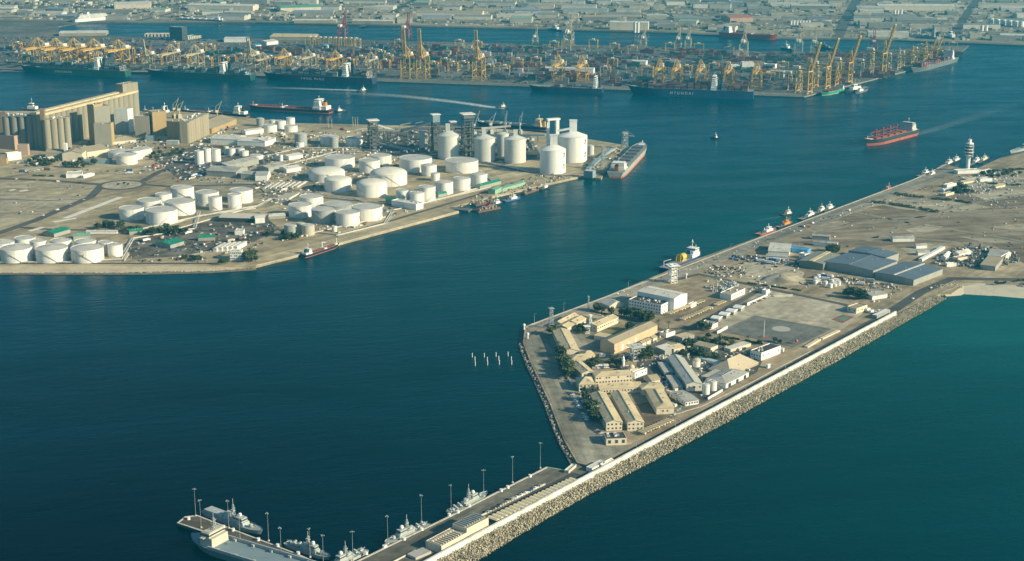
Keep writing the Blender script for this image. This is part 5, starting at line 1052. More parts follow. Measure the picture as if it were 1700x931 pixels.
for a in ((193, 228, 271, 256, 'front white tank of the group by the grain store'), (180, 222, 260, 250, 'left rear white tank of the group by the grain store'), (222, 253, 258, 245.5, 'right rear white tank of the group by the grain store'), (214, 237, 263, 249, 'middle white tank of the group by the grain store')): tank(*a[:4], a[4], 'cone', group='white tanks by the grain store')
for a in ((324, 339, 272, 250, 'front of three slim white tanks'), (338, 351, 268, 246, 'middle of three slim white tanks'), (352, 367, 267, 247, 'right of three slim white tanks')): tank(*a[:4], a[4], 'flat', group='three slim white tanks', stair=False)
G3 = 'white tanks of the large dome tank farm'
for a in ((512.5, 573, 297, 284, 'large domed white tank at the left of the dome farm', 'dome'), (539.5, 589, 276, 260, 'wide flat white tank behind the left dome', 'flat'), (539, 584, 315, 296, 'domed white tank with a curved shadow in front of the left dome', 'dome'), (592, 643, 323, 303, 'tall domed white tank in the front of the dome farm', 'dome'), (615, 676, 304, 286, 'largest domed white tank in the centre of the dome farm', 'dome'),
          (596, 631, 284, 265, 'cylindrical white tank left of the largest dome', 'flat'), (616, 650, 271, 257, 'white tank with an outside stair behind the cylindrical one', 'flat'), (663, 717, 281, 261, 'wide flat white tank behind the largest dome', 'flat'), (699.5, 725, 290, 273, 'small white tank before the wide flat tank', 'cone'), (715, 730, 299, 287, 'smallest white tank before the wide flat tank', 'cone'), (739.5, 794, 283, 265, 'wide flat white tank nearest the tall silos', 'flat'),
          (781, 809, 306, 288, 'rightmost white tank of the quay side row', 'cone'), (752.5, 781, 314, 295, 'second white tank from the right of the quay side row', 'cone'), (723, 752.5, 320, 301, 'third white tank from the right of the quay side row', 'cone'), (695, 723, 331, 309, 'fourth white tank from the right of the quay side row', 'cone'), (680, 704.5, 336, 319, 'slim white tank before the quay side row', 'cone'), (657, 681, 329, 314.5, 'pale low tank at the left end of the quay side row', 'flat')):
    tank(*a[:4], a[4], a[5], group=G3, apex={512.5: 6.5, 539: 3.5, 592: 6, 615: 8}.get(a[0]), rm=M('dome_cream', (.74, .70, .60), .6, .1, .06) if a[5] == 'dome' else tankroof)
G4 = 'tanks of the near quay group'
for a in ((497.5, 537, 340, 325, 'white tank at the back of the near quay group', tankw), (479.5, 518, 357.5, 339, 'white tank at the left of the near quay group', tankw), (517.5, 556, 367.5, 346, 'grey tank in the near quay group', tankgrey), (558, 597.5, 372, 351, 'bright white tank nearest the quay', tankw), (584.5, 635, 362, 342, 'wide bright white tank behind the nearest one', tankw), (538, 586, 346, 337.5, 'low wide grey tank with a beige lid', tankgrey),
          (472.5, 491, 392, 372.5, 'small grey tank above the moored coaster', tankgrey), (501, 522.5, 389, 372.5, 'beige grey tank above the moored coaster', M('beige_tank_paint', (.48, .45, .37), .7, .1, .1, streak=.1)), (493, 507, 385, 369.5, 'beige tank half hidden by the beige grey one', None), (551, 559.5, 384, 375, 'tiny white tank near the quay', tankw)):
    tank(*a[:4], a[4], 'flat', a[5] or MATS['beige_tank_paint'], group=G4, stair=a[1] - a[0] > 30)
G5 = 'tanks behind the dome farm'
for i, a in enumerate(((489.5, 510, 241, 221, tankgrey), (532, 562, 238, 225, tankw), (547, 562, 245, 227, tankgrey), (574, 602.5, 241, 228, tankw), (492, 505, 243, 236, tankw), (476, 490, 212, 195, tankw), (472, 494, 217.5, 208, tankw), (437, 460, 218, 207, tankw), (457, 475, 213, 200, tankw), (447, 459, 209, 199, tankw), (426, 439, 209, 196, tankgrey), (372, 380, 256, 243, tankw), (378, 391, 257, 246, tankw), (392, 406, 252, 246, tankw), (398, 413, 258, 250, tankw), (415, 437, 263, 257, tankw), (457, 463, 266, 256, tankw), (463, 470, 267, 257, tankw))):
    tank(*a[:4], ['grey tank behind the dome farm', 'wide white tank with a dark band behind the dome farm', 'slim grey tank in front of the wide banded one', 'white tank left of the dark conveyor tower', 'short white tank before the grey tank', 'tallest white tank beside the channel', 'white tank at the foot of the tallest channel tank', 'left white tank of the channel side cluster', 'middle white tank of the channel side cluster', 'white tank at the back of the channel side cluster', 'dark grey tank by the channel', 'small white tank right of the three slim tanks', 'low white tank right of the three slim tanks', 'back low tank near the white roofs', 'front low tank near the white roofs', 'flat low tank at the end of the low tanks', 'left small white tank among the grey sheds', 'right small white tank among the grey sheds'][i], 'cone', a[4], group=G5, stair=False)
# silos
pw = M('silo_paint', (.62, .62, .57), .6, .12, .06, streak=.06); G = 'tall round silos by the channel'
silo(727, 762, 262, 224, 217, 'grey white silo leftmost of the four with box heads', (740, 748, 206), pw, G); silo(787.5, 822, 266, 229, 223, 'grey white silo right of the dark lattice tower', (799.5, 808, 212.5), pw, G); silo(837, 873, 268, 230, 224, 'silo with a dark ring shadow before the twin white silos', (852, 860, 216), pw, G); silo(825, 845, 258, 222, 219, 'shaded silo half hidden behind the ringed one', None, pw, G)
silo(896, 939, 285, 247.5, 239, 'front one of the twin big white silos with painted marks', (912, 926, 224), white, G, True); silo(926, 974.5, 266, 225, 217.5, 'rear one of the twin big white silos with painted marks', (944, 958, 199.5), white, G, True)
silo(696, 711, 247, 218, 216, 'slim pale silo left of the box headed silos', None, pw, G); silo(975, 986, 256, 242, 240, 'slim silo right of the twin white silos', None, pw, G)
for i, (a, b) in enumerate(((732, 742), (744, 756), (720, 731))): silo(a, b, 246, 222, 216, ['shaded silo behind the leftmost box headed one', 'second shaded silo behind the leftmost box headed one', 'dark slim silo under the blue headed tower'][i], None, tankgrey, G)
def box_tower(px0, px1, pb, pt, boxh, label, legm=steel, boxm=white, roofm=white, dense=3):
    g = P((px0 + px1) / 2, pb); s = pxm(g); w = (px1 - px0) / s; h = hgt((px0 + px1) / 2, pb, pt); hb = boxh / s; o = thing('conveyor_tower', label, 'tower', g, radians(20)); occupy(g.x, g.y, 0, w, w)
    m = lattice(MB(), 0, 0, w * .95, w * .8, 0, h - hb, 7, .9)
    for k in range(dense): m.cbox(rnd.uniform(-.3, .3) * w, rnd.uniform(-.3, .3) * w, 0, w * .22, w * .22, h * rnd.uniform(.5, .85)); m.cbox(0, 0, h * (k + 1) / (dense + 1), w, w, .6)
    m.build('lattice', legm, o); MB().cbox(0, 0, h - hb, w * .92, w * .92, hb).build('head_house', boxm, o); MB().cbox(0, 0, h, w * 1.15, w * 1.1, 1.2).build('roof', roofm, o); return o, h, g
pb_ = M('pale_blue_sheet', (.24, .32, .36), .7, .1, .1)
T1 = box_tower(717, 730, 250, 190, 12, 'dark lattice tower carrying a pale blue box', steel, pb_); T2 = box_tower(767, 786, 258, 189, 6, 'dark lattice tower with a flat white roof between the silos', steel, steel, dense=6); T3 = box_tower(612, 628, 246, 199.5, 3, 'dark lattice conveyor tower left of the blue headed one', steel, steel, dense=6)
T5 = box_tower(747, 757, 236, 202, 2, 'small dark frame with a flat white roof', steel, steel)
def gallery(label, p, q, w=3.2, mat=roofpale, legs=3, lm=steel, name='conveyor_gallery'):
    a, b = Vector(p), Vector(q); o = thing(name, label, 'conveyor', (a.x, a.y, Z0)); d = b - a; z = a.z - Z0
    MB().beam((0, 0, z), (d.x, d.y, z + d.z), w, 3).build('casing', mat, o); m = MB()
    for k in range(legs):
        f = (k + .5) / legs; x, y, zz = d.x * f, d.y * f, z + d.z * f - 1.4; n = Vector((-d.y, d.x, 0)).normalized() * 2
        m.beam((x + n.x, y + n.y, 0), (x, y, zz), .6).beam((x - n.x, y - n.y, 0), (x, y, zz), .6)
    m.build('trestle', lm, o); return o
def PH(px, pb, pt): g = P(px, pb); return Vector((g.x, g.y, Z0 + hgt(px, pb, pt)))
gallery('inclined pale gallery climbing to the blue headed tower', PH(668, 240, 216), PH(722, 248, 203)); gallery('dark gallery running level between the lattice towers', PH(620, 246, 215), PH(668, 240, 217), 3, steel); gallery('grey gallery sloping from the left lattice tower to the ground', PH(620, 247, 205), PH(655, 240, 216), 2.5, gsteel); gallery('low dark gallery across the dark yard', PH(628, 246, 238), PH(690, 252, 250), 3, gsteel)
gallery('white bridge between the heads of the twin silos', PH(925, 270, 217), PH(950, 270, 212.5), 4, white, 0); gallery('long pale gallery behind the box headed silos', PH(800, 240, 213), PH(848, 240, 209), 4, roofpale); gallery('dark gallery from the white roofed tower over the silos', PH(756, 250, 213), PH(806, 255, 213), 3, steel, 2); gallery('dark pipe bridge left of the small white roof', PH(722, 250, 208), PH(757, 248, 212), 3, steel, 2)
gallery('grey blue gallery sloping to the ship loader', PH(975, 283, 281), PH(1013, 262, 247), 7, pb_, 4); gallery('cream gallery on the ship berth', PH(1004, 263, 256), PH(1022, 249, 245), 6, roofgrey); gallery('grey horizontal gallery behind the ringed silo', PH(760, 228, 224), PH(905, 236, 224), 4, gsteel, 6)
o = thing('frame_tower', 'open white portal tower standing between the twin silos', 'tower', P(918, 262), radians(20)); s = pxm(P(918, 262)); h = hgt(918, 262, 199); w = 18 / s
MB().cbox(-w / 2, -3, 0, 2, 2, h).cbox(-w / 2, 3, 0, 2, 2, h).cbox(w * .38, 0, 0, 5.5, 7, h).cbox(0, 0, h, w * 1.25, 8, 3).cbox(-w / 2, 0, h * .4, 5, 6, 12).build('frame', white, o)
m = lattice(MB(), 0, 0, 9, 7, 0, hgt(1037, 246, 219), 6, .8); m.cbox(0, 0, 26, 10, 10, 1).beam((0, 0, 24), (14, -10, 22), 1.6).beam((0, 0, 34), (12, -9, 24), .4); o = thing('ship_loader', 'lattice ship loader at the far end of the berth', 'loader', P(1037, 246), radians(20)); m.build('frame', gsteel, o)
m = lattice(MB(), 0, 0, 7, 5, 0, hgt(1004, 283, 245), 6, .6); m.cbox(0, 0, 20, 8, 8, 1).beam((0, 0, 22), (12, -8, 20), 1.2); o = thing('ship_loader', 'lattice ship loader beside the pale blue transfer house', 'loader', P(1002, 281), radians(20)); m.build('frame', gsteel, o)
B('transfer_house', 'pale blue transfer house at the corner of the berth', (969, 283), (984, 284.5), 12, 11, 'flat', pb_, roofpale, at='eave', par=.2)
# pipe racks and plant in the dark yard
rk = MB()
for k in range(46):
    x, y = random_in(ppoly([(606, 222), (700, 214), (812, 232), (832, 262), (700, 258), (612, 250)])); l = rnd.uniform(8, 40); z = Z0 + rnd.uniform(2, 14); a = AX + rnd.choice((0, pi / 2)); rk.beam((x, y, z), (x + l * cos(a), y + l * sin(a), z), rnd.uniform(.6, 1.8)); rk.beam((x, y, Z0), (x, y, z), .6)
setting(rk.build('pipe_racks', steel), 'stuff')
# grain silos on the left
def silo_block(label, p1, p2, wpx, h, n, rows, mat, top=True, group=None, roofm=roofbeige, z=None):
    a, b = P(*p1), P(*p2); L = (b - a).length; rz = atan2(b.y - a.y, b.x - a.x); d = L / n; nrm = Vector((-sin(rz), cos(rz), 0)); c = (a + b) / 2 + nrm * d * rows / 2; c.z = Z0
    o = thing('silo_block', label, 'silo block', c, rz, group); occupy(c.x, c.y, rz, L, d * rows)
    for j in range(rows):
        for i in range(n):
            if j not in (0, rows - 1) and i not in (0, n - 1): continue
            pr = [(d * .5, 0)] + [q for k in range(1, 7) for q in ((d * .5, h * k / 7 - .05), (d * .5 + .08, h * k / 7), (d * .5, h * k / 7 + .05))] + [(d * .5, h)]
            MB().lathe(-L / 2 + d * (i + .5), -d * rows / 2 + d * (j + .5), pr, 20).build('silo_tube', mat, o, smooth=True)
    MB().box(-L / 2, L / 2, -d * rows / 2 + d * .4, d * rows / 2 - d * .4, 0, h - .1).box(-L / 2, L / 2, -d * rows / 2, d * rows / 2, h, h + .8).build('roof_slab', mat, o)
    if top: MB().box(-L / 2, L / 2, -d * rows / 2 + 1, -d * rows / 2 + d * .7, h + .8, h + 5).box(-L / 2, L / 2, d * rows / 2 - d * .7, d * rows / 2 - 1, h + .8, h + 5).build('gallery', roofm, o)
    m = MB()
    for k in range(n * rows): m.cbox(rnd.uniform(-.48, .48) * L, rnd.uniform(-.4, .4) * d * rows, h + .8, rnd.uniform(1, 4), rnd.uniform(1, 3), rnd.uniform(.8, 3.2))
    m.build('rooftop_plant', rnd.choice((white, gsteel)), o); return o, c, rz, L
silo_block('long pale concrete grain silo block stretching to the channel', (80, 248), (234, 204), 0, 59, 18, 2, siloc); silo_block('row of darker grain silos at the left edge', (6, 247), (71, 247), 0, 57, 5, 2, M('shaded_silo_concrete', (.22, .215, .19), .85, .15, .05, streak=.05), False); silo_block('front row of grain silos fused to the long block', (78, 252), (122, 246), 0, 55, 4, 1, siloc, False)  # left row: shade from neighbouring tubes is painted in as darker concrete
B('lift_shaft', 'thin brown lift shaft between the dark and pale grain silos', (71, 249), (78, 249), 10, hgt(74, 249, 182), 'flat', M('brown_wall', (.26, .19, .14), .85, .1, .1, streak=.1), roofsand, at='ground'); B('head_house', 'square head house over the far end of the grain silos', (208, 208), (233, 203), 18, hgt(220, 206, 139), 'flat', siloc, roofsand, at='ground', units=3)
B('work_tower', 'tall ochre work tower in front of the grain silos', (149, 239), (160, 240), 24, hgt(155, 239, 174), 'flat', ochre, roofsand, at='ground', units=3); B('work_tower', 'grey work house with a dark slot beside the ochre tower', (160, 240), (186, 236), 20, hgt(170, 239, 178), 'flat', M('grey_render', (.28, .27, .225), .8, .1, .1, streak=.1), roofsand, at='ground')
B('mill', 'lower grey mill with a cream corner in front of the work house', (158, 243), (186, 242), 16, hgt(170, 243, 207), 'flat', MATS['grey_render'], roofsand, at='ground', units=2); B('mill', 'ochre stair tower at the corner of the grey mill', (185, 241), (191, 239), 10, hgt(186, 241, 205), 'flat', ochre, roofsand, at='ground')
B('blue_silo_house', 'tall white slab with one shaded side before the grain silos', (192, 222), (214, 221), 8, hgt(200, 222, 181), 'flat', tankgrey, white, at='ground'); B('blue_silo_house', 'bright white leaning slab right of the shaded slab', (213, 221), (223, 219), 14, hgt(218, 220, 181), 'flat', white, white, at='ground'); B('blue_silo_house', 'narrow white slab in front of the shaded slab', (198, 214), (204, 213), 5, hgt(201, 213, 181), 'flat', white, white, at='ground')  # first slab: the shade on a white slab is painted as grey walls
B('flour_mill', 'wide grey flour mill left of the tall ochre block', (225, 226), (249, 226), 18, hgt(236, 226, 193), 'flat', M('grey_ochre', (.33, .30, .23), .8, .1, .1, streak=.1), roofpale, at='ground', units=3); B('flour_mill', 'tall ochre block with a bright yellow side', (255, 226), (278, 224), 26, hgt(266, 225, 186), 'flat', ochre, roofsand, at='ground', units=2); B('flour_mill', 'cream corner tower between the flour mill and the ochre block', (249, 222), (254, 221), 8, hgt(251, 222, 188), 'flat', cream, roofsand, at='ground')
B('grain_store', 'flat ochre store joined to the ribbed silo block', (278, 232), (311, 236), 18, hgt(296, 235, 203.5), 'flat', ochre, roofsand, at='ground', units=4, par=.4); silo_block('ribbed cream silo block at the channel side of the grain works', (316, 238), (349.5, 222), 0, hgt(330, 232, 197), 9, 2, M('cream_silo', (.36, .315, .225), .85, .12, .05, streak=.05), False)
B('shed_roofed_store', 'big sand roofed flat store behind the ribbed silo block', (352, 222), (393, 205), 60, 9, 'gable', ochre, roofsand, rh=7, at='ground')
B('low_plant', 'low pale blue store at the foot of the ochre block', (242, 234), (257, 234), 10, 9, 'flat', pb_, roofpale, at='ground'); B('low_plant', 'low grey store before the ribbed silo block', (276, 240), (296, 240), 10, 6, 'flat', tankgrey, roofpale, at='ground')
B('pink_block', 'pink block with a lit side at the left photo edge', (-8, 246), (25, 249), 16, 24, 'flat', pinkw, roofsand, at='ground', units=3); B('pink_block', 'smaller pink block in front of the larger one', (30, 258), (47, 258), 10, 18, 'flat', pinkw, roofsand, at='ground'); B('white_block', 'white ribbed block below the pink blocks', (13, 267), (36, 264), 9, 12, 'flat', white, roofpale, at='ground'); B('pink_block', 'ochre hut at the left photo edge', (-5, 272), (11, 272), 10, 8, 'flat', ochre, roofsand, at='ground'); B('pink_block', 'far brown tower at the left photo edge', (-2, 226), (12, 226), 14, 44, 'flat', MATS['brown_wall'], roofsand, at='ground', units=2)
B('gable_store', 'sand roofed store with a white gable tower', (104, 267), (137, 267), 26, 13, 'gable', cream, roofsand, rh=4, at='ground', swap=True); B('gable_store', 'large sand roofed warehouse behind the white tanks', (145, 262), (182, 256), 44, 10, 'gable', cream, roofsand, rh=5, at='ground'); B('gable_store', 'olive sand roofed store at the foot of the pale silos', (76, 262), (106, 262), 26, 9, 'gable', M('olive_sand', (.40, .36, .25), .8, .1, .1), roofsand, rh=4, at='ground'); B('long_shed', 'long low pale blue shed before the white tanks', (141, 272), (183, 272), 12, 7, 'flat', pb_, roofsand, at='ground'); B('white_tower', 'narrow white tower on the gabled store', (107, 262), (112, 262), 6, 24, 'flat', white, white, at='ground'); B('store', 'small white house under the gabled store', (75, 270), (90, 268), 10, 6, 'gable', white, roofpale, at='ground'); B('hip_store', 'sand hipped store right of the grey mill', (187, 240), (226, 236), 26, 5, 'hip', cream, roofsand, rh=5, at='ground')
B('road_house', 'white flat building beside the main terminal road', (110, 295.5), (136, 294.5), (120, 290), 5, 'flat', white, roofpale, at='ground'); B('road_house', 'small white wing right of the white flat building', (139, 296), (157, 291), 6, 3.5, 'flat', white, roofpale, at='ground')
# sheds
WS = [('pale roofed warehouse nearest the sand roofed store', (350, 238), (394, 240), 40, 9, roofpale, white), ('white roofed warehouse in the middle of the white roofs', (394, 241), (440, 243), 44, 8, roofpale, white), ('pale warehouse at the right end of the white roofs', (440, 243), (458, 238), 30, 9, roofpale, white), ('long low white roof behind the warehouses', (408, 224), (438, 220), 14, 7, roofpale, white),
      ('grey roofed warehouse right of the blue yard', (343, 292), (392, 295), 42, 9, roofgrey, greywall), ('longer grey warehouse behind it', (378, 284), (430, 272), 26, 9, roofgrey, greywall), ('pale gabled warehouse beside the dome farm road', (424, 300), (444, 300), 32, 9, roofgrey, white), ('grey shed right of the pale gabled warehouse', (400, 297), (424, 298), 24, 8, roofgrey, greywall), ('low pale shed left of the left dome', (476, 287), (500, 283), 20, 6, roofpale, white), ('grey shed above the low pale shed', (446, 286), (474, 279), 22, 7, roofgrey, greywall), ('small pale shed by the pipe stacks', (480, 266), (503, 262), 18, 6, roofpale, white),
      ('beige roofed transit shed with open front', (364, 368), (438, 370), 30, 6, M('transit_roof', (.55, .51, .42), .7, .1, .08), dark), ('small white gabled office before the transit shed', (390, 390), (404, 390), 12, 5, roofpale, white), ('long white hut right of the green roofs', (143, 388), (194, 388), 8, 3, roofpale, white), ('white building with a lit side by the near quay tanks', (424, 371), (440, 370), 14, 8, roofpale, white), ('small grey shed by the near quay tanks', (446, 364), (474, 362), 16, 4, roofpale, greywall),
      ('white quay office left of the slim tank', (650, 342), (691, 349), 16, 8, roofpale, white), ('white two storey harbour office near the west shore', (382, 432), (401, 432), 12, 11, roofpale, white), ('light green shed by the work barges', (822, 323), (833, 318), 12, 7, roofmint, M('mint_wall', (.28, .42, .31), .8, .1, .1)), ('pale green quay wall shed running to the silos', (834, 318), (872, 307), 8, 5, roofmint, MATS['mint_wall'])]
for lb, p1, p2, w, h, rm, wm in WS: B('warehouse', lb, p1, p2, w, h, 'gable' if 'office' not in lb else 'flat', wm, rm, rh=min(4, w * .1), at='ground', win=(3, 6, 3) if 'storey' in lb else None, units=3 if 'office' in lb else 0)
for lb, p1, p2, w, rm in (('big bright green roofed shed near the shore', (283, 413), (306, 406), 26, roofgreen), ('green roofed shed behind the waterfront tanks', (90, 394), (117, 386), 20, roofgreen), ('mint green flat roof behind the tick marked tank', (122, 398), (150, 396), 14, roofmint), ('thin green roof right of the big green shed', (329, 400), (357, 399), 8, roofgreen), ('long green awning roof by the work barges', (797, 314), (832, 305), 9, roofgreen), ('low teal roof near the dark trees', (215, 390), (238, 388), 8, roofgreen), ('small green roof at the foot of the white quay office', (640, 336), (656, 338), 8, roofgreen), ('green canopy at the foot of the quay side tanks', (728, 328), (742, 325), 6, roofgreen)):
    B('green_shed', lb, p1, p2, w, 5, 'gable', greywall, rm, rh=2, at='ground')
for i in range(5): B('striped_shed', 'white barrel roof, %s of five side by side near the shore' % ('first', 'second', 'third', 'fourth', 'fifth')[i], (360 + i * 8.5, 418 - i * .6), (376 + i * 8.5, 409 - i * .6), 5.5, 4, 'barrel', white, roofpale, rh=1.4, at='ground')
for i in range(7): B('long_stack', 'pale stacked pipe rack %s of the pipe yard' % ('one at the left', 'second', 'third', 'fourth', 'fifth', 'sixth', 'one at the right')[i], (440 + i * 9, 314 - i * .4), (455 + i * 9, 305 - i * .4), 4, 2.4, 'flat', roofpale, M('pipe_steel', (.5, .46, .38), .7, .2, .2), at='ground', par=.1)
for i in range(4): B('long_stack', 'long pale pipe stack, %s beside the near quay group' % ('front', 'second', 'third', 'rear')[i], (462 + i * 6, 333 - i * .4), (480 + i * 6, 323 - i * .4), 5, 2.4, 'flat', roofpale, MATS['pipe_steel'], at='ground', par=.1)
jc = 'slender jib cranes behind the silos'
for px, pb, pt, lb in ((787, 225, 185, 'jib crane closest to the white roofed lattice tower'), (815, 222, 188, 'second jib crane behind the silos'), (839, 222, 185, 'third jib crane behind the silos'), (863, 222, 187, 'jib crane left of the tan ship'), (290, 196, 163, 'jib crane left of the grain ships'), (298, 196, 168, 'jib crane close beside the left grain jib'), (361, 200, 168, 'pale lattice unloader near the red bulk ship')): jib_crane(px, pb, pt, lb, palecrane if px < 400 else gsteel, rnd.uniform(.6, 1.4), jc)
for px, pb, pt, lb in ((545, 212, 196, 'first thin pole by the channel'), (551, 212, 197, 'second thin pole by the channel'), (586, 210, 193, 'left of three pale masts by the channel'), (590, 210, 194, 'middle of three pale masts by the channel'), (594, 210, 194, 'right of three pale masts by the channel'), (849, 330, 318, 'short mast by the blue work boat')): o = thing('thin_mast', lb, 'mast', P(px, pb)); MB().lathe(0, 0, [(.6, 0), (.35, hgt(px, pb, pt))], 6).build('pole', palecrane, o)
# ------------------------------------------------------------------ ships
bulk_carrier('red and grey bulk carrier with red deck cranes under way in the channel', (1516, 222), (1436, 243), 30, 11, M('worn_white', (.55, .54, .50), .6, .2, .2), M('slate_hull', (.035, .05, .06), .6, .2, .05, streak=.3), M('bulk_red', (.42, .11, .075), .7, .2, .1, streak=.4), 4.6, deckred, deckred, 4, M('crane_dark_red', (.26, .05, .04), .6, .2, .2), 14)
bulk_carrier('grey bulk carrier with open dark hatches moored at the silo berth', (1021, 296), (1068, 246), 28, 10, white, palehull, redhull, 2.6, deckgrey, M('hatch_grey', (.12, .13, .15), .7, .2, .2), 0, white, 11, M('dull_red', (.25, .07, .05), .7, .2, .2), nh=6)
tanker('long dark red decked tanker with an orange funnel crossing the channel', (550, 187), (411, 179), 32, 7, orange, M('tanker_hull', (.035, .03, .05), .6, .2, .05, streak=.3), deckred, 20)
tug('black tug holding the stern of the red decked tanker', (575, 184), (555, 186), B=10, funm=blackp)
tug('tug with a short white wake near the dark container ship', (594, 152), (610, 150), B=9); tug('tug with the long white wake in front of the silos', (825, 179), (843, 178), B=9, hullm=blackp); tug('small lone boat in the open channel', (1181, 229), (1193, 231), B=6, funm=blackp)
tug('small tug with a faint wake off the island quay', (1297, 358), (1317, 355), B=8); tug('red hulled tug moored at the island quay', (1258, 391), (1288, 381), redp, 10, funm=white); tug('orange decked work boat moored behind the red tug', (1290, 379), (1316, 370), blackp, 8, orange, orange); tug('dark tug moored second along the island quay', (1328, 366), (1356, 354), blackp, 9, white, blackp); tug('white tug moored behind the dark tug', (1352, 356), (1372, 347), blackp, 8); tug('white tug farthest up the row of moored tugs', (1365, 352), (1386, 344), blackp, 8, white, white)
tug('white tug left of the control tower', (1563, 278), (1584, 268), blackp, 9); tug('second white tug left of the control tower', (1576, 272), (1595, 264), blackp, 9, white, white); tug('tug moored half way between the hedges and the tower', (1524, 294), (1545, 286), blackp, 9); tug('dark work boat beside that tug', (1534, 297), (1556, 288), blackp, 8, white, redp); tug('small red boat moored on the quay left of the hedge', (1466, 318), (1482, 314), redp, 6, redp, white)
tug('white tug behind the control tower', (1608, 276), (1630, 264), blackp, 9); tug('low cream boat right of the control tower', (1622, 272), (1642, 262), blackp, 8, cream, white)
# supply vessel with a yellow reel
r, L = ship_root('supply_vessel', 'blue supply vessel carrying a big yellow cable reel at the quay', (1101, 451), (1163, 425)); hull(r, L, 15, [('hull', M('deep_blue', (.02, .06, .22), .5, .1, .1), -2, 5)], 5, .5, deckgrey)
MB().cbox(L * .26, 0, 4.6, L * .2, 12, 5).cbox(L * .27, 0, 9.6, L * .15, 11, 3).cbox(L * .28, 0, 12.6, L * .11, 12.5, 3.2).build('superstructure', white, r); MB().cbox(L * .28, 0, 13.8, L * .113, 12.7, 1.2).build('bridge_window', glass, r); mast(r, L * .26, 15.8, 11, white, .6); MB().lathe(L * .36, 0, [(.4, 9), (.3, 18)], 6).build('mast', white, r); MB().rbox(L * .17, 0, 9.6, 3, 6, 5, 0, .85).build('funnel', bluep, r)
m = MB(); R = 4.4; n = 20
for i in range(n):
    a0, a1 = 2 * pi * i / n, 2 * pi * (i + 1) / n; q = [(-L * .06, R, 9.3), (L * .04, R, 9.3)]
    m.add([(x, R * cos(a), 9.2 + R * sin(a)) for x in (-L * .07, L * .04) for a in (a0, a1)], [(0, 1, 3, 2)])
m.add([(x, R * 1.15 * cos(2 * pi * i / n), 9.2 + R * 1.15 * sin(2 * pi * i / n)) for x in (-L * .07, L * .04) for i in range(n)], [tuple(range(n)), tuple(range(n, 2 * n))]); m.build('cable_reel', M('reel_yellow', (.60, .45, .08), .55, .1, .3), r); MB().cbox(-L * .015, 0, 4.6, L * .13, 7, 1.6).beam((-L * .12, 3, 4.6), (-L * .1, 3, 13), .8).beam((-L * .12, -3, 4.6), (-L * .1, -3, 13), .8).beam((-L * .1, -3, 13), (-L * .1, 3, 13), .8).build('reel_stand', yellow, r); MB().beam((-L * .42, 4, 4.6), (-L * .42, 4, 11), 1).beam((-L * .42, 4, 11), (-L * .3, 0, 12), .7).cbox(-L * .35, -2, 4.6, 6, 5, 2.4).build('stern_crane', gsteel, r)
# coasters, barges and work boats at the west terminal
tanker('small red hulled coaster moored under the grey tanks', (503, 427.5), (563, 408), 11, 3.6, blackp, blackp, M('dark_deck', (.09, .10, .09), .8, .2, .2), 6.5, 'coaster', M('coaster_red', (.42, .14, .10), .7, .2, .1))
def barge(label, p, q, B_, load, rusty=True):
    r, L = ship_root('barge', label, p, q, 'barge'); m = MB().rbox(0, 0, -1, L, B_, 3.2, 0, 1).rbox(L * .02, 0, 2.2, L * .9, B_ * .9, .25, 0, 1); m.build('hull', rust if rusty else steel, r); m = MB()
    for k in range(load): m.rbox(rnd.uniform(-.4, .4) * L, rnd.uniform(-.35, .35) * B_, 2.4, rnd.uniform(2, 9), rnd.uniform(1, 3), rnd.uniform(.6, 3), rnd.uniform(0, 3))
    if load: m.build('deck_load', M('load_mix', (.30, .26, .21), .9, .3, .3), r)
    return r, L
barge('flat dark jetty barge with a bare deck beside the quay corner', (745, 347), (781, 350.5), 14, 0, False); r, L = barge('rusty barge heaped with gear beside the green awning', (789, 352), (826, 345), 15, 30); MB().rbox(0, 0, 2.2, 9, 4, 3, .3, .9).beam((3, 0, 5), (12, 2, 11), .8).build('red_crane', redp, r); barge('second rusty barge inside the first one', (785, 341), (822, 334), 14, 26)
tug('white bridged barge tender at the end of the barges', (814, 342), (833, 337), blackp, 9, white, white); tug('blue and white work boat with a tall mast', (836, 335), (864, 329), bluep, 9, white, white); tug('small white cabin boat below the twin silos', (897, 316), (911, 311), blackp, 7, white, white); barge('narrow mooring barge along the quay below the silos', (868, 323), (893, 315), 8, 8)
tanker('white bridged ship behind the channel side sheds, its hull dark', (412, 194), (300, 186), 20, 6, blackp, blackp, deckgrey, 15, 'cargo_ship'); bulk_carrier('ship with a tan superstructure behind the silos', (909, 216), (790, 207), 22, 7, M('tan_house', (.66, .52, .34), .7, .1, .2), darkhull, redhull, 1.5, deckgrey, None, 0, white, 14, yellow); tug('dark hulled ship with a white bridge behind the grain silos', (76, 187), (38, 185), darkhull, 16, white, blackp, zd=7, k=2.2); tanker('small grey ship hidden behind the ochre blocks', (280, 190), (238, 186), 16, 5, blackp, greyhull, deckgrey, 12, 'cargo_ship')
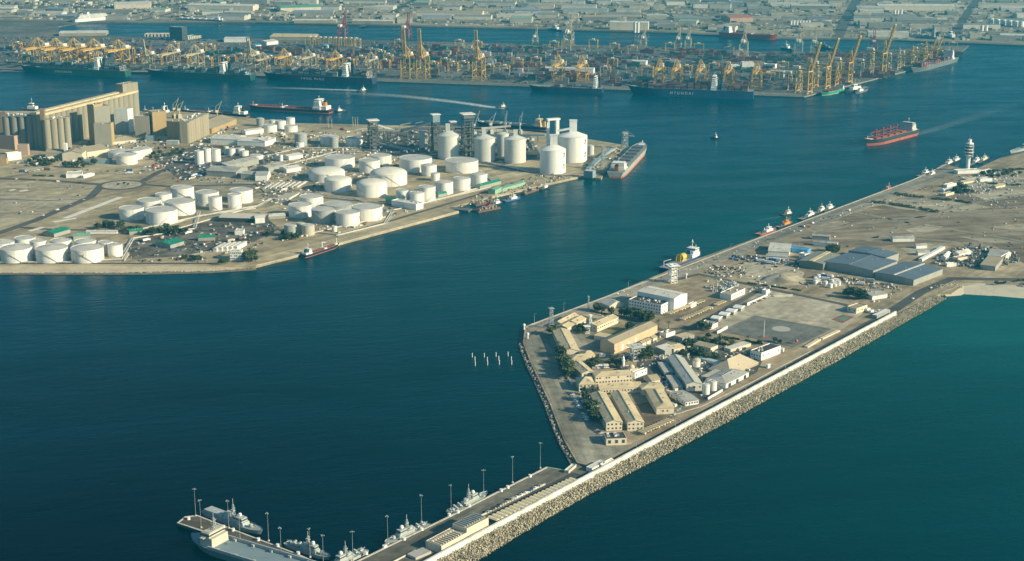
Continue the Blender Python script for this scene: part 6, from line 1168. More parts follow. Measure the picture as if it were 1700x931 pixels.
# container ships at the far quays
SHIPC = []
def container_ship(label, stern, bow, B_, zd, hullm, text=None, tx=0, bridge=-.22, hh=26, tiers=4, sup=white, low=None, cols=None, mix=None, ts=9, load=1.0, textm=white):
    r, L = ship_root('container_ship', label, stern, bow); hull(r, L, B_, [('lower_hull', low or hullm, -2, 1.2), ('hull', hullm, 1.2, zd)], zd, .18, deckgrey)
    house(r, L * bridge, L * .045, B_ * .94, zd - .4, hh, 6, sup); funnel(r, L * (bridge - .05), zd - .4, L * .03, B_ * .25, hh * .95, hullm); mast(r, L * bridge, zd + hh, 8); rails(r, L, B_, zd - .4)
    a = r.rotation_euler[2]; c = r.location; nb = int(L * .86 / 14.5)
    for i in range(nb):
        x = -L * .46 + 14.5 * (i + .5)
        if abs(x - L * bridge) < 13 or abs(x - L * (bridge - .05)) < 9 or rnd.random() > load: continue
        w = hw((x + L / 2) / L, 1) * B_ - 1; nr = int(w / 2.6); tt = rnd.randint(max(1, tiers - 2), tiers)
        for k in range(nr):
            y = (k - (nr - 1) / 2) * 2.6; h_ = max(1, tt - (rnd.random() < .3))
            for j in range(h_): SHIPC.append((c.x + x * cos(a) - y * sin(a), c.y + x * sin(a) + y * cos(a), zd + .6 + j * 2.62, a, r, mix))
    m = MB()
    for i in range(nb): m.cbox(-L * .46 + 14.5 * (i + .5), 0, zd - .4, 13, B_ * .8, 1.0)
    m.build('hatch_cover', deckgrey, r)
    if text:
        sgn = 1 if faces_cam(c, a + pi / 2) else -1; rot = (pi / 2, 0, pi if sgn > 0 else 0); lettering(r, text, ts, tx * L, sgn * (B_ / 2 + .15), zd * .36, rot, textm)
    return r, L
container_ship('long blue container ship with big white lettering along its side', (1251, 163), (1042, 156), 38, 17, M('ship_blue', (.02, .075, .16), .6, .2, .05, streak=.3), 'HYUNDAI', .06, -.19, 30, 5, ts=8, mix='redmix')
container_ship('navy black container ship with white lettering, bow towards the green ships', (622, 139), (437, 130.5), 38, 15, M('navy_black_hull', (.03, .045, .085), .6, .2, .05, streak=.3), 'YANG MING', .02, -.26, 30, 6, ts=7.5, mix='greymix')
container_ship('dark green container ship with white lettering under the left crane row', (213, 127), (34, 119), 34, 15, greenhull, 'EVERGREEN', .06, -.24, 28, 6, ts=6, mix='greenmix', load=.9)
container_ship('long dark green container ship between the left cranes', (420, 133), (243, 125), 34, 14, M('teal_hull', (.02, .075, .085), .6, .2, .05, streak=.3), None, 0, -.24, 26, 5, mix='greenmix', load=.9)
container_ship('dark blue feeder ship with a white bridge right of the tall boom cranes', (1001, 154), (878, 149.5), 30, 11, darkhull, None, 0, -.40, 26, 2, mix='greymix', load=.5)
container_ship('grey container ship stacked with red boxes at the right quay', (1584, 101), (1513, 121), 28, 10, greyhull, None, 0, -.36, 22, 4, mix='redmix', low=greyhull)
container_ship('small bright green coaster at the right quay corner', (1403, 150), (1363, 159), 18, 6.5, greenp, None, 0, -.3, 9, 1, mix='redmix', load=.8, low=palehull); tug('white bridged dark coaster behind the bright green one', (1440, 147), (1403, 155), darkhull, 15, white, palecrane, zd=5, k=2.2); tug('pale coaster outermost beside the dark coaster', (1438, 150), (1420, 156), greyhull, 10, white, white, zd=3.5, k=1.3)
# ships in the far basin
r, L = ship_root('cruise_ship', 'white cruise liner moored at the head of the far basin', (122, 38), (186, 33)); hull(r, L, 26, [('lower_hull', bluep, -2, 1.5), ('hull', white, 1.5, 12)], 12, .2, M('teak_deck', (.45, .38, .28), .8, .1, .1)); m = MB(); w = MB()
for k in range(4): m.cbox(-L * .03, 0, 11.7 + 3.2 * k, L * (.82 - .05 * k), 25 - 1.5 * k, 3.1); w.cbox(-L * .03, 0, 13 + 3.2 * k, L * (.81 - .05 * k), 25.15 - 1.5 * k, 1)
m.build('superstructure', white, r); w.build('window_band', glass, r); funnel(r, -L * .12, 24.4, L * .06, 8, 9, white, bluep); mast(r, L * .2, 24.4, 8)
br = M('bright_red_hull', (.62, .06, .05), .6, .1, .1); tanker('red ship with a white bridge at the far basin quay', (1196, 60), (1291, 66), 28, 13, br, br, deckred, 18, 'tanker', br); bulk_carrier('pale decked ship moored on the far basin quay at the left', (372, 37), (296, 33.5), 24, 8, white, greyhull, redhull, 1.5, roofpale, roofpale, 0, white, 9, white); bulk_carrier('blue grey ship moored at the right end of the far basin', (1560, 67), (1492, 59), 26, 10, M('grey_house', (.40, .44, .46), .7, .1, .2), M('bluegrey_hull', (.20, .26, .30), .6, .1, .1), redhull, 1, deckgrey, None, 2, gsteel, 16); tug('white bridged ship right of the blue grey ship', (1592, 68), (1568, 62), greyhull, 16, white, white, zd=7, k=3); tug('dark ship with a white mast inside the near basin', (1318, 84), (1296, 81), darkhull, 14, white, white, zd=5, k=2); tug('dark ship by the centre of the far basin', (935, 52), (912, 49), darkhull, 14, white, white, zd=5, k=2); tug('dark hulk moored along the basin behind the cranes', (1392, 84), (1352, 80), darkhull, 14, greyhull, greyhull, zd=6, k=1.4)
for px, py, lb in ((741, 44, 'lone white sail shaped mast boat by the far shore'), (213, 34, 'white boat at the head of the far basin')): tug(lb, (px - 5, py), (px + 5, py), white, 7, white, white, k=2)
# warships
warship('larger grey corvette with a helicopter deck moored at the finger pier', (341, 852), (437, 889), 9.5, 3.6, 'corvette', True); warship('grey patrol boat moored past the corvette at the finger pier', (476, 905), (549, 931), 7.2, 3.0); warship('grey patrol boat farthest up the naval quay, its bow to the upper right', (746, 856), (809, 822), 7.2, 3.0); warship('grey patrol boat in the middle of the naval quay, its bow to the lower left', (711, 874), (639, 907), 7.2, 3.0); warship('grey patrol boat at the bottom of the naval quay, cut by the photo edge', (607, 917), (540, 951), 7.2, 3.0); warship('grey warship moored at the right photo edge past the control tower', (1745, 233), (1676, 256), 10, 4.5, 'frigate', True)
r, L = ship_root('landing_ship', 'wide grey landing ship with a pale open vehicle deck and white bridge', (520, 960), (318, 898), 'warship'); Bw = 22
hull(r, L, Bw, [('hull', M('landing_hull', (.13, .19, .20), .6, .1, .2, streak=.3), -1.5, 5)], 5, .35, M('landing_deck', (.20, .265, .295), .8, .12, .06))
for s_ in (-1, 1): MB().box(-L * .46, L * .27, s_ * Bw * .5 - .5, s_ * Bw * .5 + .5, 4.6, 7).build('bulwark', navyg, r)
MB().rbox(L * .30, 0, 4.6, L * .1, Bw * .8, 7, 0, .96).rbox(L * .31, 0, 11.6, L * .07, Bw * .76, 3.2, 0, .94).cbox(L * .31, 0, 14.8, L * .06, Bw * .62, .4).cbox(L * .315, 0, 11.4, L * .03, Bw * 1.05, .5).build('superstructure', M('landing_bridge', (.50, .48, .40), .6, .1, .2, streak=.3), r); MB().rbox(L * .31, 0, 12.6, L * .0715, Bw * .765, 1.1, 0, .98).build('bridge_window', glass, r)
m = MB(); lattice(m, L * .3, 0, 3, 1.2, 14.8, 24, 4, .35); m.beam((L * .3, 0, 24), (L * .3, 0, 28), .3).beam((L * .3, -3, 22), (L * .3, 3, 22), .3); m.build('lattice_mast', navyg, r); MB().cbox(L * .38, 0, 5, 5, 6, 1.6).cyl(L * .42, 2, 5, .8, .8, 1.2, 8).cyl(L * .42, -2, 5, .8, .8, 1.2, 8).build('forecastle_gear', navyg, r)
for k in range(5):
    for s_ in (-1, 1): MB().cbox(0, 0, 0, 2.2, 1.4, 1.8).build('deck_locker', navyg, r, (-L * .4 + L * .15 * k, s_ * Bw * .42, 4.62))
# wakes
def wake(label, pts, w0, w1, mat='wake_foam'):
    q = [P(*p, .06) for p in pts]; n = len(q); vs = []; fs = []; uv = []
    for i, p in enumerate(q):
        d = (q[min(i + 1, n - 1)] - q[max(i - 1, 0)]).normalized(); nn = Vector((-d.y, d.x, 0)); w = w0 + (w1 - w0) * i / (n - 1); vs += [p + nn * w / 2, p - nn * w / 2]
    for i in range(n - 1): fs.append((2 * i, 2 * i + 1, 2 * i + 3, 2 * i + 2))
    me = MB().add(vs, fs).mesh('wake_foam', MATS[mat]); l = me.uv_layers.new(name='UVMap')
    for poly in me.polygons:
        for li in poly.loop_indices: v = me.loops[li].vertex_index; l.data[li].uv = ((v // 2) / (n - 1), v % 2)
    o = put('wake_foam', me); setting(o, 'stuff'); o['label'] = label
wake('long white wake behind the tug in front of the silos', [(838, 179.5), (810, 177), (770, 171), (730, 166), (690, 161.5), (650, 158), (600, 155.5), (520, 152)], 24, 60); wake('short white wake of the tug by the dark container ship', [(606, 151.5), (585, 149.5), (550, 148.5), (510, 147), (470, 146), (430, 145)], 18, 40); wake('faint wake behind the small tug off the quay', [(1300, 358.5), (1285, 361), (1265, 365), (1240, 372)], 4, 9, 'faint_foam'); wake('faint wake behind the red bulk carrier', [(1516, 224), (1560, 212), (1620, 193), (1700, 166)], 22, 60, 'faint_foam')
# ------------------------------------------------------------------ cranes
qz = heading((640, 137), (1335, 162)); yz = qz + pi          # boom over the water, towards the viewer
zz = heading((1335, 162), (1582, 99))                         # right quay
CGN = 'yellow quay cranes of the container terminal'
for px, py, k, lb in ((673, 133, 'up', 'left one of the close pair of yellow cranes with raised booms'), (699, 133.5, 'up', 'right one of the close pair of yellow cranes with raised booms'), (792, 136.5, 'up', 'single yellow crane with a raised boom right of the pair')): crane(px, py - 2, yz, k, lb, CGN)
for px, py, sc, lb in ((926, 139, .92, 'left crane working the dark blue feeder ship'), (965, 140, .92, 'right crane working the dark blue feeder ship'), (1094, 145, .9, 'first yellow crane over the lettered blue ship'), (1122, 146, .9, 'second yellow crane over the lettered blue ship'), (1162, 147, .9, 'third yellow crane over the lettered blue ship'), (1208, 150, .9, 'fourth yellow crane over the lettered blue ship'), (1254, 153, .95, 'fifth yellow crane over the lettered blue ship, by its stern')): crane(px, py - 3, yz, 'down', lb, CGN, sc)
for i, (px, py) in enumerate(((472, 121), (512, 122), (557, 124), (616, 127))): crane(px, py - 2, yz, 'faded' if i % 2 else 'down', ('first', 'second', 'third', 'fourth')[i] + ' lowered boom crane over the lettered navy ship', CGN, .82)
for i, (px, py) in enumerate(((64, 112), (94, 113), (124, 113.5), (157, 114), (198, 116))): crane(px, py - 2, yz, 'down', ('first', 'second', 'third', 'fourth', 'fifth')[i] + ' lowered boom crane over the lettered green ship', CGN, 1.05)
for px, py, k, sc, lb in ((243, 118, 'fadedup', .85, 'slim raised boom crane between the two green ships'), (284, 119, 'faded', .95, 'left lowered boom crane over the long dark green ship'), (324, 120, 'faded', .95, 'right lowered boom crane over the long dark green ship'), (417, 122, 'fadedup', .95, 'slim raised boom crane at the bow of the lettered navy ship'), (437, 122, 'faded', .72, 'small lowered crane left of the lettered navy ship')): crane(px, py - 2, yz, k, lb, CGN, sc)
for px, py, k, sc, lb in ((1344, 156, 'tall', .92, 'first tall raised boom crane at the right quay corner'), (1374, 147, 'tall', .92, 'second tall raised boom crane of the right quay'), (1411, 139, 'tall', .9, 'third tall raised boom crane, behind the coasters'), (1467, 126, 'tall', 1.0, 'fourth and tallest raised boom crane of the right quay'), (1328, 151, 'faded', .8, 'lowered crane with a white house at the quay corner'), (1447, 128, 'faded', .78, 'lowered crane between the third and fourth tall cranes'), (1492, 116, 'faded', .76, 'lowered crane right of the tallest crane'), (1514, 112, 'down', .76, 'crane at the stern of the grey container ship'), (1536, 107, 'down', .8, 'crane over the middle of the grey container ship'), (1545, 105, 'tall', .55, 'short raised boom crane over the grey container ship'), (1556, 102, 'tall', .58, 'last crane at the tip of the right quay'), (1389, 143, 'down', .76, 'lowered crane beside the second tall crane')): crane(px, py - 1, zz + pi, k, lb, CGN, sc)
bz = heading((600, 66), (1275, 85))
for px, py, k, sc, lb in ((572, 62, 'red', .95, 'left dark red crane at the near side of the far basin'), (677, 64, 'red', .95, 'right dark red crane at the near side of the far basin'), (890, 73, 'white', .6, 'pale crane behind the left feeder crane'), (946, 74, 'white', 1.0, 'tall pale crane in the middle of the basin edge'), (1069, 77, 'white', .7, 'pale crane right of the warehouse on the far quay'), (1127, 79, 'white', .72, 'left of two pale cranes close together on the basin edge'), (1143, 79, 'white', .72, 'right of two pale cranes close together on the basin edge'), (1235, 90, 'white', .95, 'pale crane before the red ship in the basin'), (1326, 88, 'white', .9, 'slim pale crane left of the first tall crane top'), (1352, 87, 'white', .8, 'slim pale crane behind the first tall crane'), (1450, 86, 'red', .8, 'thin red topped crane behind the lowered cranes')): crane(px, py, bz, k, lb, 'cranes along the far basin', sc)
RT = make_rtg(); tag(RT, '', 'gantry', 'yellow yard gantries among the containers'); first = True
rtgs = [(515 + i * 8.5, 75 + i * .25, 1.0) for i in range(10)] + [(128, 88, 1), (160, 90, 1), (100, 86, 1), (185, 91, 1), (215, 92, 1), (335, 87, 1), (350, 88, 1), (290, 84, 1), (632, 98, 1), (645, 104, 1), (752, 118, 1), (770, 117, 1), (763, 80, 1), (793, 82, 1), (812, 123, 1), (838, 124, 1), (662, 78, .9), (920, 82, 1), (940, 80, 1), (1020, 86, 1), (1050, 90, 1), (985, 79, 1), (890, 110, 1), (1017, 112, 1), (1075, 127, 1.1), (1112, 85, 1), (1160, 86, 1), (1210, 92, 1), (1230, 98, 1), (1275, 140, 1.2), (1285, 130, 1), (1300, 118, 1), (30, 84, 1), (55, 94, 1), (1560, 82, .9), (1582, 83, .9), (1530, 86, .9), (40, 104, 1), (75, 103, 1), (110, 105, 1), (150, 104, 1), (230, 106, 1), (262, 107, 1), (305, 108, 1), (345, 109, 1), (372, 108, 1), (400, 104, 1), (450, 108, 1), (490, 110, 1), (535, 112, 1), (580, 112, 1), (600, 108, 1), (640, 114, 1), (720, 118, 1), (740, 112, 1), (860, 112, 1), (1005, 126, 1), (1140, 124, 1), (1185, 120, 1)]
for px, py, sc in rtgs:
    p = P(px, py); lb = 'yellow yard gantry ' + ('in the packed row by the far basin' if px > 505 and px < 605 and py < 80 else 'among the boxes behind the lettered green ship' if px < 260 else 'behind the long dark green ship' if px < 400 else 'behind the lettered navy ship' if px < 610 else 'behind the tall raised boom pair' if px < 700 else 'beside the single raised boom crane' if px < 860 else 'behind the dark blue feeder ship' if px < 1060 else 'behind the lettered blue ship' if px < 1320 else 'at the tip of the right quay')
    if first: RT.location = p; RT.rotation_euler = (0, 0, qz); RT.scale = (sc,) * 3; RT['label'] = lb; first = False
    else: copy_thing(RT, p, qz + rnd.uniform(-.04, .04), lb, None, (sc,) * 3)
    occupy(p.x, p.y, qz, 26, 10)
# ------------------------------------------------------------------ containers: the 300 that show largest one by one, the rest as stuff
MIX = {'redmix': ['red', 'red', 'maroon', 'maroon', 'grey', 'orange', 'brown', 'blue'], 'greymix': ['blue', 'grey', 'grey', 'maroon', 'brown', 'green', 'white'], 'greenmix': ['green', 'green', 'grey', 'blue', 'brown', 'white']}
YARD = ['red', 'maroon', 'maroon', 'blue', 'blue', 'grey', 'grey', 'brown', 'green', 'orange', 'white']
conts = [(x, y, z, a, MIX[mix], 'on the deck of the ' + {'redmix': 'red loaded ship', 'greymix': 'dark blue ship', 'greenmix': 'green ship'}[mix] if 'long blue' not in r['label'] else 'on the deck of the lettered blue ship') for x, y, z, a, r, mix in SHIPC]
cyard = ppoly([(0, 100), (430, 106), (640, 116), (850, 136), (1040, 142), (1250, 150), (1330, 152), (1420, 134), (1490, 116), (1560, 96), (1570, 86), (1480, 92), (1390, 94), (1270, 92), (1080, 84), (850, 80), (640, 78), (400, 84), (0, 78)])
c0 = P(800, 110); ca, sa = cos(qz), sin(qz); blocks = 0
u = -2600
while u < 3000:
    v = -1600
    while v < 1800:
        x, y = c0.x + u * ca - v * sa, c0.y + u * sa + v * ca
        if inpoly(x, y, cyard) and rnd.random() < .80:
            rows = rnd.randint(3, 6); cols = rnd.randint(2, 6); base = rnd.choice(YARD)
            for i in range(cols):
                hh = rnd.randint(1, 5)
                for j in range(rows):
                    px, py = x + (i * 12.7) * ca - (j * 2.6) * sa, y + (i * 12.7) * sa + (j * 2.6) * ca
                    if not free(px, py, -3): continue
                    for k in range(max(1, hh - (rnd.random() < .35))): conts.append((px, py, Z0 + .15 + k * 2.62, qz, [base] * 4 + [rnd.choice(YARD)], 'in the yard behind the quay cranes'))
        v += 27
    u += 84
def cshow(q): x, y = proj(q[:3]); return 0 < x < 1700
topz = {}
for q in conts: k = (round(q[0], 1), round(q[1], 1)); topz[k] = max(topz.get(k, -9), q[2])
conts.sort(key=lambda q: (not cshow(q), q[2] < topz[round(q[0], 1), round(q[1], 1)] - .1, q[1]))
bulk = {c: MB() for c in CM}
for i, (x, y, z, a, mx, where) in enumerate(conts):
    c = rnd.choice(mx)
    if i < 290: tag(put('shipping_container', CMESH[c], None, (x, y, z), a), '%s shipping container %s' % (c, where), 'container', 'shipping containers stacked at the far terminal')
    else: cont_mb(bulk[c], x, y, z, a)
for c, m in bulk.items():
    if m.v: o = setting(m.build('container_stacks', CM[c]), 'stuff'); o['label'] = 'stacks of %s containers at the far terminal' % c
# ------------------------------------------------------------------ terminal and town buildings far away
for lb, p1, p2, w, h, rm, wm in (('dark office tower standing alone behind the left cranes', (282, 67), (303, 68), 26, 38, roofgrey, M('dark_facade', (.10, .11, .12), .5, .2, .05)), ('pale green roofed shed behind the dark office tower', (310, 66), (334, 63), 30, 7, roofmint, cream), ('long pale shed left of the dark office tower', (240, 61), (282, 61), 36, 7, roofpale, cream), ('long beige shed on the near side of the basin', (98, 60), (176, 59), 60, 8, roofpale, roofsand), ('big sand roofed transit shed on the basin edge', (448, 66), (520, 67), 80, 9, roofbeige, roofsand), ('white shed below the sand roofed transit shed', (443, 75), (462, 73), 40, 9, roofpale, white), ('small bright blue roof behind the lettered navy ship', (539, 80), (553, 79), 30, 8, bluesheet, white), ('bright blue roof at the left of the navy ship cranes', (425, 80), (434, 79), 30, 8, bluesheet, white), ('pale shed near the left raised boom crane', (372, 70), (409, 70), 40, 10, roofpale, white), ('grey stack like yard office behind the feeder ship', (1212, 118), (1228, 118), 20, 14, roofpale, white), ('white yard office behind the lettered blue ship', (1232, 112), (1252, 112), 20, 12, roofpale, white), ('white yard office right of the blue ship cranes', (1268, 116), (1286, 117), 20, 14, roofpale, white), ('long white maintenance shed in the container yard', (905, 121), (985, 123), 26, 12, roofpale, white), ('white canopy shed at the yard centre', (1040, 108), (1072, 109), 30, 10, roofpale, white), ('grey maintenance shed by the right quay', (1278, 128), (1300, 129), 30, 14, roofgrey, greywall),
                               ('tall pale warehouse on the far quay beside the white silos', (1012, 49), (1076, 50), 40, 22, roofpale, cream), ('red roofed warehouse on the far quay', (1212, 37), (1250, 36), 80, 14, M('red_roof', (.42, .16, .11), .8, .1, .05), pinkw), ('very long pale warehouse across the right town', (1457, 17), (1585, 18), 60, 16, roofpale, cream), ('long white quay shed by the right shore', (1350, 40), (1380, 40.5), 40, 9, roofpale, cream), ('long low quay wall building at the right edge', (1660, 62), (1760, 65), 40, 7, roofpale, cream), ('wide sand roofed hall on the left of the far shore', (190, 15), (250, 14), 90, 16, roofpale, cream), ('pale roofed hall with a green tint at the far shore', (466, 20), (536, 18), 90, 14, roofmint, cream), ('long white hall above the green tinted one', (488, 38), (558, 38), 40, 8, roofpale, roofsand), ('second long white hall along the far shore', (584, 38.5), (653, 39.5), 40, 8, roofpale, roofsand), ('wide flat hall left of the far shore road', (690, 27), (800, 28), 70, 12, roofsand, cream), ('long pale hall under the top edge', (310, 16), (420, 18), 60, 16, roofpale, cream)):
    B('office_tower' if 'office tower' in lb else 'warehouse', lb, p1, p2, w, h, 'flat' if 'office' in lb else 'gable', wm, rm, rh=min(5, w * .07), at='ground', win=(10, 7, 7) if 'office tower' in lb else None, wsize=(3.2, 2.4), units=3 if 'office' in lb else 0)
for i, (px, pb, pt, w) in enumerate(((1054, 54, 36, 5), (1059, 54, 37, 5), (1485, 26, 16, 4), (1490, 26, 16.5, 4), (1496, 27, 16, 4))): tank(px - w / 2, px + w / 2, pb, pt, ['left white upright silo at the tall far quay warehouse', 'right white upright silo at the tall far quay warehouse', 'left of three white upright tanks in the town', 'middle of three white upright tanks in the town', 'right of three white upright tanks in the town'][i], 'cone', stair=False)
for i in range(6): tank(1645 + i * 10 - 4.5, 1645 + i * 10 + 4.5, 40 + i, 30 + i, 'white tank in the row at the top right, %s from the left' % ('first', 'second', 'third', 'fourth', 'fifth', 'sixth')[i], 'cone', stair=False, group='white tanks at the top right')
for i in range(7): tank(1313 + i * 5 - 2.2, 1313 + i * 5 + 2.2, 41, 34, 'small white tank in the far quay row, %s from the left' % ('first', 'second', 'third', 'fourth', 'fifth', 'sixth', 'seventh')[i], 'cone', stair=False, group='small white tanks on the far quay')
for i in range(2): tank(1630 + i * 7 - 3, 1630 + i * 7 + 3, 51, 42, ['left white tank by the right basin mouth', 'right white tank by the right basin mouth'][i], 'cone', stair=False)
# streets of warehouses: their own grid, each building a thing
town = ppoly([(-60, 31), (183, 33), (425, 33), (850, 42), (1112, 49), (1275, 58), (1400, 61), (1570, 65), (1760, 70), (1760, -18), (-60, -18)], Z0)
ta_ = radians(-6); n = 0; roofpale_t = M('dusty_pale_roof', (.50, .475, .41), .8, .2, .03); roofgrey_t = M('dusty_grey_roof', (.24, .235, .21), .8, .2, .03); roofbeige_t = M('dusty_beige_roof', (.38, .33, .24), .8, .2, .03)
RM = [roofpale_t, roofpale_t, roofgrey_t, roofsand, roofbeige_t, roofgrey_t, roofgrey_t, roofsand, M('faded_blue_roof', (.25, .31, .35), .7, .1, .08), M('faded_mint_roof', (.26, .37, .30), .7, .1, .08)]
RN = {roofpale_t: 'pale', roofgrey_t: 'grey', roofsand: 'sandy', roofbeige_t: 'beige', MATS['faded_blue_roof']: 'faded blue', MATS['faded_mint_roof']: 'greenish'}
ctr = P(850, 20); v = -900; rowi = 0
while v < 3200:
    u = -2700 + rnd.uniform(0, 60)
    depth = rnd.uniform(34, 70)
    while u < 2800:
        l = rnd.choice((40, 60, 80, 110, 150)) * rnd.uniform(.8, 1.2); x, y = ctr.x + (u + l / 2) * cos(ta_) - v * sin(ta_), ctr.y + (u + l / 2) * sin(ta_) + v * cos(ta_)
        if inpoly(x, y, town) and free(x, y, l * .45) and rnd.random() < .66 and n < 270:
            rm = rnd.choice(RM); h = rnd.uniform(7, 15); flat = rnd.random() < .3; o = thing('town_warehouse' if l > 70 else 'town_building', '%s %s roofed %s ' % ('long' if l > 110 else 'broad' if l > 70 else 'small', RN[rm], 'warehouse' if l > 70 else 'building'), 'warehouse' if l > 70 else 'building', (x, y, Z0 + .3), ta_ + (pi / 2 if l < 45 and rnd.random() < .4 else 0) + rnd.choice((0, 0, rnd.uniform(-.25, .25))), 'town buildings beyond the far basin')
            wm = rnd.choice((M('town_wall', (.50, .46, .38), .8, .2, .05), M('town_wall_grey', (.28, .27, .25), .8, .2, .05), M('town_wall_light', (.60, .57, .50), .8, .2, .05))); d = depth * rnd.uniform(.7, 1)
            if flat: MB().box(-l / 2, l / 2, -d / 2, d / 2, 0, h).build('wall', wm, o); roof_mb('flat', l, d, h, 0, .4).build('roof', rm, o)
            else:
                k = max(1, int(d / 28)); dd = d / k; m = MB(); w = MB()
                for q in range(k):
                    y0 = -d / 2 + dd * (q + .5); t = roof_mb('gable', l, dd, h, dd * .10, .2); t.v = [(a, b + y0, c) for a, b, c in t.v]; m.add(t.v, t.f)
                    w.extrude_x([(y0 - dd / 2, 0), (y0 + dd / 2, 0), (y0 + dd / 2, h), (y0, h + dd * .10), (y0 - dd / 2, h)], -l / 2, l / 2)
                w.build('wall', wm, o); m.build('roof', rm, o)
            occupy(x, y, ta_, l, d); n += 1
        u += l + rnd.uniform(6, 30)
    v += depth + rnd.uniform(12, 40); rowi += 1
def landmark(x, y):
    px, py = proj((x, y, Z0)); return px, py
TLM = [((80, 20), 'above the cruise liner'), ((300, 12), 'above the pale decked ship'), ((520, 22), 'around the green tinted hall'), ((730, 20), 'above the lone sail boat'), ((930, 25), 'above the tall pale crane'), ((1060, 20), 'behind the tall far quay warehouse'), ((1230, 20), 'behind the red roofed warehouse'), ((1410, 15), 'along the straight town road'), ((1530, 20), 'around the very long pale warehouse'), ((1680, 30), 'near the top right tanks')]
for o in TH:
    if o.get('group') == 'town buildings beyond the far basin':
        px, py = proj(o.location); o['label'] = o['label'] + min(TLM, key=lambda q: abs(q[0][0] - px) + abs(q[0][1] - py) * 2)[1] + ('' if py > 22 else ', deeper in haze' if py > 8 else ', at hazy edge')
# pipelines between the tanks
for lb, pts in (('pair of pipelines from the near quay to the dome farm', [(560, 392), (640, 372), (652, 352), (590, 330), (520, 322)]), ('pipelines along the road below the middle tank farm', [(232, 382), (330, 360), (430, 342), (452, 330)]), ('pipelines along the quay side tank row', [(690, 342), (760, 324), (822, 304), (800, 284)]), ('pipelines behind the dome farm', [(470, 276), (560, 252), (640, 254), (730, 262), (800, 268), (880, 286)]), ('pipelines in front of the waterfront row', [(0, 436), (110, 436), (205, 431), (212, 420)]), ('pipelines between the sheds and the channel', [(430, 262), (500, 246), (600, 246)]), ('pipelines from the middle farm to the waterfront row', [(330, 352), (322, 380), (220, 396), (206, 420)])):
    q = [P(*p) for p in pts]; o = thing('pipeline', lb, 'pipeline', (q[0].x, q[0].y, Z0), 0, 'pipelines of the tank terminal')
    for k in range(4):
        m = MB()
        for a, b in zip(q, q[1:]):
            d = (b - a).normalized(); nn = Vector((-d.y, d.x, 0)) * (k - 1.5) * 1.5; m.beam(a + nn - q[0] + Vector((0, 0, 1.0)), b + nn - q[0] + Vector((0, 0, 1.0)), .7 if k % 2 else .45)
        m.build('pipe', (tankgrey, roofpale, gsteel, tankw)[k], o)
    m = MB()
    for a, b in zip(q, q[1:]):
        n_ = int((b - a).length / 9)
        for i in range(n_): c = a + (b - a) * i / n_ - q[0]; m.rbox(c.x, c.y, 0, .6, 7, .6, atan2(b.y - a.y, b.x - a.x))
    m.build('sleepers', kerbm, o)
# small town and yard clutter nobody could count
def clutter(name, label, poly, n, mats, hmax, smin=2, smax=9, a=AX, gap=.5):
    ms = [MB() for _ in mats]; q = ppoly(poly)
    for _ in range(n):
        x, y = random_in(q)
        if not free(x, y, gap): continue
        rnd.choice(ms).rbox(x, y, Z0 + .05, rnd.uniform(smin, smax), rnd.uniform(smin, smax) * .5, rnd.uniform(.6, hmax), a + rnd.choice((0, pi / 2)) + rnd.uniform(-.1, .1), rnd.uniform(.8, 1))
    for m, mt in zip(ms, mats):
        if m.v: o = setting(m.build(name, mt), 'stuff'); o['label'] = label
clutter('town_clutter', 'small sheds, walls and parked loads across the far town', [(-60, 31), (183, 33), (425, 34), (850, 43), (1112, 50), (1275, 59), (1570, 66), (1760, 71), (1760, -15), (-60, -15)], 6500, (roofpale_t, roofpale_t, roofgrey_t, roofsand, roofbeige_t, M('town_trees', (.05, .07, .04), .9, .3, .1), MATS['town_wall_light'], blacktop), 7, 5, 22, ta_)
clutter('yard_clutter', 'trailers, spreaders and loose gear on the container yard', [(0, 108), (430, 112), (640, 124), (850, 139), (1330, 157), (1420, 137), (1590, 90), (1560, 80), (1275, 88), (1075, 79), (600, 69), (98, 62), (0, 62)], 2600, (roofgrey_t, steel, CM['maroon'], CM['blue'], steel, steel), 4, 3, 14, qz)
clutter('yard_clutter', 'pipes, drums and loose plant between the tanks', [(420, 310), (470, 280), (520, 250), (610, 240), (700, 262), (600, 300), (520, 330), (440, 340)], 420, (roofpale, steel, rust, gsteel, cream), 2.5, 1.5, 9); clutter('yard_clutter', 'scrap, trailers and parked plant around the blue yard', [(255, 265), (330, 240), (430, 245), (480, 262), (460, 300), (340, 306), (270, 290)], 300, (roofgrey, steel, rust, gsteel, steel, PAINT['silver'], blacktop), 2.4, 1.5, 8)
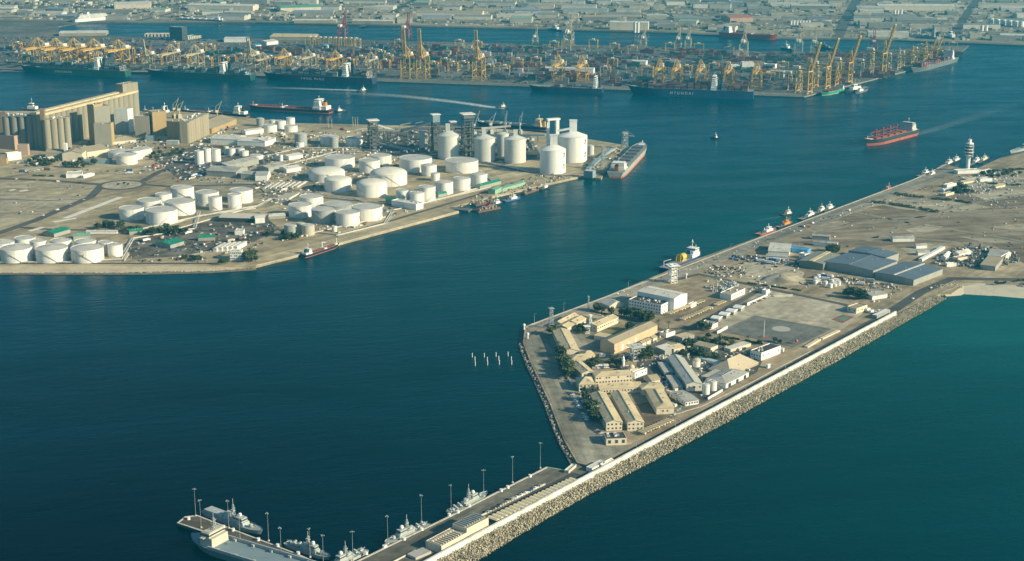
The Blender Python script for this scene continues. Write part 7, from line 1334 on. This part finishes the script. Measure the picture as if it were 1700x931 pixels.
clutter('yard_clutter', 'crates and gear in the dark service yard near the shore', [(210, 405), (300, 384), (420, 352), (460, 380), (420, 432), (330, 436), (220, 434)], 150, (roofgrey, steel, greywall, gsteel, steel, blacktop), 2.2, 1.5, 7); clutter('yard_clutter', 'dark plant under the lattice towers', [(606, 222), (700, 213), (880, 226), (900, 262), (830, 275), (700, 262), (610, 252)], 230, (steel, steel, gsteel, greywall, roofgrey), 4.5, 2, 11); clutter('yard_clutter', 'sheds and pipe plant between the near quay tanks', [(462, 396), (480, 350), (560, 340), (690, 340), (760, 318), (700, 345), (560, 388)], 150, (roofpale, steel, rust, gsteel, cream), 2.6, 1.5, 7); clutter('yard_clutter', 'sheds and pipe plant along the channel side', [(430, 222), (600, 212), (612, 246), (520, 262), (440, 262)], 190, (roofpale, roofgrey, rust, gsteel, cream), 3, 2, 9); clutter('yard_clutter', 'loose quay gear along the work barges', [(790, 336), (835, 324), (960, 292), (900, 288), (800, 318), (760, 346)], 130, (roofpale, steel, rust, gsteel, yellow), 2.2, 1, 5); clutter('yard_clutter', 'cargo and plant on the silo berth', [(960, 290), (1000, 294), (1044, 247), (1020, 245), (985, 262)], 60, (steel, gsteel, roofpale), 3, 2, 7)
clutter('yard_clutter', 'stored goods and small huts among the grain works', [(20, 275), (140, 275), (240, 250), (340, 240), (420, 216), (300, 200), (240, 215), (60, 255)], 300, (roofpale, steel, rust, gsteel, pb_), 4, 2, 9)
clutter('scrap_piles', 'heaps of scrap and machinery in the scrap yard', [(1548, 437), (1575, 415), (1610, 406), (1690, 420), (1690, 436), (1630, 448)], 380, (steel, blacktop, rust, gsteel, steel, roofpale), 3, 1, 7); clutter('yard_clutter', 'rows of small goods before the blue warehouses', [(1352, 455), (1450, 466), (1500, 478), (1470, 480), (1420, 472), (1350, 462)], 150, (rust, roofpale, steel, roofgrey), 2.2, 1, 5); clutter('yard_clutter', 'radar cabins and trailers in a cluster above the white store', [(1176, 482), (1190, 470), (1222, 468), (1226, 480), (1200, 488)], 70, (gsteel, roofpale, greywall, navyg), 4, 1.5, 5); clutter('yard_clutter', 'small plant by the long white wall', [(1240, 490), (1246, 478), (1280, 476), (1280, 486)], 50, (gsteel, roofpale, greywall), 2.4, 1, 4); clutter('yard_clutter', 'dark burnt patch of scrap on the sand', [(1165, 452), (1185, 440), (1240, 446), (1238, 458), (1200, 462)], 110, (steel, blacktop, roofpale), 1.4, 1, 4); clutter('yard_clutter', 'trucks and gear in the blue yard by the quay', [(1215, 426), (1250, 424), (1330, 436), (1325, 444), (1260, 436), (1215, 432)], 170, (steel, bluep, rust, roofpale, blacktop), 2.6, 1.2, 6); clutter('yard_clutter', 'low walls, tanks and stores in the compound', [(1095, 590), (1160, 565), (1262, 588), (1250, 615), (1170, 660), (1120, 680), (1104, 645)], 150, (roofpale, greywall, gsteel, cream), 2.6, 1.5, 6); clutter('yard_clutter', 'huts and goods round the foot of the control tower', [(1560, 322), (1600, 292), (1680, 280), (1700, 300), (1640, 322)], 110, (roofpale, greywall, gsteel, white), 2.6, 1.5, 6)
clutter('quay_gear', 'small crates and bollards along the channel quay', [(1010, 492), (1300, 381), (1612, 287), (1600, 294), (1300, 392), (1020, 500)], 90, (roofpale, steel, white, blackp), 1.4, .8, 3)
for i in range(14):
    p = random_in(ppoly([(1341, 470), (1360, 459), (1398, 463), (1396, 476), (1380, 478)])); o = thing('white_tank', 'small white cylinder tank in the cluster before the blue warehouses', 'tank', (*p, Z0), rnd.uniform(0, .5), 'white cylinders before the blue warehouses'); MB().cyl(0, 0, 0, 2.6, 2.6, rnd.uniform(3, 5), 14).lathe(0, 0, [(2.6, 5), (.02, 5.6)], 14).build('shell', white, o, smooth=True)
clutter('yard_clutter', 'stored goods and small huts on the yards above the helipad', [(1165, 478), (1180, 450), (1240, 436), (1330, 446), (1345, 476), (1290, 480), (1240, 470)], 75, (roofpale, greywall, rust, gsteel, cream, steel), 2.2, 1.2, 5); clutter('yard_clutter', 'loose goods and huts on the sand by the tower', [(1470, 334), (1520, 316), (1600, 300), (1720, 290), (1720, 345), (1600, 350)], 150, (roofpale, greywall, cream, gsteel, steel, steel), 1.8, 1.2, 5); clutter('yard_clutter', 'scattered gear on the waste ground', [(1330, 390), (1440, 352), (1700, 345), (1700, 415), (1500, 402), (1400, 410)], 70, (steel, greywall, cream, rust), 1.4, 1, 4); clutter('yard_clutter', 'plant and goods between the barracks and the brown hall', [(985, 610), (1060, 572), (1108, 552), (1110, 600), (1085, 612), (1040, 606)], 110, (roofpale, greywall, cream, gsteel, steel), 2.2, 1, 4.5); clutter('yard_clutter', 'small goods in the shade of the pale gabled hall', [(1080, 640), (1100, 610), (1150, 650), (1130, 690), (1110, 690)], 50, (greywall, gsteel, steel, cream), 2, 1, 4); clutter('yard_clutter', 'rows of stored goods between the island sheds', [(1395, 470), (1500, 480), (1480, 497), (1450, 502), (1400, 490)], 70, (rust, greywall, steel, cream), 1.6, 1, 4); clutter('yard_clutter', 'loose gear on the sandy plots at the left', [(0, 300), (140, 310), (150, 326), (60, 362), (0, 378)], 12, (greywall, steel, roofpale, kerbm), 1.6, 1.5, 7)
# ------------------------------------------------------------------ trees
def trees(label, pts, sc=(1.0, 1.6), palm=0, n=None, group='trees and shrubs about the harbour'):
    if n: q = ppoly(pts); L = [random_in(q) for _ in range(n)]
    else: L = [tuple(P(*p))[:2] for p in pts]
    for x, y in L:
        if n and not free(x, y, 1): continue
        pm = rnd.random() < palm; tree((x, y, Z0), rnd.uniform(*sc), label.replace('tree', 'palm') if pm else label, group, pm)
trees('dark tree in the row above the lawn beside the white hall', [(988, 511), (1000, 518), (1080, 531), (1078, 537), (1048, 528), (1020, 522), (990, 518)], (1.0, 1.6), 0, 30)
trees('tree in the shaded strip along the long west barrack', [(914, 550), (924, 575), (934, 600), (944, 608), (930, 585), (918, 556)], (.9, 1.5), .2, 14); trees('tree between the hipped house and the west pavement', [(925, 600), (945, 612), (955, 640), (945, 632), (930, 612)], (1.1, 1.7), 0, 10); trees('tree along the shaded side of the leftmost barrack wing', [(967, 648), (978, 656), (1000, 705), (990, 706), (975, 675)], (1.0, 1.6), .1, 13); trees('tree in the yard between the parallel barracks', [(952, 552), (975, 542), (984, 548), (965, 558)], (.8, 1.3), 0, 8); trees('shrub tree beside the dry lawn', [(1036, 551), (1048, 547), (1048, 553)], (1, 1.4), 0, 4); trees('tree under the brown hall by the scaffold tower', [(1062, 588), (1076, 582), (1080, 598), (1066, 604)], (.9, 1.4), .2, 9); trees('tree near the mosque', [(1000, 600), (1026, 596), (1030, 612), (1010, 612)], (.8, 1.3), .3, 9); trees('tree before the hipped house', [(975, 607), (992, 604), (998, 610), (980, 612)], (.9, 1.2), 0, 5)
trees('hedge tree in the sandy compound lots', [(1120, 575), (1180, 560), (1235, 577), (1225, 584), (1165, 572), (1130, 586)], (.6, 1.0), .15, 26); trees('hedge tree behind the pale blue lean-to', [(1128, 588), (1165, 582), (1192, 597), (1186, 602), (1150, 592)], (.7, 1.1), .1, 17); trees('bright green tree by the walled yard', [(1164, 545), (1175, 548), (1168, 549)], (1.2, 1.5)); trees('tree beside the flat white parapet building', [(1252, 588), (1295, 571), (1286, 568), (1262, 572)], (.6, .9)); trees('palm tree in the compound road', [(1080, 540), (1093, 545), (1110, 546), (1134, 604), (1242, 570)], (.8, 1.1), 1)
trees('dark tree beside the small white house above the breakwater road', [(1406, 496), (1412, 488), (1432, 490), (1434, 497), (1420, 499)], (1.1, 1.7), 0, 8); trees('tree behind the bright blue shed', [(1368, 418), (1385, 416), (1392, 423), (1375, 424)], (1, 1.5), 0, 9); trees('dark tree in the grove by the control tower', [(1576, 322), (1590, 312), (1616, 314), (1622, 322), (1596, 322)], (.9, 1.5), 0, 13); trees('tree right of the control tower base', [(1625, 290), (1650, 284), (1700, 288), (1700, 294), (1640, 296)], (.7, 1.1), 0, 18)
def hedge(label, pts, h=2.2, w=2.6, dens=20):
    q = [P(*p) for p in pts]; o = thing('hedge', label, 'hedge', (q[0].x, q[0].y, Z0), 0, 'hedges on the island'); m = MB(); st = MB()
    for a, b in zip(q, q[1:]):
        L = (b - a).length; d = (b - a) / L; nn = Vector((-d.y, d.x, 0))
        for i in range(int(L * dens)):
            t = rnd.uniform(0, L); hh = h * (.6 + .5 * abs(sin(t * .21 + q[0].x))); p = a + d * t + nn * rnd.gauss(0, .33) * w - q[0]; p.z = hh * rnd.random() ** .7
            if sin(t * .13 + q[0].y) > .93: continue
            u = Vector((rnd.uniform(-1, 1), rnd.uniform(-1, 1), rnd.uniform(-.5, .8))).normalized(); v = u.cross(Vector((rnd.uniform(-1, 1), rnd.uniform(-1, 1), 1))).normalized(); s_ = rnd.uniform(.4, .8)
            m.add([p - u * s_ - v * s_ * .6, p + u * s_ - v * s_ * .6, p + u * s_ + v * s_ * .6, p - u * s_ + v * s_ * .6], [(0, 1, 2, 3)])
        for i in range(int(L / 2.5)): c = a + d * (i * 2.5) - q[0]; st.cyl(c.x, c.y, 0, .12, .08, h * .7, 5)
    m.build('foliage', rnd.choice((leafm, leafd)), o); st.build('stem', bark, o)
hedge('long dark hedge across the sand in front of the tower grove', [(1440, 336), (1470, 338), (1520, 346), (1558, 353)], 3.6, 5); hedge('dark hedge above it, starting near the quay', [(1484, 322), (1510, 326), (1534, 329)], 3.6, 5); hedge('hedge running right from the dark grove', [(1540, 330), (1580, 333), (1612, 338)], 3.2, 4.5); hedge('hedge along the sandy ground right of the tower', [(1640, 305), (1680, 308), (1730, 306)], 2.6, 3.5); hedge('hedge on the far side of the tower road', [(1630, 286), (1680, 282), (1740, 280)], 3, 5)
hedge('back hedge of the sandy compound lots', [(1122, 566), (1160, 563), (1200, 572), (1238, 580)], 2.4, 3); hedge('middle hedge of the sandy compound lots', [(1120, 578), (1150, 574), (1176, 580)], 2.2, 3); hedge('front hedge behind the pale blue lean-to', [(1126, 588), (1160, 588), (1192, 599)], 2.6, 3.4); hedge('hedge at the near edge of the helipad', [(1200, 560), (1240, 566), (1280, 575)], 1.6, 2); hedge('hedge along the gravel yard road', [(1240, 470), (1290, 477), (1330, 483)], 1.4, 2); hedge('hedge in front of the rear barrack range', [(1000, 655), (1040, 652)], 1.6, 2); hedge('hedge beside the dark service yard road', [(215, 386), (260, 384), (300, 382)], 2.4, 4); hedge('hedge along the main terminal road at the left', [(55, 292), (90, 293)], 2.2, 4); trees('low bush on the sand behind the beach', [(1640, 472), (1700, 464), (1760, 470), (1700, 476)], (.4, .7), 0, 14)
trees('tree in the belt below the middle tank farm', [(155, 372), (180, 374), (255, 378), (258, 392), (235, 392), (160, 380)], (.9, 1.5), 0, 28); trees('tree in the belt below the front big tank', [(255, 385), (300, 376), (318, 384), (285, 394)], (.9, 1.4), 0, 15); trees('tree beside the two storey harbour office', [(404, 430), (425, 428), (430, 436), (408, 436)], (1.2, 1.7), 0, 8); trees('tree on the dark yard near the shore', [(300, 427), (380, 436), (370, 440), (300, 436)], (.7, 1.1), 0, 12); trees('tree above the moored coaster', [(440, 392), (475, 386), (505, 396), (480, 402), (446, 398)], (.9, 1.4), 0, 14); trees('tree below the pink blocks', [(40, 268), (100, 266), (180, 276), (140, 280), (50, 276)], (.9, 1.5), 0, 26); trees('tree along the main terminal road', [(235, 262), (280, 252), (310, 250), (300, 258), (245, 268)], (.8, 1.3), 0, 18); trees('small bush by the roundabout', [(196, 308), (206, 306), (212, 308)], (.5, .7))
# ------------------------------------------------------------------ vehicles
def park(label, poly, n, kinds, a, jit=.05, group='cars and vans parked about the harbour', rows=None, big=1.0):
    q = ppoly(poly) if poly else None; L = []
    if rows:
        for (x0, y0), (x1, y1), k in rows:
            A, Bq = P(x0, y0), P(x1, y1)
            for i in range(k):
                if rnd.random() < .85: p = A + (Bq - A) * (i + .5) / k; L.append((p.x, p.y))
    else: L = [random_in(q) for _ in range(n)]
    for x, y in L:
        if not rows and not free(x, y, 1.5): continue
        c = rnd.choice(kinds); z = Z0 + .38; aa = a + rnd.uniform(-jit, jit) + (pi if rnd.random() < .5 else 0)
        if c in ('truck',):
            k = rnd.choice(list(TRK)); o = put('parked_lorry', TRK[k], None, (x, y, z), aa); tag(o, '%s lorry %s' % ({'white': 'white box', 'red': 'rusty red', 'blue': 'blue bodied', 'beige': 'beige bodied'}[k], label), 'lorry', 'lorries parked about the harbour')
        else:
            t = 'van' if rnd.random() < .2 else 'car'; o = put('parked_' + t, CARM[c, t], None, (x, y, z), aa); tag(o, '%s %s %s' % (c, t, label), t, group)
        if not rows: occupy(x, y, aa, 5, 2.2)
CW = ['white'] * 6 + ['silver'] * 3 + ['dark'] * 3 + ['blue', 'beige', 'beige', 'red']
park('parked in the shade of the long barrack wings', None, 0, CW, WX + 1.4, rows=[((950, 655), (975, 700), 14), ((960, 652), (984, 692), 12), ((985, 712), (1000, 722), 4)])
park('parked on the west pavement below the hipped house', None, 0, CW, WX, rows=[((935, 615), (950, 640), 6)]); park('parked between the minaret and the windowed block', None, 0, CW, .1, rows=[((985, 613), (1030, 610), 9)]); park('under the striped carport at the dirt yard', None, 0, CW, AX - 1.5, rows=[((1066, 722), (1116, 699), 11)]); park('parked in the front carports below the white hall', None, 0, CW, AX - 1.5, rows=[((1133, 532), (1182, 512), 13)]); park('parked in the rear carports below the white hall', None, 0, CW, AX - 1.5, rows=[((1110, 523), (1168, 501), 13)]); park('parked by the long white wall', None, 0, CW, AX - 1.5, rows=[((1245, 506), (1282, 490), 11)]); park('beside the cream carports on the naval quay', None, 0, CW + ['dark'] * 3, AX, rows=[((806, 853), (900, 806), 12), ((880, 838), (930, 812), 3)]); park('parked round the cream guard house', None, 0, CW, AX, rows=[((1446, 520), (1470, 516), 5)]); park('parked in the shaded compound', [(1085, 640), (1100, 618), (1108, 640), (1095, 660)], 7, CW, WX); park('parked around the workshop', [(1140, 600), (1165, 600), (1180, 612), (1160, 640), (1145, 620)], 9, CW, AX)
park('driving on the breakwater road', None, 0, CW, AX, rows=[((1150, 701), (1400, 563), 3), ((1500, 506), (1560, 470), 2)]); park('parked before the blue warehouses', [(1352, 456), (1450, 468), (1500, 478), (1470, 482), (1350, 464)], 16, ['white'] * 4 + ['silver', 'dark'] + ['truck'] * 2, radians(-20)); park('in the truck yard by the bright blue shed', [(1215, 428), (1262, 428), (1330, 438), (1322, 446), (1255, 438)], 22, CW + ['truck'] * 8, radians(-20)); park('in the dense lot beside the grain store road', [(225, 285), (268, 262), (300, 250), (320, 256), (262, 283), (236, 292)], 60, CW + ['dark', 'dark'], AX); park('on the ground before the sand roofed stores', [(15, 280), (130, 283), (225, 282), (225, 290), (130, 288), (15, 290)], 24, CW + ['truck'] * 4, 0); park('in the blue yard by the grey warehouses', [(275, 292), (300, 280), (345, 272), (340, 300), (290, 303)], 22, CW + ['truck'] * 3, AX); park('in the dark service yard near the shore', [(215, 410), (260, 392), (420, 372), (440, 400), (300, 432), (220, 434)], 26, CW + ['truck'] * 6, AX); park('among the dome farm sheds', [(440, 320), (520, 300), (540, 330), (470, 350)], 16, CW + ['truck'] * 4, AX); park('on the roads by the roundabout', None, 0, CW + ['truck'], .3, rows=[((60, 363), (150, 328), 4), ((10, 297), (150, 305), 4)]); park('around the control tower', [(1560, 320), (1600, 294), (1690, 284), (1690, 312), (1640, 322)], 18, CW, .3); park('on the quay near the moored tugs', [(1310, 385), (1420, 345), (1425, 350), (1330, 388)], 8, CW + ['truck'], AX)
# ------------------------------------------------------------------ haze
bot = -7.5; m = MB().box(-13000, 13000, -700, 17000, bot, 620); hz = m.build('haze', None); hz.data.materials.clear()
hm = bpy.data.materials.new('haze'); hm.use_nodes = True; t = hm.node_tree; t.nodes.remove(t.nodes['Principled BSDF']); vol = t.nodes.new('ShaderNodeVolumePrincipled'); vol.inputs['Color'].default_value = (.04, .56, .84, 1); vol.inputs['Density'].default_value = .00008; vol.inputs['Anisotropy'].default_value = .2
t.links.new(vol.outputs[0], t.nodes['Material Output'].inputs['Volume']); hz.data.materials.append(hm); setting(hz, 'stuff'); hz['label'] = 'thin pale haze over the whole harbour'
# ------------------------------------------------------------------ labels: where several things still share one, say which by its place in the row
ORD = 'first second third fourth fifth sixth seventh eighth ninth tenth eleventh twelfth thirteenth fourteenth fifteenth sixteenth seventeenth eighteenth nineteenth twentieth'.split()
for t_ in ('twenty', 'thirty', 'forty', 'fifty'): ORD += [t_[:-1] + 'ieth'][(t_ == 'twenty'):] + [t_ + '-' + w_ for w_ in ORD[:9]]
by = {}
for o in TH: by.setdefault(o['label'], []).append(o)
for lb, os_ in by.items():
    if len(os_) < 2: continue
    os_.sort(key=lambda o: proj(o.location)[0]); k = len(os_)
    if len(lb.split()) <= 13 and k <= 60:
        for i, o in enumerate(os_): o['label'] = lb + ', ' + (('the left one', 'the right one')[i] if k == 2 else 'leftmost' if i == 0 else 'rightmost' if i == k - 1 else ORD[i] + ' from left')
    for o in os_:
        if not o.get('group'): o['group'] = lb[:60]
